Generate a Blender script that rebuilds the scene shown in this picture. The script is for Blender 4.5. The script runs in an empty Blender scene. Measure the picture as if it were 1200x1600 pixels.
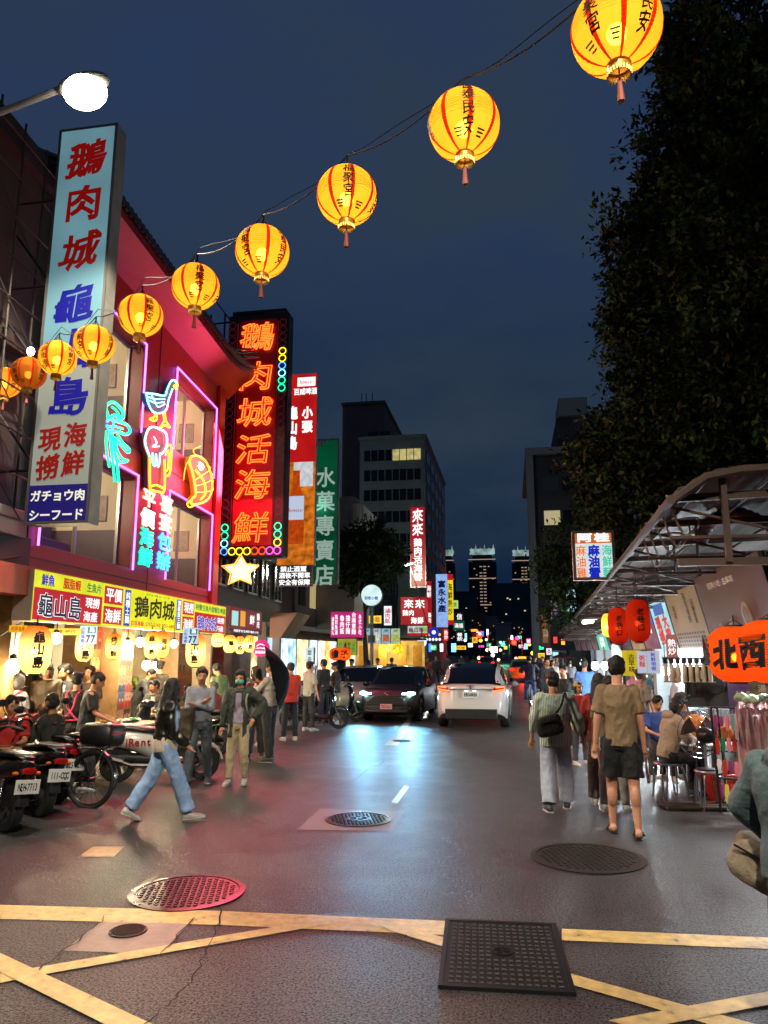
import bpy, bmesh, math, random
import numpy as np
from mathutils import Vector, Matrix, Euler
random.seed(7); RNG = np.random.default_rng(7)
sc = bpy.context.scene
COL = sc.collection
rad = math.radians

# ------------------------------------------------------------------ camera
CAM_H = 1.92; PITCH = rad(10.69); YAW = rad(9.66); FPX = 1155.6
cd = bpy.data.cameras.new('street_camera'); cam = bpy.data.objects.new('street_camera', cd); COL.objects.link(cam)
cam.location = (0, 0, CAM_H); cam.rotation_euler = (math.pi/2 + PITCH, 0, YAW)
cd.sensor_fit = 'VERTICAL'; cd.sensor_height = 36.0; cd.lens = 26.0; cd.clip_end = 3000; cd.clip_start = 0.05
sc.camera = cam
# ------------------------------------------------------------------ world: night sky with faint cloud
W = bpy.data.worlds.new('World'); sc.world = W; W.use_nodes = True
wn = W.node_tree; wn.nodes.clear()
def _n(t, **k):
    n = wn.nodes.new(t)
    for a, b in k.items(): setattr(n, a, b)
    return n
_tc = _n('ShaderNodeTexCoord'); _sep = _n('ShaderNodeSeparateXYZ'); wn.links.new(_tc.outputs['Generated'], _sep.inputs[0])
_rp = _n('ShaderNodeValToRGB'); wn.links.new(_sep.outputs['Z'], _rp.inputs[0])
el = _rp.color_ramp.elements
el[0].position = 0.0; el[0].color = (0.0035, 0.012, 0.030, 1)
el[1].position = 1.0; el[1].color = (0.021, 0.042, 0.105, 1)
for p_, c_ in ((0.12, (0.0050, 0.0185, 0.048, 1)), (0.35, (0.0115, 0.027, 0.062, 1)), (0.55, (0.019, 0.040, 0.100, 1))):
    e_ = el.new(p_); e_.color = c_
_mp = _n('ShaderNodeMapping'); _mp.inputs['Scale'].default_value = (1.3, 1.3, 3.0); wn.links.new(_tc.outputs['Generated'], _mp.inputs[0])
_nz = _n('ShaderNodeTexNoise'); _nz.inputs['Scale'].default_value = 1.7; _nz.inputs['Detail'].default_value = 5; _nz.inputs['Roughness'].default_value = .55; wn.links.new(_mp.outputs[0], _nz.inputs['Vector'])
_cr = _n('ShaderNodeValToRGB'); wn.links.new(_nz.outputs['Fac'], _cr.inputs[0]); _cr.color_ramp.elements[0].position = .40; _cr.color_ramp.elements[1].position = .68
_mx = _n('ShaderNodeMix', data_type='RGBA'); _mx.inputs[7].default_value = (0.027, 0.043, 0.068, 1)
wn.links.new(_cr.outputs['Color'], _mx.inputs[0]); wn.links.new(_rp.outputs['Color'], _mx.inputs[6])
_bg = _n('ShaderNodeBackground'); _bg.inputs['Strength'].default_value = 1.0; wn.links.new(_mx.outputs[2], _bg.inputs[0])
_wo = _n('ShaderNodeOutputWorld'); wn.links.new(_bg.outputs[0], _wo.inputs[0])
# ------------------------------------------------------------------ exposure / render
vs = sc.view_settings; vs.view_transform = 'Standard'; vs.look = 'None'; vs.exposure = 0.0; vs.gamma = 1.0; vs.use_curve_mapping = False
cy = sc.cycles; cy.use_denoising = True
try: cy.denoiser = 'OPENIMAGEDENOISE'
except Exception: pass
cy.max_bounces = 5; cy.diffuse_bounces = 2; cy.glossy_bounces = 3; cy.transmission_bounces = 4; cy.transparent_max_bounces = 8
cy.caustics_reflective = False; cy.caustics_refractive = False; cy.sample_clamp_indirect = 4.0; cy.use_light_tree = True
cy.use_adaptive_sampling = True; cy.adaptive_threshold = 0.02; cy.blur_glossy = 0.5

# ------------------------------------------------------------------ pixel rays of the photograph (1200 x 1600) for measuring places
_F = np.array([-math.sin(YAW)*math.cos(PITCH), math.cos(YAW)*math.cos(PITCH), math.sin(PITCH)])
_R = np.array([math.cos(YAW), math.sin(YAW), 0.]); _U = np.cross(_R, _F); _C = np.array([0, 0, CAM_H])
def ray(x, y): return _R*(x-600)/FPX - _U*(y-800)/FPX + _F
def G(x, y, z=0.0):
    d = ray(x, y); return _C + d*((z-CAM_H)/d[2])
def at(x, y, Y):
    d = ray(x, y); return _C + d*(Y/d[1])
def deep(x, y, D): return _C + ray(x, y)*D
KL = -0.0838566855            # the left frontage runs away at this slope, the right one at KR
KR = 0.022
def onl(x, y, X0, k=KL):
    d = ray(x, y); return at(x, y, X0/(d[0]/d[1]-k))

# ------------------------------------------------------------------ objects
def thing(name, label, cat, loc=(0, 0, 0), rz=0.0, group=None, rot=None):
    o = bpy.data.objects.new(name, None); COL.objects.link(o)
    o.location = loc; o.rotation_euler = rot if rot is not None else (0, 0, rz); o.empty_display_size = .2
    return tag(o, label, cat, group)
def tag(o, label, cat, group=None):
    o['label'] = label; o['category'] = cat
    if group: o['group'] = group
    return o
def structure(o):
    o['kind'] = 'structure'; return o
def copy_tree(o, parent=None):
    c = o.copy(); COL.objects.link(c)
    if parent: c.parent = parent
    for ch in list(o.children): copy_tree(ch, c)
    return c
def link(name, me, parent=None):
    o = bpy.data.objects.new(name, me); COL.objects.link(o)
    if parent is not None: o.parent = parent
    return o
def lamp(name, kind, loc, energy, color, parent=None, size=.1, rot=None, spot=None, blend=.6):
    l = bpy.data.lights.new(name, kind); l.energy = energy; l.color = color
    if kind == 'AREA': l.size = size
    else: l.shadow_soft_size = size
    if spot: l.spot_size = rad(spot); l.spot_blend = blend
    o = bpy.data.objects.new(name, l); COL.objects.link(o); o.location = loc
    if rot: o.rotation_euler = rot
    if parent is not None: o.parent = parent
    return o

# ------------------------------------------------------------------ materials
def lin(h):
    if not isinstance(h, str): return tuple(h[:3])
    h = h.lstrip('#'); c = [int(h[i:i+2], 16)/255 for i in (0, 2, 4)]
    return tuple(x/12.92 if x <= .04045 else ((x+.055)/1.055)**2.4 for x in c)
_M = {}
def mat(name, col, rough=.6, metal=0., noise=None, bump=None, spec=.5, coat=0., trans=0., sheen=0., alpha=None, ior=None):
    """a Principled surface; noise=(scale, amount) varies the colour, bump=(scale, strength) the relief"""
    key = ('p', name, str(col), rough, metal, noise, bump, spec, coat, trans, alpha)
    if key in _M: return _M[key]
    m = bpy.data.materials.new(name); m.use_nodes = True; nt = m.node_tree; b = nt.nodes['Principled BSDF']
    c = lin(col); b.inputs['Base Color'].default_value = (*c, 1); b.inputs['Roughness'].default_value = rough
    b.inputs['Metallic'].default_value = metal; b.inputs['Specular IOR Level'].default_value = spec
    if coat: b.inputs['Coat Weight'].default_value = coat; b.inputs['Coat Roughness'].default_value = .08
    if trans: b.inputs['Transmission Weight'].default_value = trans
    if sheen: b.inputs['Sheen Weight'].default_value = sheen
    if alpha is not None: b.inputs['Alpha'].default_value = alpha
    if ior: b.inputs['IOR'].default_value = ior
    if noise or bump:
        tc = nt.nodes.new('ShaderNodeTexCoord')
    if noise:
        n = nt.nodes.new('ShaderNodeTexNoise'); n.inputs['Scale'].default_value = noise[0]; n.inputs['Detail'].default_value = 5; n.inputs['Roughness'].default_value = .65
        nt.links.new(tc.outputs['Object'], n.inputs['Vector'])
        r = nt.nodes.new('ShaderNodeValToRGB'); a = noise[1]
        r.color_ramp.elements[0].position = .3; r.color_ramp.elements[1].position = .7
        r.color_ramp.elements[0].color = (*[x*(1-a) for x in c], 1); r.color_ramp.elements[1].color = (*[min(1, x*(1+a*.7)+a*.01) for x in c], 1)
        nt.links.new(n.outputs['Fac'], r.inputs[0]); nt.links.new(r.outputs[0], b.inputs['Base Color'])
        mr = nt.nodes.new('ShaderNodeMapRange'); mr.inputs[3].default_value = max(.03, rough-.12); mr.inputs[4].default_value = min(1, rough+.12)
        nt.links.new(n.outputs['Fac'], mr.inputs[0]); nt.links.new(mr.outputs[0], b.inputs['Roughness'])
    if bump:
        n2 = nt.nodes.new('ShaderNodeTexNoise'); n2.inputs['Scale'].default_value = bump[0]; n2.inputs['Detail'].default_value = 4
        nt.links.new(tc.outputs['Object'], n2.inputs['Vector'])
        bm_ = nt.nodes.new('ShaderNodeBump'); bm_.inputs['Strength'].default_value = bump[1]; bm_.inputs['Distance'].default_value = .02
        nt.links.new(n2.outputs['Fac'], bm_.inputs['Height']); nt.links.new(bm_.outputs[0], b.inputs['Normal'])
    _M[key] = m; return m
def glow(name, col, s=1.0, vary=0., scale=3.):
    """a surface that gives off light (tubes, lit sign faces, lit screens); vary = unevenness of the tubes behind it"""
    key = ('e', name, str(col), s, vary)
    if key in _M: return _M[key]
    m = bpy.data.materials.new(name); m.use_nodes = True; nt = m.node_tree; b = nt.nodes['Principled BSDF']
    c = lin(col); b.inputs['Base Color'].default_value = (*[x*.15 for x in c], 1); b.inputs['Roughness'].default_value = .5; b.inputs['Specular IOR Level'].default_value = .25
    b.inputs['Emission Color'].default_value = (*c, 1); b.inputs['Emission Strength'].default_value = s
    if vary:
        tc = nt.nodes.new('ShaderNodeTexCoord'); n = nt.nodes.new('ShaderNodeTexNoise'); n.inputs['Scale'].default_value = scale; n.inputs['Detail'].default_value = 1
        nt.links.new(tc.outputs['Object'], n.inputs['Vector'])
        mr = nt.nodes.new('ShaderNodeMapRange'); mr.inputs[1].default_value = .3; mr.inputs[2].default_value = .7; mr.inputs[3].default_value = s*(1-vary); mr.inputs[4].default_value = s*(1+vary)
        nt.links.new(n.outputs['Fac'], mr.inputs[0]); nt.links.new(mr.outputs[0], b.inputs['Emission Strength'])
    _M[key] = m; return m

# ------------------------------------------------------------------ mesh builder
def frame_of(t):
    t = t/np.linalg.norm(t); a = np.array([0, 0, 1.]) if abs(t[2]) < .9 else np.array([1., 0, 0])
    x = np.cross(a, t); x /= np.linalg.norm(x); return x, np.cross(t, x)
class MB:
    def __init__(s): s.v = []; s.f = []; s.mi = []; s.m = 0
    def add(s, vs, fs):
        b = len(s.v); s.v.extend([tuple(map(float, p)) for p in vs])
        for q in fs: s.f.append([b+i for i in q]); s.mi.append(s.m)
        return s
    def quad(s, *p): return s.add(p, [list(range(len(p)))])
    def box(s, cx, cy, cz, sx, sy, sz, rz=0., R=None):
        vs = [(x*sx/2, y*sy/2, z*sz/2) for x in (-1, 1) for y in (-1, 1) for z in (-1, 1)]
        if rz:
            c_, s_ = math.cos(rz), math.sin(rz); vs = [(x*c_-y*s_, x*s_+y*c_, z) for x, y, z in vs]
        if R is not None: vs = [tuple(R @ Vector(p)) for p in vs]
        vs = [(x+cx, y+cy, z+cz) for x, y, z in vs]
        return s.add(vs, [(0, 1, 3, 2), (4, 6, 7, 5), (0, 4, 5, 1), (2, 3, 7, 6), (0, 2, 6, 4), (1, 5, 7, 3)])
    def b2(s, x0, x1, y0, y1, z0, z1): return s.box((x0+x1)/2, (y0+y1)/2, (z0+z1)/2, abs(x1-x0), abs(y1-y0), abs(z1-z0))
    def tube(s, pts, r, n=8, cap=True, closed=False):
        pts = [np.array(p, float) for p in pts]; N = len(pts); rs = r if hasattr(r, '__len__') else [r]*N
        x = None; vs = []
        for i, p in enumerate(pts):
            if closed: t = pts[(i+1) % N]-pts[i-1]
            else: t = pts[min(i+1, N-1)]-pts[max(i-1, 0)]
            nn = np.linalg.norm(t); t = t/nn if nn > 1e-9 else np.array([0, 0, 1.])
            if x is None: x, y = frame_of(t)
            else:
                x = x-t*(x@t); q = np.linalg.norm(x)
                x = x/q if q > 1e-6 else frame_of(t)[0]
                y = np.cross(t, x)
            for k in range(n):
                a = 2*math.pi*k/n; vs.append(p+(x*math.cos(a)+y*math.sin(a))*rs[i])
        fs = []
        for i in range(N if closed else N-1):
            j = (i+1) % N
            for k in range(n):
                k2 = (k+1) % n; fs.append((i*n+k, i*n+k2, j*n+k2, j*n+k))
        if cap and not closed:
            fs.append(tuple(range(n-1, -1, -1))); fs.append(tuple((N-1)*n+k for k in range(n)))
        return s.add(vs, fs)
    def loft(s, rings, cap=True, closed=True):
        n = len(rings[0]); vs = [p for r in rings for p in r]; fs = []
        for i in range(len(rings)-1):
            for k in range(n if closed else n-1):
                k2 = (k+1) % n; fs.append((i*n+k, i*n+k2, (i+1)*n+k2, (i+1)*n+k))
        if cap and closed: fs.append(tuple(range(n-1, -1, -1))); fs.append(tuple((len(rings)-1)*n+k for k in range(n)))
        return s.add(vs, fs)
    def lathe(s, prof, n=16, c=(0, 0, 0), axis='z', cap=True):
        rings = []
        for r, z in prof:
            ring = []
            for k in range(n):
                a = 2*math.pi*k/n; p = (r*math.cos(a), r*math.sin(a), z)
                if axis == 'x': p = (p[2], p[0], p[1])
                elif axis == 'y': p = (p[1], p[2], p[0])
                ring.append((p[0]+c[0], p[1]+c[1], p[2]+c[2]))
            rings.append(ring)
        return s.loft(rings, cap)
    def ell(s, c, r, nu=12, nv=8, R=None):
        r = r if hasattr(r, '__len__') else (r, r, r); rings = []
        for i in range(nv+1):
            ph = -math.pi/2+math.pi*i/nv; cr = max(math.cos(ph), 1e-3); ring = []
            for k in range(nu):
                a = 2*math.pi*k/nu; p = Vector((r[0]*cr*math.cos(a), r[1]*cr*math.sin(a), r[2]*math.sin(ph)))
                if R is not None: p = R @ p
                ring.append((p[0]+c[0], p[1]+c[1], p[2]+c[2]))
            rings.append(ring)
        return s.loft(rings)
    def cap2(s, a, b, ra, rb, n=10):
        """a tapered capsule"""
        a = np.array(a, float); b = np.array(b, float); t = b-a; L = np.linalg.norm(t); t = t/L if L > 1e-9 else np.array([0, 0, 1.])
        P = [a-t*ra*.98, a-t*ra*.7, a-t*ra*.3, a, b, b+t*rb*.3, b+t*rb*.7, b+t*rb*.98]
        return s.tube(P, [ra*.2, ra*.7, ra*.95, ra, rb, rb*.95, rb*.7, rb*.2], n)
    def prism(s, poly, y0, y1, plane='xz'):
        """outline poly (2-D) given thickness along the third axis"""
        n = len(poly)
        def P(p, t): return (p[0], t, p[1]) if plane == 'xz' else ((t, p[0], p[1]) if plane == 'yz' else (p[0], p[1], t))
        vs = [P(p, y0) for p in poly]+[P(p, y1) for p in poly]
        fs = [tuple(range(n-1, -1, -1)), tuple(range(n, 2*n))]+[(i, (i+1) % n, n+(i+1) % n, n+i) for i in range(n)]
        return s.add(vs, fs)
    def mesh(s, name, mats, smooth=35):
        me = bpy.data.meshes.new(name); me.from_pydata(s.v, [], s.f)
        for m in (mats if isinstance(mats, (list, tuple)) else [mats]): me.materials.append(m)
        if len(me.materials) > 1: me.polygons.foreach_set('material_index', s.mi)
        if smooth:
            me.polygons.foreach_set('use_smooth', [True]*len(s.f)); me.update()
            me.set_sharp_from_angle(angle=rad(smooth))
        me.update(); return me
    def build(s, name, mats, parent=None, smooth=35, bevel=0., fix=True):
        me = s.mesh(name, mats, smooth)
        if fix:
            bm = bmesh.new(); bm.from_mesh(me); bmesh.ops.recalc_face_normals(bm, faces=bm.faces); bm.to_mesh(me); bm.free()
        o = link(name, me, parent)
        if bevel:
            md = o.modifiers.new('edge', 'BEVEL'); md.width = bevel; md.segments = 2; md.limit_method = 'ANGLE'; md.angle_limit = rad(40)
        return o
def raw_mesh(name, V, Fq, mats, smooth=False):
    me = bpy.data.meshes.new(name); V = np.asarray(V, np.float32); Fq = np.asarray(Fq, np.int32)
    me.vertices.add(len(V)); me.vertices.foreach_set('co', V.ravel())
    k = Fq.shape[1]; me.loops.add(Fq.size); me.loops.foreach_set('vertex_index', Fq.ravel())
    me.polygons.add(len(Fq)); me.polygons.foreach_set('loop_start', np.arange(0, Fq.size, k, dtype=np.int32))
    me.polygons.foreach_set('use_smooth', np.full(len(Fq), smooth))
    for m in (mats if isinstance(mats, (list, tuple)) else [mats]): me.materials.append(m)
    me.update(calc_edges=True); return me

# ------------------------------------------------------------------ lettering
_GL = {}
def glyph(ch, bold=0.):
    key = (ch, bold)
    if key not in _GL:
        c = bpy.data.curves.new('t', 'FONT'); c.body = ch; c.size = 1; c.resolution_u = 2
        if bold: c.bevel_depth = bold; c.bevel_resolution = 0; c.extrude = .001
        o = bpy.data.objects.new('t', c); COL.objects.link(o)
        dg = bpy.context.evaluated_depsgraph_get(); dg.update()
        me = bpy.data.meshes.new_from_object(o.evaluated_get(dg))
        V = np.zeros((len(me.vertices), 3)); me.vertices.foreach_get('co', V.ravel()) if False else None
        V = np.array([v.co[:] for v in me.vertices]) if len(me.vertices) else np.zeros((0, 3)); F = [list(p.vertices) for p in me.polygons]
        bpy.data.objects.remove(o); bpy.data.curves.remove(c); bpy.data.meshes.remove(me)
        _GL[key] = (V, F)
    return _GL[key]
def advance(ch): return 1.0 if ord(ch) > 0x2000 else {'1': .6, 'i': .28, 'l': .28, '-': .4, ' ': .32, 't': .4, 'r': .42, '7': .6, 'M': .85, 'W': .9, 'm': .85, 'w': .8}.get(ch, .62)
def write(mb, text, cx, cz, ch_h, ch_w=None, vertical=False, bold=.02, y=-.006, slant=0., pitch=1.0, wob=0., wrap=None):
    """lays characters centred on (cx, cz) in the local XZ plane, facing -Y"""
    ch_w = ch_w or ch_h; n = len(text); rn = random.Random(hash(text) % 999 if False else sum(map(ord, text)))
    if vertical: pos = [(cx, cz+(n-1)/2*ch_h*pitch-i*ch_h*pitch, .5) for i in range(n)]
    else:
        ad = [advance(c) for c in text]; tot = sum(ad)*pitch; x = -tot/2; pos = []
        for a in ad: pos.append((cx+(x+a*pitch/2)*ch_w, cz, a/2)); x += a*pitch
    for c, (px, pz, half) in zip(text, pos):
        if c == ' ': continue
        V, F = glyph(c, bold)
        if not len(V): continue
        X = (V[:, 0]-half); Z = V[:, 1]-.38 if ord(c) > 0x2000 else V[:, 1]-.35
        if wob:
            a, b, c2, d = [rn.uniform(0, 6) for _ in range(4)]
            X = X+wob*np.sin(Z*5+a)+wob*.6*np.sin(X*9+b); Z = Z+wob*np.sin(X*5.5+c2)+.10*X*(wob > 0)+wob*.5*np.sin(Z*11+d)
        X = px+(X+slant*Z)*ch_w; Z = pz+Z*ch_h
        Yv = y-np.clip((V[:, 2]+bold)/(2*bold+.002) if bold else 0*X, 0, 1)*.003
        P = np.stack([X, Yv+0*X, Z], 1)
        if wrap is not None: P = wrap(P)
        mb.add(P, F)
_OL = {}
def outline(ch):
    """closed outline strokes of a character as polylines (for bent neon tubes)"""
    if ch not in _OL:
        V, F = glyph(ch, 0.); E = {}
        for f in F:
            for i in range(len(f)):
                a, b = f[i], f[(i+1) % len(f)]
                ka, kb = tuple(np.round(V[a][:2], 4)), tuple(np.round(V[b][:2], 4))
                k = (min(ka, kb), max(ka, kb)); E[k] = E.get(k, 0)+1
        adj = {}
        for (a, b), n in E.items():
            if n == 1 and a != b: adj.setdefault(a, []).append(b); adj.setdefault(b, []).append(a)
        seen = set(); loops = []
        for st in adj:
            if st in seen: continue
            lp = [st]; seen.add(st); cur = st
            while True:
                nx = [q for q in adj[cur] if q not in seen]
                if not nx: break
                cur = nx[0]; seen.add(cur); lp.append(cur)
            if len(lp) > 3: loops.append(lp)
        _OL[ch] = loops
    return _OL[ch]
def neon_char(mb, ch, cx, cz, w, h, r, y=-.05, slant=0., n=5):
    for lp in outline(ch):
        P = []
        for x, z in lp:
            X = x-.5; Z = z-.38; q = (cx+(X+slant*Z)*w, y, cz+Z*h)
            if not P or math.dist(P[-1], q) > r*1.2: P.append(q)
        if len(P) > 3: mb.tube(P, r, n, closed=True)

# ------------------------------------------------------------------ remeshed soft shapes (figures, cloth, hair)
def noise3(P, scale, seed=0, n=14):
    r = np.random.default_rng(seed); o = np.zeros(len(P))
    for i in range(n):
        k = r.normal(size=3); k = k/np.linalg.norm(k)*scale*(.35+1.2*r.random()); o += np.sin(P@k*6.283+r.random()*6.283)
    return o*(2/n)**.5*.8
def fuse(mb, voxel, smooth=4, wr=0., wscale=6., seed=0, tf=.5):
    me = mb.mesh('tmp', [], 0); bm = bmesh.new(); bm.from_mesh(me); bmesh.ops.recalc_face_normals(bm, faces=bm.faces); bm.to_mesh(me); bm.free()
    o = bpy.data.objects.new('tmp', me); COL.objects.link(o)
    r = o.modifiers.new('r', 'REMESH'); r.mode = 'VOXEL'; r.voxel_size = voxel; r.adaptivity = 0
    if smooth:
        q = o.modifiers.new('s', 'SMOOTH'); q.factor = tf; q.iterations = smooth
    dg = bpy.context.evaluated_depsgraph_get(); dg.update()
    out = bpy.data.meshes.new_from_object(o.evaluated_get(dg))
    bpy.data.objects.remove(o); bpy.data.meshes.remove(me)
    out.materials.clear()
    if wr and len(out.vertices):
        n = len(out.vertices); P = np.zeros(n*3, np.float32); out.vertices.foreach_get('co', P); P = P.reshape(-1, 3)
        N = np.zeros(n*3, np.float32); out.vertex_normals.foreach_get('vector', N); N = N.reshape(-1, 3)
        d = .6*noise3(P*np.array([1, 1, .6]), wscale*.75, seed)+.8*(.5-1.2*np.abs(noise3(P*np.array([1, 1, .8]), wscale*1.0, seed+5)))
        P = P+N*(d*wr)[:, None]; out.vertices.foreach_set('co', P.astype(np.float32).ravel())
    out.polygons.foreach_set('use_smooth', [True]*len(out.polygons)); out.update()
    return out
def paint(me, fn, name='Col'):
    """a colour per vertex that belongs to the thing itself (lips, brows, soles)"""
    n = len(me.vertices); P = np.zeros(n*3, np.float32); me.vertices.foreach_get('co', P); P = P.reshape(-1, 3)
    c = np.concatenate([fn(P), np.ones((n, 1))], 1).astype(np.float32)
    a = me.color_attributes.new(name, 'FLOAT_COLOR', 'POINT'); a.data.foreach_set('color', c.ravel())
def vcol_mat(name, rough=.5, bump=None, sss=0.):
    key = ('v', name)
    if key in _M: return _M[key]
    m = bpy.data.materials.new(name); m.use_nodes = True; nt = m.node_tree; b = nt.nodes['Principled BSDF']; b.inputs['Roughness'].default_value = rough
    a = nt.nodes.new('ShaderNodeVertexColor'); a.layer_name = 'Col'; nt.links.new(a.outputs[0], b.inputs['Base Color'])
    _M[key] = m; return m
# =================================================================== ROAD
def asphalt():
    m = bpy.data.materials.new('wet_asphalt'); m.use_nodes = True; nt = m.node_tree; b = nt.nodes['Principled BSDF']; L = nt.links.new
    tc = nt.nodes.new('ShaderNodeTexCoord')
    def nz(scale, det=4, rough=.6):
        n = nt.nodes.new('ShaderNodeTexNoise'); n.inputs['Scale'].default_value = scale; n.inputs['Detail'].default_value = det; n.inputs['Roughness'].default_value = rough
        L(tc.outputs['Object'], n.inputs['Vector']); return n
    big, mid, fine = nz(.35, 3), nz(2.2, 3), nz(62, 3, .8)
    r = nt.nodes.new('ShaderNodeValToRGB'); r.color_ramp.elements[0].position = .40; r.color_ramp.elements[1].position = .62
    r.color_ramp.elements[0].color = (.004, .004, .0045, 1); r.color_ramp.elements[1].color = (.062, .060, .06, 1)
    mix = nt.nodes.new('ShaderNodeMath'); mix.operation = 'MULTIPLY_ADD'; mix.inputs[1].default_value = .22; L(mid.outputs['Fac'], mix.inputs[0])
    m2 = nt.nodes.new('ShaderNodeMath'); m2.operation = 'MULTIPLY'; m2.inputs[1].default_value = .78; L(fine.outputs['Fac'], m2.inputs[0]); L(m2.outputs[0], mix.inputs[2])
    L(mix.outputs[0], r.inputs[0]); L(r.outputs[0], b.inputs['Base Color'])
    rr = nt.nodes.new('ShaderNodeMapRange'); rr.inputs[1].default_value = .40; rr.inputs[2].default_value = .60; rr.inputs[3].default_value = .28; rr.inputs[4].default_value = .50
    m3 = nt.nodes.new('ShaderNodeMath'); m3.operation = 'MULTIPLY_ADD'; m3.inputs[1].default_value = .25; L(big.outputs['Fac'], m3.inputs[0])
    m4 = nt.nodes.new('ShaderNodeMath'); m4.operation = 'MULTIPLY_ADD'; m4.inputs[1].default_value = .30; L(mid.outputs['Fac'], m4.inputs[0]); m5 = nt.nodes.new('ShaderNodeMath'); m5.operation = 'MULTIPLY'; m5.inputs[1].default_value = .45; L(fine.outputs['Fac'], m5.inputs[0]); L(m5.outputs[0], m4.inputs[2]); L(m4.outputs[0], m3.inputs[2])
    L(m3.outputs[0], rr.inputs[0]); L(rr.outputs[0], b.inputs['Roughness']); sm = nt.nodes.new('ShaderNodeMapRange'); sm.inputs[1].default_value = .42; sm.inputs[2].default_value = .60; sm.inputs[3].default_value = .03; sm.inputs[4].default_value = 1.0; L(fine.outputs['Fac'], sm.inputs[0]); L(sm.outputs[0], b.inputs['Specular IOR Level'])
    bp = nt.nodes.new('ShaderNodeBump'); bp.inputs['Strength'].default_value = 1.0; bp.inputs['Distance'].default_value = .011; L(fine.outputs['Fac'], bp.inputs['Height'])
    b2 = nt.nodes.new('ShaderNodeBump'); b2.inputs['Strength'].default_value = .30; b2.inputs['Distance'].default_value = .03; L(nz(14, 5).outputs['Fac'], b2.inputs['Height']); L(bp.outputs[0], b2.inputs['Normal'])
    L(b2.outputs[0], b.inputs['Normal']); return m
ASPHALT = asphalt()
mb = MB(); mb.quad((-600, -60, 0), (600, -60, 0), (600, 1800, 0), (-600, 1800, 0)); structure(mb.build('road', ASPHALT))
YEL = mat('road_paint_yellow', '#c8ac6a', .42, noise=(11, .45), bump=(150, .35))
_nt = YEL.node_tree; _r = [n for n in _nt.nodes if n.type == 'VALTORGB'][0]; _r.color_ramp.elements[0].position = .31; _r.color_ramp.elements[0].color = (.05, .042, .03, 1); _e = _r.color_ramp.elements.new(.38); _e.color = (.44, .31, .12, 1); [n for n in _nt.nodes if n.type == 'TEX_NOISE'][0].inputs['Detail'].default_value = 9
WHT = mat('road_paint_white', '#8d9391', .35, noise=(9, .3))
def flat(name, px, z, m, kind='structure'):
    mb = MB(); P = [G(x, y) for x, y in px]
    mb.quad(*[(p[0], p[1], z) for p in P]); o = mb.build(name, m, smooth=0)
    o['kind'] = kind; return o
flat('road_marking', [(-60, 1413), (340, 1424), (702, 1440), (702, 1462), (340, 1446), (-60, 1435)], .004, YEL)
flat('road_marking', [(878, 1452), (1205, 1466), (1205, 1484), (878, 1470)], .004, YEL)
flat('road_marking', [(-40, 1530), (60, 1513), (510, 1436), (545, 1440), (60, 1526), (-40, 1546)], .008, YEL)
flat('road_marking', [(-60, 1465), (0, 1492), (240, 1605), (165, 1605), (0, 1522), (-60, 1495)], .012, YEL)
flat('road_marking', [(560, 1441), (640, 1453), (700, 1468), (690, 1480), (630, 1462)], .008, YEL)
flat('road_marking', [(880, 1520), (1030, 1562), (1190, 1605), (1115, 1605), (990, 1568), (880, 1537)], .008, YEL)
flat('road_marking', [(950, 1598), (1210, 1551), (1210, 1572), (1000, 1612)], .012, YEL)
flat('road_marking', [(632, 1228), (639, 1230), (621, 1256), (611, 1254)], .004, WHT)
flat('road_marking', [(600, 1165), (640, 1120), (646, 1120), (622, 1165)], .004, WHT)
CONC = mat('patched_concrete', '#8f7d72', .5, noise=(6, .35), bump=(60, .4))
flat('road_patch', [(172, 1428), (303, 1436), (250, 1492), (100, 1486)], .003, CONC)
flat('road_patch', [(500, 1264), (632, 1268), (612, 1299), (464, 1297)], .004, mat('patch_asphalt', '#5a5654', .45, noise=(8, .3), bump=(90, .5)))
flat('road_patch', [(145, 1323), (195, 1323), (178, 1339), (123, 1339)], .004, YEL)
CRACK = mat('crack_dark', '#080707', .8)
def crack(px, w, seed):
    r = random.Random(seed); P = []
    for (a, b), (c, d) in zip(px[:-1], px[1:]):
        n = max(3, int(math.dist((a, b), (c, d))/9))
        for i in range(n): t = i/n; P.append((a+(c-a)*t+r.uniform(-4, 4), b+(d-b)*t+r.uniform(-2, 2)))
    P.append(px[-1]); mb = MB(); pts = [G(*p) for p in P]; L_, R_ = [], []
    for i, p in enumerate(pts):
        t = pts[min(i+1, len(pts)-1)]-pts[max(i-1, 0)]; nrm = np.array([-t[1], t[0]]); nrm = nrm/(np.linalg.norm(nrm)+1e-9); ww = w*r.uniform(.3, 1)
        L_.append((p[0]+nrm[0]*ww, p[1]+nrm[1]*ww, .016)); R_.append((p[0]-nrm[0]*ww, p[1]-nrm[1]*ww, .016))
    for i in range(len(pts)-1): mb.quad(L_[i], L_[i+1], R_[i+1], R_[i])
    structure(mb.build('road_crack', CRACK, smooth=0))
crack([(345, 1418), (342, 1445), (300, 1540), (225, 1605)], .007, 1)
crack([(172, 1430), (100, 1490), (60, 1520)], .006, 2)
crack([(305, 1437), (250, 1494)], .006, 3)
crack([(520, 1235), (560, 1215), (600, 1190)], .006, 4)
crack([(590, 1448), (640, 1470), (700, 1500)], .005, 5)
IRON = mat('cast_iron', '#343133', .3, metal=.9, noise=(20, .3))
IRON2 = mat('old_cast_iron', '#332e2a', .55, metal=.5, noise=(20, .3))
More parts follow.
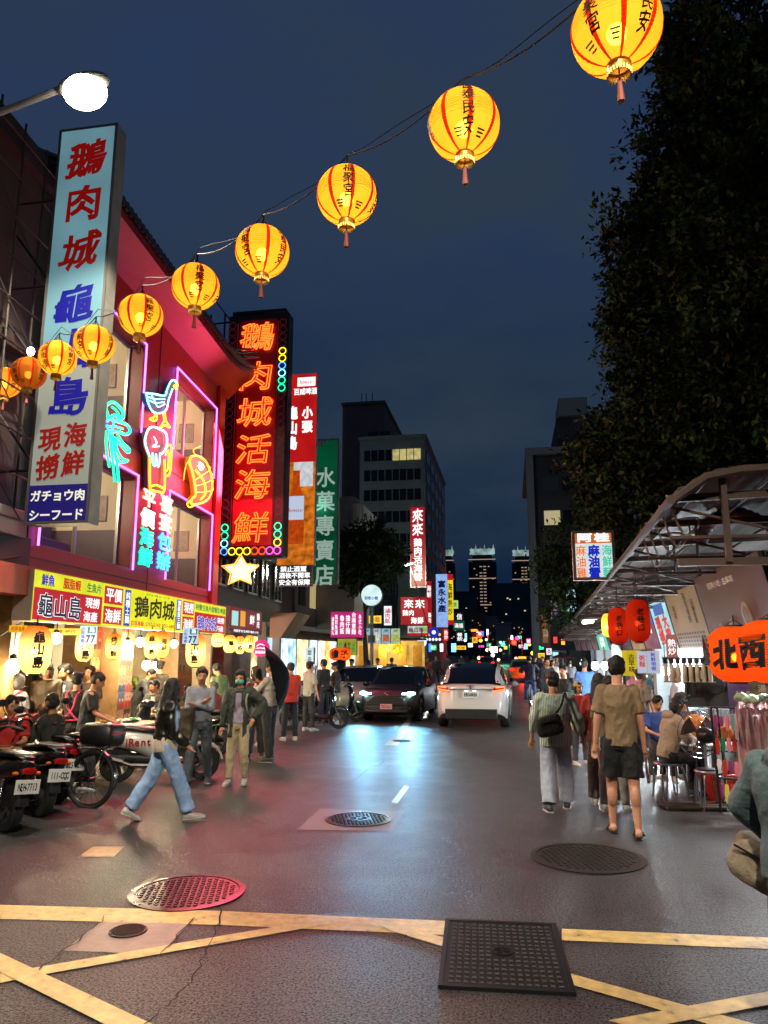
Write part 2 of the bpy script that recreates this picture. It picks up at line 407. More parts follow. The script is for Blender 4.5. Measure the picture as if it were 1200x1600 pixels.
def manhole(px, py, wpx, label, m, style='dots'):
    c = G(px, py); D = (c-_C)@_F; r = wpx/2*D/FPX
    t = thing('manhole_cover', label, 'manhole cover', (c[0], c[1], 0), .3)
    mb = MB(); mb.lathe([(r, .004), (r, .012), (r*.9, .014), (r*.9, .006)], 40, cap=False); mb.build('rim', m, t)
    mb = MB(); mb.lathe([(.001, .009), (r*.885, .009), (r*.885, .004)], 40, cap=False)
    n = 15; s = 2*r*.82/n
    for i in range(n):
        for j in range(n):
            x = (i-(n-1)/2)*s; y = (j-(n-1)/2)*s
            if math.hypot(x, y) < r*.8 and not (style == 'logo' and math.hypot(x, y) < r*.36):
                mb.box(x, y, .0125, s*.62, s*.34, .007, rz=math.pi/4*(1 if (i+j) % 2 else -1))
    if style == 'logo':
        mb.lathe([(r*.34, .009), (r*.34, .017), (r*.26, .017), (r*.26, .009)], 24, cap=False)
        for k in range(6): a = k*math.pi/3; mb.box(r*.13*math.cos(a), r*.13*math.sin(a), .014, r*.2, r*.05, .008, rz=a)
    mb.build('lid', m, t); return t
manhole(293, 1395, 178, 'large shiny round iron manhole cover reflecting pink light beyond the yellow line', IRON)
manhole(560, 1281, 104, 'round iron manhole cover set in an asphalt patch in mid street', IRON, 'logo')
manhole(918, 1341, 176, 'worn dull round manhole cover behind the man in shorts', IRON2)
manhole(200, 1456, 58, 'small round cover in the square concrete patch', IRON2)
manhole(628, 1158, 30, 'little round cover in the lane in front of the cars', IRON2)
# square access cover
cs = [G(704, 1440), G(880, 1448), G(886, 1556), G(674, 1545)]; c = sum(cs)/4
ux = (cs[1]-cs[0]+cs[2]-cs[3])/2; w_ = np.linalg.norm(ux); d_ = np.linalg.norm((cs[0]-cs[3]+cs[1]-cs[2])/2)
t = thing('utility_cover', 'square black studded iron access cover in the road at the yellow line', 'access cover', (c[0], c[1], 0), math.atan2(ux[1], ux[0]))
mb = MB(); e = .03
for sx in (-1, 1): mb.box(sx*(w_/2-e/2), 0, .011, e, d_, .022)
for sy in (-1, 1): mb.box(0, sy*(d_/2-e/2), .0105, w_-2*e, e, .021)
mb.build('rim', mat('studded_iron', '#131417', .5, metal=0., spec=.22, noise=(30, .3)), t)
mb = MB(); mb.box(0, 0, .008, w_-2*e, d_-2*e, .016); n = 15; sx = (w_-.1)/n; sy = (d_-.1)/n
for i in range(n):
    for j in range(n):
        if abs(i-7) < 2 and abs(j-7) < 2: continue
        x, y = (i-7)*sx, (j-7)*sy; a, b2 = sx*.34, sy*.24
        if (i+j) % 2: a, b2 = b2, a
        mb.loft([[(x-a, y-b2, .0155), (x+a, y-b2, .0155), (x+a, y+b2, .0155), (x-a, y+b2, .0155)], [(x-a*.7, y-b2*.7, .023), (x+a*.7, y-b2*.7, .023), (x+a*.7, y+b2*.7, .023), (x-a*.7, y+b2*.7, .023)]])
mb.lathe([(.07, .016), (.07, .024), (.055, .024), (.055, .016)], 20, cap=False)
for k in range(5): a = k*1.2566; mb.box(.03*math.cos(a), .03*math.sin(a), .019, .03, .01, .007, rz=a)
mb.build('lid', mat('studded_iron', '#131417', .5, metal=0., spec=.22, noise=(30, .3)), t)
# =================================================================== LEFT FRONTAGE: the red restaurant
TH = math.atan2(1, KL); UU = math.sqrt(1+KL*KL); X0 = -6.4
def FL(px, py, off=0.0):
    p = onl(px, py, X0+off); return p[1]*UU, p[2]
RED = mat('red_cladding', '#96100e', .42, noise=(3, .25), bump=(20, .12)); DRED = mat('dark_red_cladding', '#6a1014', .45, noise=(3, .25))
FRAME = mat('aluminium_frame', '#8a8782', .35, metal=.7)
NPUR = glow('purple_neon', '#a060ff', 5.0)
rb = thing('restaurant_building', 'red clad seafood restaurant building with purple neon round its windows and tiled eaves', 'building', (X0, 0, 0), TH)
u0, u1, ZB, ZT = 10.15, 19.35, 3.15, 9.35
WINS = []   # (ua, ub, za, zb)
a = FL(275, 582); b = FL(336, 635); c = FL(330, 740); d = FL(268, 705); WINS.append((a[0], b[0], (c[1]+d[1])/2, (a[1]+b[1])/2))
b = FL(225, 540); c = FL(215, 672); WINS.append((10.45, b[0], c[1], b[1]))
a = FL(263, 772); b = FL(329, 803); WINS.append((a[0], b[0], 3.55, (a[1]+b[1])/2))
b = FL(212, 745); c = FL(203, 888); a = FL(97, 818); WINS.append((10.4, b[0], c[1], b[1]))
# wall as a grid of panels with the four openings left free
us = sorted({u0, u1, *[w[0] for w in WINS], *[w[1] for w in WINS]}); zs = sorted({ZB, ZT, *[w[2] for w in WINS], *[w[3] for w in WINS]})
mb = MB()
for i in range(len(us)-1):
    for j in range(len(zs)-1):
        uc, zc = (us[i]+us[i+1])/2, (zs[j]+zs[j+1])/2
        if any(w[0] < uc < w[1] and w[2] < zc < w[3] for w in WINS): continue
        mb.quad((us[i], 0, zs[j]), (us[i+1], 0, zs[j]), (us[i+1], 0, zs[j+1]), (us[i], 0, zs[j+1]))
RD = .34
mb.quad((u1, 0, 0), (u1, 6, 0), (u1, 6, ZT), (u1, 0, ZT)); mb.quad((u0, 0, ZB), (u0, 6, ZB), (u0, 6, ZT), (u0, 0, ZT)); mb.quad((u0, 0, ZT), (u1, 0, ZT), (u1, 6, ZT), (u0, 6, ZT))
mb.build('wall', RED, rb, smooth=0, fix=False)
mb = MB()   # panel joints and pilaster
for u in (14.75, 19.0): mb.b2(u-.012, u+.012, -.012, -.002, ZB, ZT)
for z in (6.05, 3.35): mb.b2(u0, u1, -.010, -.002, z-.012, z+.012)
mb.build('joint', mat('dark_joint', '#240606', .6), rb)
mb = MB(); mb.b2(u1-.45, u1+.02, -.1, -.003, ZB, ZT); mb.build('pilaster', mat('red_pilaster', '#a01712', .38, noise=(4, .2)), rb, bevel=.01)
WALLIN = mat('cream_room_wall', '#b8a98a', .8); SOFA = mat('purple_seat', '#4b2c4d', .6)
for k, (ua, ub, za, zb) in enumerate(WINS):
    f = MB()
    f.quad((ua, 0, za), (ua, RD, za), (ua, RD, zb), (ua, 0, zb)); f.quad((ub, 0, za), (ub, RD, za), (ub, RD, zb), (ub, 0, zb))
    f.quad((ua, 0, za), (ub, 0, za), (ub, RD, za), (ua, RD, za)); f.quad((ua, 0, zb), (ub, 0, zb), (ub, RD, zb), (ua, RD, zb))
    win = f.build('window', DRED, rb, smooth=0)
    y1_ = RD+2.2; g = MB(); fw = .05
    for u in (ua+.03, (ua+ub)/2, ub-.03): g.b2(u-fw/2, u+fw/2, RD-.06, RD, za+.02, zb-.02)
    for z in (za+.05, zb-.05): g.b2(ua+.055, ub-.055, RD-.055, RD-.004, z-.03, z+.03)
    g.build('frame', FRAME, win)
    r = MB(); y1 = RD+2.2   # the lit room behind the glass
    r.quad((ua-.06, y1, za), (ub+.06, y1, za), (ub+.06, y1, zb+.3), (ua-.06, y1, zb+.3)); r.quad((ua-.06, RD, zb+.3), (ub+.06, RD, zb+.3), (ub+.06, y1, zb+.3), (ua-.06, y1, zb+.3))
    r.quad((ua-.06, RD, za), (ua-.06, y1, za), (ua-.06, y1, zb+.3), (ua-.06, RD, zb+.3)); r.quad((ub+.06, RD, za), (ub+.06, y1, za), (ub+.06, y1, zb+.3), (ub+.06, RD, zb+.3)); r.quad((ua-.06, RD, za), (ub+.06, RD, za), (ub+.06, y1, za), (ua-.06, y1, za))
    r.build('room_lining', WALLIN, win, smooth=0)
    s = MB(); s.b2(ua+.6, ub-.1, RD+.9, RD+1.4, za, za+.5); s.b2(ua+1.2, ub-.1, RD+1.3, RD+1.4, za+.5, za+.95); s.build('seat', SOFA, win, bevel=.04)
    s = MB(); xs_ = ub+.05; s.b2(xs_-.012, xs_-.002, RD+.02, y1_-.02, za+.01, za+(zb-za)*.42); s.b2(ua+.02, ub, y1_-.014, y1_-.003, za+.01, za+(zb-za)*.42); s.build('dado', mat('plum_dado', '#3a2030', .5, noise=(4, .3)), win, smooth=0)
    s = MB()
    for i in range(3): y_ = RD+.25+i*.62; s.b2(xs_-.02, xs_-.004, y_, y_+.42, za+(zb-za)*(.52+.04*i), za+(zb-za)*(.8-.03*i))
    for i in range(2): s.tube([(ua+.8+i*.9, RD+.7, zb+.28), (ua+.8+i*.9, RD+.7, zb-.28)], .012, 5); s.lathe([(.02, .12), (.13, 0), (.12, 0)], 12, (ua+.8+i*.9, RD+.7, zb-.4), cap=False)
    s.build('framed_scroll', mat('framed_scroll', '#6a4a34', .5, noise=(11, .6)), win)
    s = MB()
    for i in range(3): s.b2(ua+.5+i*.5, ua+.85+i*.5, y1_-.03, y1_-.004, zb-1.0, zb-.35)
    s.build('picture', mat('framed_print', '#5a4a3a', .5, noise=(9, .6)), win)
    cr = MB(); R_ = random.Random(k)
    for n in range(90):
        a_ = R_.uniform(0, 6.28); h_ = R_.uniform(.2, .95); rr = .28*(1-abs(h_-.5))*R_.random()**.5
        p = np.array([ua+.28+rr*math.cos(a_), RD+.3+rr*.7*math.sin(a_), za+h_]); q = np.array([R_.gauss(0, .05), R_.gauss(0, .05), R_.gauss(0, .06)]); w_ = np.array([R_.gauss(0, .02), R_.gauss(0, .02), R_.gauss(0, .02)])
        cr.quad(p, p+q*.5+w_, p+q, p+q*.5-w_)
    cr.tube([(ua+.28, RD+.3, za), (ua+.28, RD+.3, za+.7)], .012, 5); cr.build('potted_plant', mat('house_plant', '#2c3f1d', .6), win, smooth=0)
    lamp('room_lamp', 'POINT', ((ua+ub)/2-.4, RD+1.2, zb-.1), 230, (1, .86, .58), win, .15)
    b_ = MB(); b_.ell(((ua+ub)/2-.4, RD+1.5, zb-.02), (.16, .16, .12)); b_.build('ceiling_lamp', glow('warm_bulb', '#fff0c8', 6), win)
    n = MB(); e = .03; P = [(ua-e, -.05, za-e), (ua-e, -.05, zb+e), (ub+e, -.05, zb+e), (ub+e, -.05, za-e)]
    n.tube(P if k != 0 else P, .022, 6); n.build('neon_tube', NPUR, rb)
    if k in (0, 2): lamp('neon_glow', 'AREA', ((ua+ub)/2, -.25, (za+zb)/2), 9, (.5, .18, 1), rb, 1.2, (math.pi/2, 0, 0))
    else: lamp('neon_glow', 'AREA', (ub-.5, -.25, (za+zb)/2), 8, (.45, .15, 1), rb, 1.2, (math.pi/2, 0, 0))
# eaves: soffit, fascia and a roof of round tiles with an upturned hip at the street corner
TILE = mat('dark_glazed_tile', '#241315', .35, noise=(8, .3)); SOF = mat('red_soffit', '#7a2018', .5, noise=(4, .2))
RW, EX = 9.35, .75
def lift(u): return .55*max(0, (u-16.8)/3.1)**2.2
UE = 19.95
mb = MB(); N = 40; ring = []
for i in range(N+1):
    u = 10.1+(UE-10.1)*i/N; l = lift(u); ring.append([(u, 0.02, RW-.1), (u, -EX, RW+.12+l), (u, -EX, RW+.30+l), (u, .02, RW+.42)])
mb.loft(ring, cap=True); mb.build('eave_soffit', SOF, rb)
mb = MB(); top = 2.0
for i in range(0, 57):
    u = 10.1+i*.174
    l = lift(u); pts = []
    for j in range(7):
        t = j/6; sag = -.22*math.sin(math.pi*t); uu = u-(.0 if u < 17.6 else (u-17.6)*.75*t)
        pts.append((uu, -EX-.06+(2.6+EX)*t, RW+.36+l*(1-t)**2+top*t+sag))
    mb.tube(pts, .075, 6)
    p0 = pts[0]; mb.lathe([(.001, -.02), (.09, -.02), (.09, .03), (.001, .03)], 8, (p0[0], p0[1], p0[2]), 'y')
ring = []
for i in range(N+1):
    u = 10.1+(UE-10.1)*i/N; l = lift(u); rr = []
    for j in range(7):
        t = j/6; uu = u-(.0 if u < 17.6 else (u-17.6)*.75*t); rr.append((uu, -EX+(2.6+EX)*t, RW+.33+l*(1-t)**2+top*t-.22*math.sin(math.pi*t)))
    ring.append(rr)
mb.loft(ring, cap=False, closed=False); mb.build('tiled_roof', TILE, rb)
mb = MB(); pts = []
for j in range(9):
    t = j/8; u = UE+.12-(UE-17.6)*.75*t; pts.append((u, -EX-.1+(2.7+EX)*t, RW+.5+lift(UE)*(1-t)**2+.45*max(0, .3-t)**1.5*3+top*t-.2*math.sin(math.pi*t)))
mb.tube(pts, [.03, .09, .12, .13, .13, .13, .13, .13, .13], 6); mb.tube([(10.1, 1.9, RW+2.5), (18.2, 1.9, RW+2.5)], .14, 6)
for q in (.25, .5): mb.tube([(p[0]-q*.9, p[1]+.0, p[2]+.05) for p in pts], [.02, .05, .06, .06, .06, .06, .06, .06, .06], 5)
mb.build('hip_ridge', mat('red_ridge_tile', '#7a211b', .4, noise=(6, .2)), rb)
lamp('neon_glow', 'POINT', (17.4, -.9, 6.2), 70, (1, .03, .02), rb, .4); lamp('neon_glow', 'POINT', (15.0, -1.0, 5.9), 50, (1, .05, .04), rb, .3)  # bare red lamps added to redden the wall, in place of the tower's neon
lamp('eave_glow', 'AREA', (15, -1.3, 6.6), 14, (1, .25, .15), rb, 3, (math.pi/2+.5, 0, 0))

# ---- neon pictures and characters on the facade (each its own thing, parented by nothing; placed in world through the frontage frame)
RZF = Matrix.Translation((X0, 0, 0)) @ Matrix.Rotation(TH, 4, 'Z')
def on_front(u, y, z): return tuple(RZF @ Vector((u, y, z)))
NW = {'cyan': glow('cyan_neon', '#7fe6ff', 3.5), 'yellow': glow('yellow_neon', '#ffd61a', 3.0), 'green': glow('green_neon', '#19f0a0', 3.0), 'orange': glow('orange_neon', '#ff9a28', 3.5),
      'white': glow('white_neon', '#ffe9e0', 4), 'pink': glow('pink_neon', '#ff8f80', 4), 'blue': glow('blue_neon', '#3a8cff', 4), 'red': glow('red_neon', '#ff3a18', 4)}
def neon_thing(label, pxbox, cat='neon sign', back=None, backmat=None, strokes=(), extra=None, name='neon_sign'):
    """pxbox = (x0, y0, x1, y1) in the photo; strokes = (colour, [(x, y) in 0..1 of that box], radius)"""
    x0, y0, x1, y1 = pxbox
    P = lambda x, y: FL(x0+(x1-x0)*x, y0+(y1-y0)*y, .14)
    c = P(.5, 1.); o = thing(name, label, cat, on_front(c[0], -.14, c[1]), TH)
    def L_(x, y, dy=0): q = P(x, y); return (q[0]-c[0], dy, q[1]-c[1])
    if back:
        b_ = MB(); pts = [L_(x, y) for x, y in back]; b_.prism([(p[0], p[2]) for p in pts], 0, .08); b_.build('backing', backmat, o, smooth=0)
    by = {}
    for col, pts, r in strokes: by.setdefault(col, []).append((pts, r))
    for col, ls in by.items():
        b_ = MB()
        for pts, r in ls:
            Q = [L_(x, y, -.05) for x, y in pts]
            if len(Q) > 2: Q = smooth_line(Q)
            b_.tube(Q, r, 6)
        b_.build('neon_tube', NW[col], o)
    return o
def smooth_line(Q, n=4):
    Q = [np.array(q) for q in Q]; out = []
    for i in range(len(Q)-1):
        p0, p1, p2, p3 = Q[max(i-1, 0)], Q[i], Q[i+1], Q[min(i+2, len(Q)-1)]
        for k in range(n):
            t = k/n; out.append(.5*((2*p1)+(-p0+p2)*t+(2*p0-5*p1+4*p2-p3)*t*t+(-p0+3*p1-3*p2+p3)*t**3))
    out.append(Q[-1]); return out
neon_thing('neon goose with pale blue body and yellow beak and feet', (223, 592, 274, 670), back=[(.03, .28), (.3, .30), (.62, .32), (.75, .12), (.9, .02), (1, .1), (.95, .2), (.85, .2), (.72, .45), (.66, .62), (.5, .68), (.3, .66), (.12, .5)],
    backmat=mat('blue_sign_panel', '#27506a', .5), strokes=[
    ('cyan', [(.03, .28), (.1, .5), (.25, .66), (.5, .68), (.66, .6), (.72, .42), (.84, .2)], .02), ('cyan', [(.03, .28), (.3, .3), (.6, .33), (.68, .2), (.78, .06), (.88, .02), (.96, .08)], .02),
    ('cyan', [(.1, .36), (.3, .4), (.6, .4)], .014), ('cyan', [(.14, .43), (.32, .48), (.58, .46)], .014), ('cyan', [(.2, .33), (.3, .45), (.4, .56), (.6, .5)], .014),
    ('yellow', [(.9, .02), (1, .1), (.96, .2), (.88, .14), (.98, .12)], .02), ('yellow', [(.3, .67), (.28, .76), (.14, .8), (.3, .84), (.36, .78), (.32, .67)], .02), ('yellow', [(.55, .68), (.58, .84), (.46, .97), (.6, .93), (.76, .97), (.64, .84), (.6, .66)], .02)])
neon_thing('neon beer mug with white froth and yellow handle', (222, 667, 264, 768), back=[(.02, .2), (.15, .03), (.35, .0), (.6, .04), (.8, .1), (.84, .25), (.75, .38), (.75, 1), (.2, .97), (.18, .45), (.05, .3)], backmat=mat('amber_sign_panel', '#4a3a18', .5), strokes=[
    ('cyan', [(.18, .45), (.05, .3), (.02, .18), (.15, .03), (.35, .0), (.6, .04), (.8, .1), (.84, .25), (.76, .36), (.62, .42)], .022), ('cyan', [(.3, .4), (.3, .55), (.38, .6), (.42, .42), (.46, .58), (.54, .6), (.58, .4)], .018), ('cyan', [(.35, .15), (.45, .25), (.3, .3), (.55, .3)], .014),
    ('yellow', [(.2, .46), (.2, .92), (.3, .98), (.5, 1), (.74, .98), (.75, .5)], .022), ('yellow', [(.24, .92), (.45, .9), (.74, .96)], .02), ('yellow', [(.76, .36), (.9, .28), (1, .32), (.98, .6), (.92, .74), (.76, .76)], .022), ('yellow', [(.78, .44), (.88, .36), (.9, .5), (.86, .66), (.78, .68)], .016)])
neon_thing('green neon lobster with long feelers beside the tall white sign', (158, 628, 200, 755), strokes=[
    ('green', [(.05, .05), (.3, .0), (.55, .05), (.72, .14), (.62, .22), (.4, .16), (.2, .2), (.1, .12), (.05, .05)], .03), ('green', [(.3, .06), (.5, .12), (.6, .2)], .022), ('green', [(.15, .2), (.5, .24), (.85, .28), (.98, .36), (.8, .4), (.5, .36), (.2, .38)], .03),
    ('green', [(.1, .3), (.4, .3), (.7, .33)], .022), ('green', [(.5, .4), (.7, .5), (.95, .58), (.88, .62), (.6, .52), (.4, .44)], .025), ('green', [(.4, .44), (.5, .6), (.7, .7), (.9, .72), (.6, .74), (.4, .64)], .025),
    ('green', [(.3, .4), (.4, .6), (.5, .8), (.55, .99)], .028), ('green', [(.2, .4), (.3, .66), (.4, .98)], .025), ('green', [(.05, .35), (.1, .6), (.2, .8)], .025), ('blue', [(.1, .24), (.3, .2), (.35, .3), (.2, .36), (.1, .28)], .025)])
neon_thing('glowing orange neon prawn above the lower right window', (291, 712, 330, 788), back=[(.1, .02), (.35, .0), (.7, .12), (.92, .4), (.96, .65), (.85, .85), (.6, .96), (.15, 1), (.15, .88), (.3, .8), (.25, .55), (.15, .3), (.05, .15)], backmat=glow('orange_panel', '#ff7a10', .8), strokes=[
    ('orange', [(.1, .02), (.35, .0), (.7, .12), (.92, .4), (.96, .65), (.85, .85), (.6, .96), (.15, 1), (.15, .88), (.3, .8), (.25, .55), (.15, .3), (.05, .15), (.1, .02)], .03), ('yellow', [(.3, .3), (.6, .5), (.7, .75), (.5, .9)], .025), ('orange', [(.28, .5), (.5, .42), (.86, .3)], .016), ('orange', [(.3, .62), (.6, .58), (.95, .5)], .016), ('orange', [(.3, .75), (.62, .75), (.93, .72)], .016), ('orange', [(.1, .05), (-.1, .2), (-.2, .5)], .014), ('orange', [(.3, .0), (.2, -.12), (.5, -.2)], .014), ('yellow', [(.15, .9), (-.05, .98), (.05, 1.06), (.3, 1.0)], .018), ('white', [(.45, .14), (.6, .22), (.5, .28), (.42, .2)], .03),
    ('yellow', [(.75, .2), (.88, .24), (.86, .32), (.96, .38), (.92, .46), (1, .52), (.95, .6), (1, .68), (.93, .76)], .014)])
def neon_word(label, text, px, cols, box):
    x0, y0, x1, y1 = box; n = len(text)
    c = FL((x0+x1)/2, y1, .14); o = thing('neon_sign', label, 'neon sign', on_front(c[0], -.14, c[1]), TH)
    top = FL((x0+x1)/2, y0, .14)[1]; L_ = FL(x0, y1, .14)[0]; R_ = FL(x1, y1, .14)[0]; H = (top-c[1])/n; Wd = (R_-L_)
    for i, ch in enumerate(text):
        b_ = MB(); cz = (n-i-.5)*H
        write(b_, ch, 0, cz, H*.95, Wd, bold=.03, y=-.02); b_.build('character', glow('neon_fill_'+cols[i], {'pink': '#ff4a30', 'green': '#10c878', 'blue': '#1a5cff', 'white': '#ff9080'}[cols[i]], 1.1), o)
        b_ = MB(); neon_char(b_, ch, 0, cz, Wd, H*.95, .016); b_.build('neon_tube', NW[cols[i]], o)
neon_word('left column of neon characters running from pale red to green', '平價海鮮', None, ['pink', 'white', 'green', 'green'], (212, 760, 234, 886))
neon_word('right column of neon characters running from pink to deep blue', '喜宴包辦', None, ['pink', 'pink', 'blue', 'blue'], (240, 770, 262, 892))
# =================================================================== SIGN BUILDER
GREY = mat('grey_sign_casing', '#8f8a84', .5, noise=(5, .15)); DARKM = mat('dark_steel', '#1b1a1b', .5, metal=.4); BLACKP = mat('black_plastic', '#0e0e10', .45)
STEEL = mat('galvanised_steel', '#6f7073', .42, metal=.6, noise=(7, .25))
def sign(name, label, loc, rz, w, h, d, panels, texts, side=None, cat='sign', group=None, brackets=None, z0=0., frame=.0):
    """local frame: face in XZ looking to -Y, x centred, z from 0; panels = (x0, x1, z0, z1, material, part name); texts = (text, cx, cz, height, width, vertical, material, extras)"""
    o = thing(name, label, cat, loc, rz, group)
    mb = MB(); mb.b2(-w/2, w/2, 0.002, d, 0, h); mb.build('casing', side or GREY, o, bevel=.008)
    if frame:
        mb = MB(); e = frame
        mb.b2(-w/2-.004, -w/2+e, -.012, .0015, -.004, h+.004); mb.b2(w/2-e, w/2+.004, -.012, .0015, -.004, h+.004); mb.b2(-w/2+e, w/2-e, -.011, .0012, h-e, h+.003); mb.b2(-w/2+e, w/2-e, -.011, .0012, -.003, e)
        mb.build('frame', mat('sign_edge', '#5d5a57', .4, metal=.6), o)
    for i, p in enumerate(panels):
        x0, x1, a, b, m = p[:5]; yy = -.002-.0022*(p[6] if len(p) > 6 else (0 if i == 0 else 1)); mb = MB(); mb.quad((x0, yy, a), (x1, yy, a), (x1, yy, b), (x0, yy, b)); mb.build(p[5] if len(p) > 5 and p[5] else 'face', m, o, smooth=0, fix=False)
    by = {}
    for t in texts: by.setdefault(t[6], []).append(t)
    for m, ts in by.items():
        mb = MB()
        for t in ts:
            kw = dict(t[7]) if len(t) > 7 else {}
            kw.setdefault('y', -.0085); kw.setdefault('bold', .015); write(mb, t[0], t[1], t[2], t[3], t[4], t[5], **kw)
        mb.build('lettering', m, o, smooth=0, fix=False)
    if brackets:
        mb = MB()
        for seg in brackets: mb.tube(seg, .02, 5)
        mb.build('bracket', DARKM, o)
    return o
INK = {k: mat('ink_'+k, c, .5) for k, c in dict(black='#08080a', navy='#0a1160', blue='#0b1fb0', red='#a8120e', white='#d8d8d2', green='#0c6a34', purple='#1b1464').items()}
LIT = lambda n, c, s=1., v=.15, sc_=3.: glow('lit_'+n, c, s, v, sc_)
LT = {k: glow('lit_letter_'+k, c, s) for k, (c, s) in dict(white=('#ffffff', 1.1), cream=('#fff2d8', 1.05), navy=('#0d1a6a', .5), blue=('#1226c8', .8), red=('#d6160c', .8), black=('#0a0a0a', .2), green=('#0fa050', .7), orange=('#f07820', .95), teal=('#20c8a8', .95), yellow=('#ffe14a', 1.0)).items()}
# ---- long shop sign over the restaurant
A0 = FL(49, 930, .4); A1 = FL(352, 960, .4); ua, ub = A0[0], A1[0]; zb, zt = 2.36, 3.10; w = ub-ua; h = zt-zb
def SX(px): return FL(px, 950, .4)[0]-(ua+ub)/2
YF = LIT('yellow_face', '#e6e81e', .95, .1); RF = LIT('red_face', '#c01222', .95, .12); BP = glow('lit_blue_pill', '#1c3cc8', .9)
x1, x2, x3, x4, x5 = SX(158), SX(190), SX(284), SX(303), w/2
pan = [(-w/2, w/2, 0, h, YF, 'face', 0), (-w/2+.02, x1-.02, .02, h*.66, RF, 'panel', 1), (x1+.05, x2-.02, .04, h*.47, RF, 'panel', 1), (x1+.05, x2-.02, h*.53, h-.04, RF, 'panel', 1),
       (x2+.07, x2+.33, .03, h-.04, BP, 'panel', 1), (x3-.36, x3-.08, .03, h-.04, BP, 'panel', 1), (x3+.03, x4-.04, .04, h*.47, RF, 'panel', 1), (x3+.03, x4-.04, h*.53, h-.04, RF, 'panel', 1), (x4+.02, w/2-.03, .02, h*.66, RF, 'panel', 1)]
q = lambda a, b, t: a+(b-a)*t
W_, N_, K_ = LT['white'], glow('lit_letter_deep_navy', '#0a1450', .35), LT['black']
tx = []
def out_txt(text, cx, cz, hh, ww, v=False, b=.018, core=N_):
    tx.append((text, cx, cz, hh, ww, v, W_, dict(bold=b+.025, y=-.0075))); tx.append((text, cx, cz, hh, ww, v, core, dict(bold=b, y=-.0115)))
L0 = -w/2
out_txt('龜山島', q(L0, x1, .36), h*.33, h*.5, (x1-L0)*.20)
tx += [('現撈', q(L0, x1, .83), h*.49, h*.24, (x1-L0)*.115, False, LT['white'], dict(bold=.022)), ('海產', q(L0, x1, .81), h*.18, h*.24, (x1-L0)*.115, False, LT['white'], dict(bold=.022))]
tx += [('鮮魚', q(L0, x1, .17), h*.83, h*.24, (x1-L0)*.085, False, LT['blue'], dict(bold=.03)), ('胭脂蝦', q(L0, x1, .50), h*.83, h*.24, (x1-L0)*.085, False, LT['red'], dict(bold=.03)), ('生魚片', q(L0, x1, .84), h*.83, h*.22, (x1-L0)*.08, False, LT['green'], dict(bold=.03))]
for t_, z_ in (('平價', .75), ('海鮮', .25)): tx.append((t_, (x1+x2)/2+.015, h*z_, h*.34, (x2-x1)*.4, False, W_, dict(bold=.02)))
tx.append(('純種土鵝', x2+.20, h*.5, h*.2, .2, True, W_, dict(bold=.02))); tx.append(('清蒸黃三鵝', x3-.22, h*.5, h*.17, .2, True, W_, dict(bold=.03)))
tx.append(('鵝肉城', (x2+x3)/2, h*.57, h*.58, (x3-x2)*.225, False, K_, dict(bold=.02, wob=.012)))
tx.append(('訂席專線:2752-2142·2751-6802', (x2+x3)/2, h*.13, h*.13, (x3-x2)*.047, False, LT['red'], dict(bold=.02))); tx.append(('ガチョウ肉 シーフード', (x2+x3)/2+.1, h*.92, h*.07, (x3-x2)*.04, False, LT['green'], dict(bold=.01)))
for t_, z_ in (('現撈', .75), ('海鮮', .25)): tx.append((t_, (x3+x4)/2, h*z_, h*.34, (x4-x3)*.4, False, W_, dict(bold=.02)))
out_txt('鵝肉城', q(x4, x5, .38), h*.33, h*.46, (x5-x4)*.2, core=LT['blue'])
tx += [('現撈', q(x4, x5, .82), h*.48, h*.22, (x5-x4)*.12, False, W_, dict(bold=.022)), ('海產', q(x4, x5, .80), h*.2, h*.22, (x5-x4)*.12, False, W_, dict(bold=.022)), ('特營生魚片甜蝦生啤酒', q(x4, x5, .5), h*.83, h*.2, (x5-x4)*.095, False, LT['green'], dict(bold=.03))]
sgn = sign('shop_sign', 'long lit yellow and red seafood shop sign over the restaurant front', on_front((ua+ub)/2, -.4, zb), TH, w, h, .3, pan, tx, side=mat('pale_sign_end', '#a89f92', .6))
lamp('sign_light', 'AREA', (0, -.35, .2), 75, (1, .75, .35), sgn, 5, (-math.pi/2+.5, 0, 0))
# ---- the sign after it: dark red with beer glasses
A0 = FL(358, 958, .35); A1 = FL(409, 962, .35); w = A1[0]-A0[0]; h = .72
sg = sign('shop_sign', 'small dark red beer garden sign after the long yellow sign', on_front((A0[0]+A1[0])/2, -.35, 2.45), TH, w, h, .2, [(-w/2, w/2, .12, h, LIT('maroon_face', '#7a1420', .7), 'face', 0), (-w/2, w/2, 0, .12, LIT('dark_strip', '#261a24', .6), 'panel', 0), (-w*.44, -w*.26, .2, h*.85, glow('lit_glass', '#a8e8e0', .9), 'picture'), (-w*.2, -.05*w, .2, h*.9, glow('lit_amber', '#f0a830', .9), 'picture')],
          [('鮮', w*.16, h*.6, .3, w*.16, False, W_, dict(bold=.022)), ('鵝肉', w*.36, h*.6, .24, w*.1, True, W_, dict(bold=.022)), ('海鮮熱炒生啤酒鵝肉小吃', 0, .06, .08, w*.07, False, W_)])
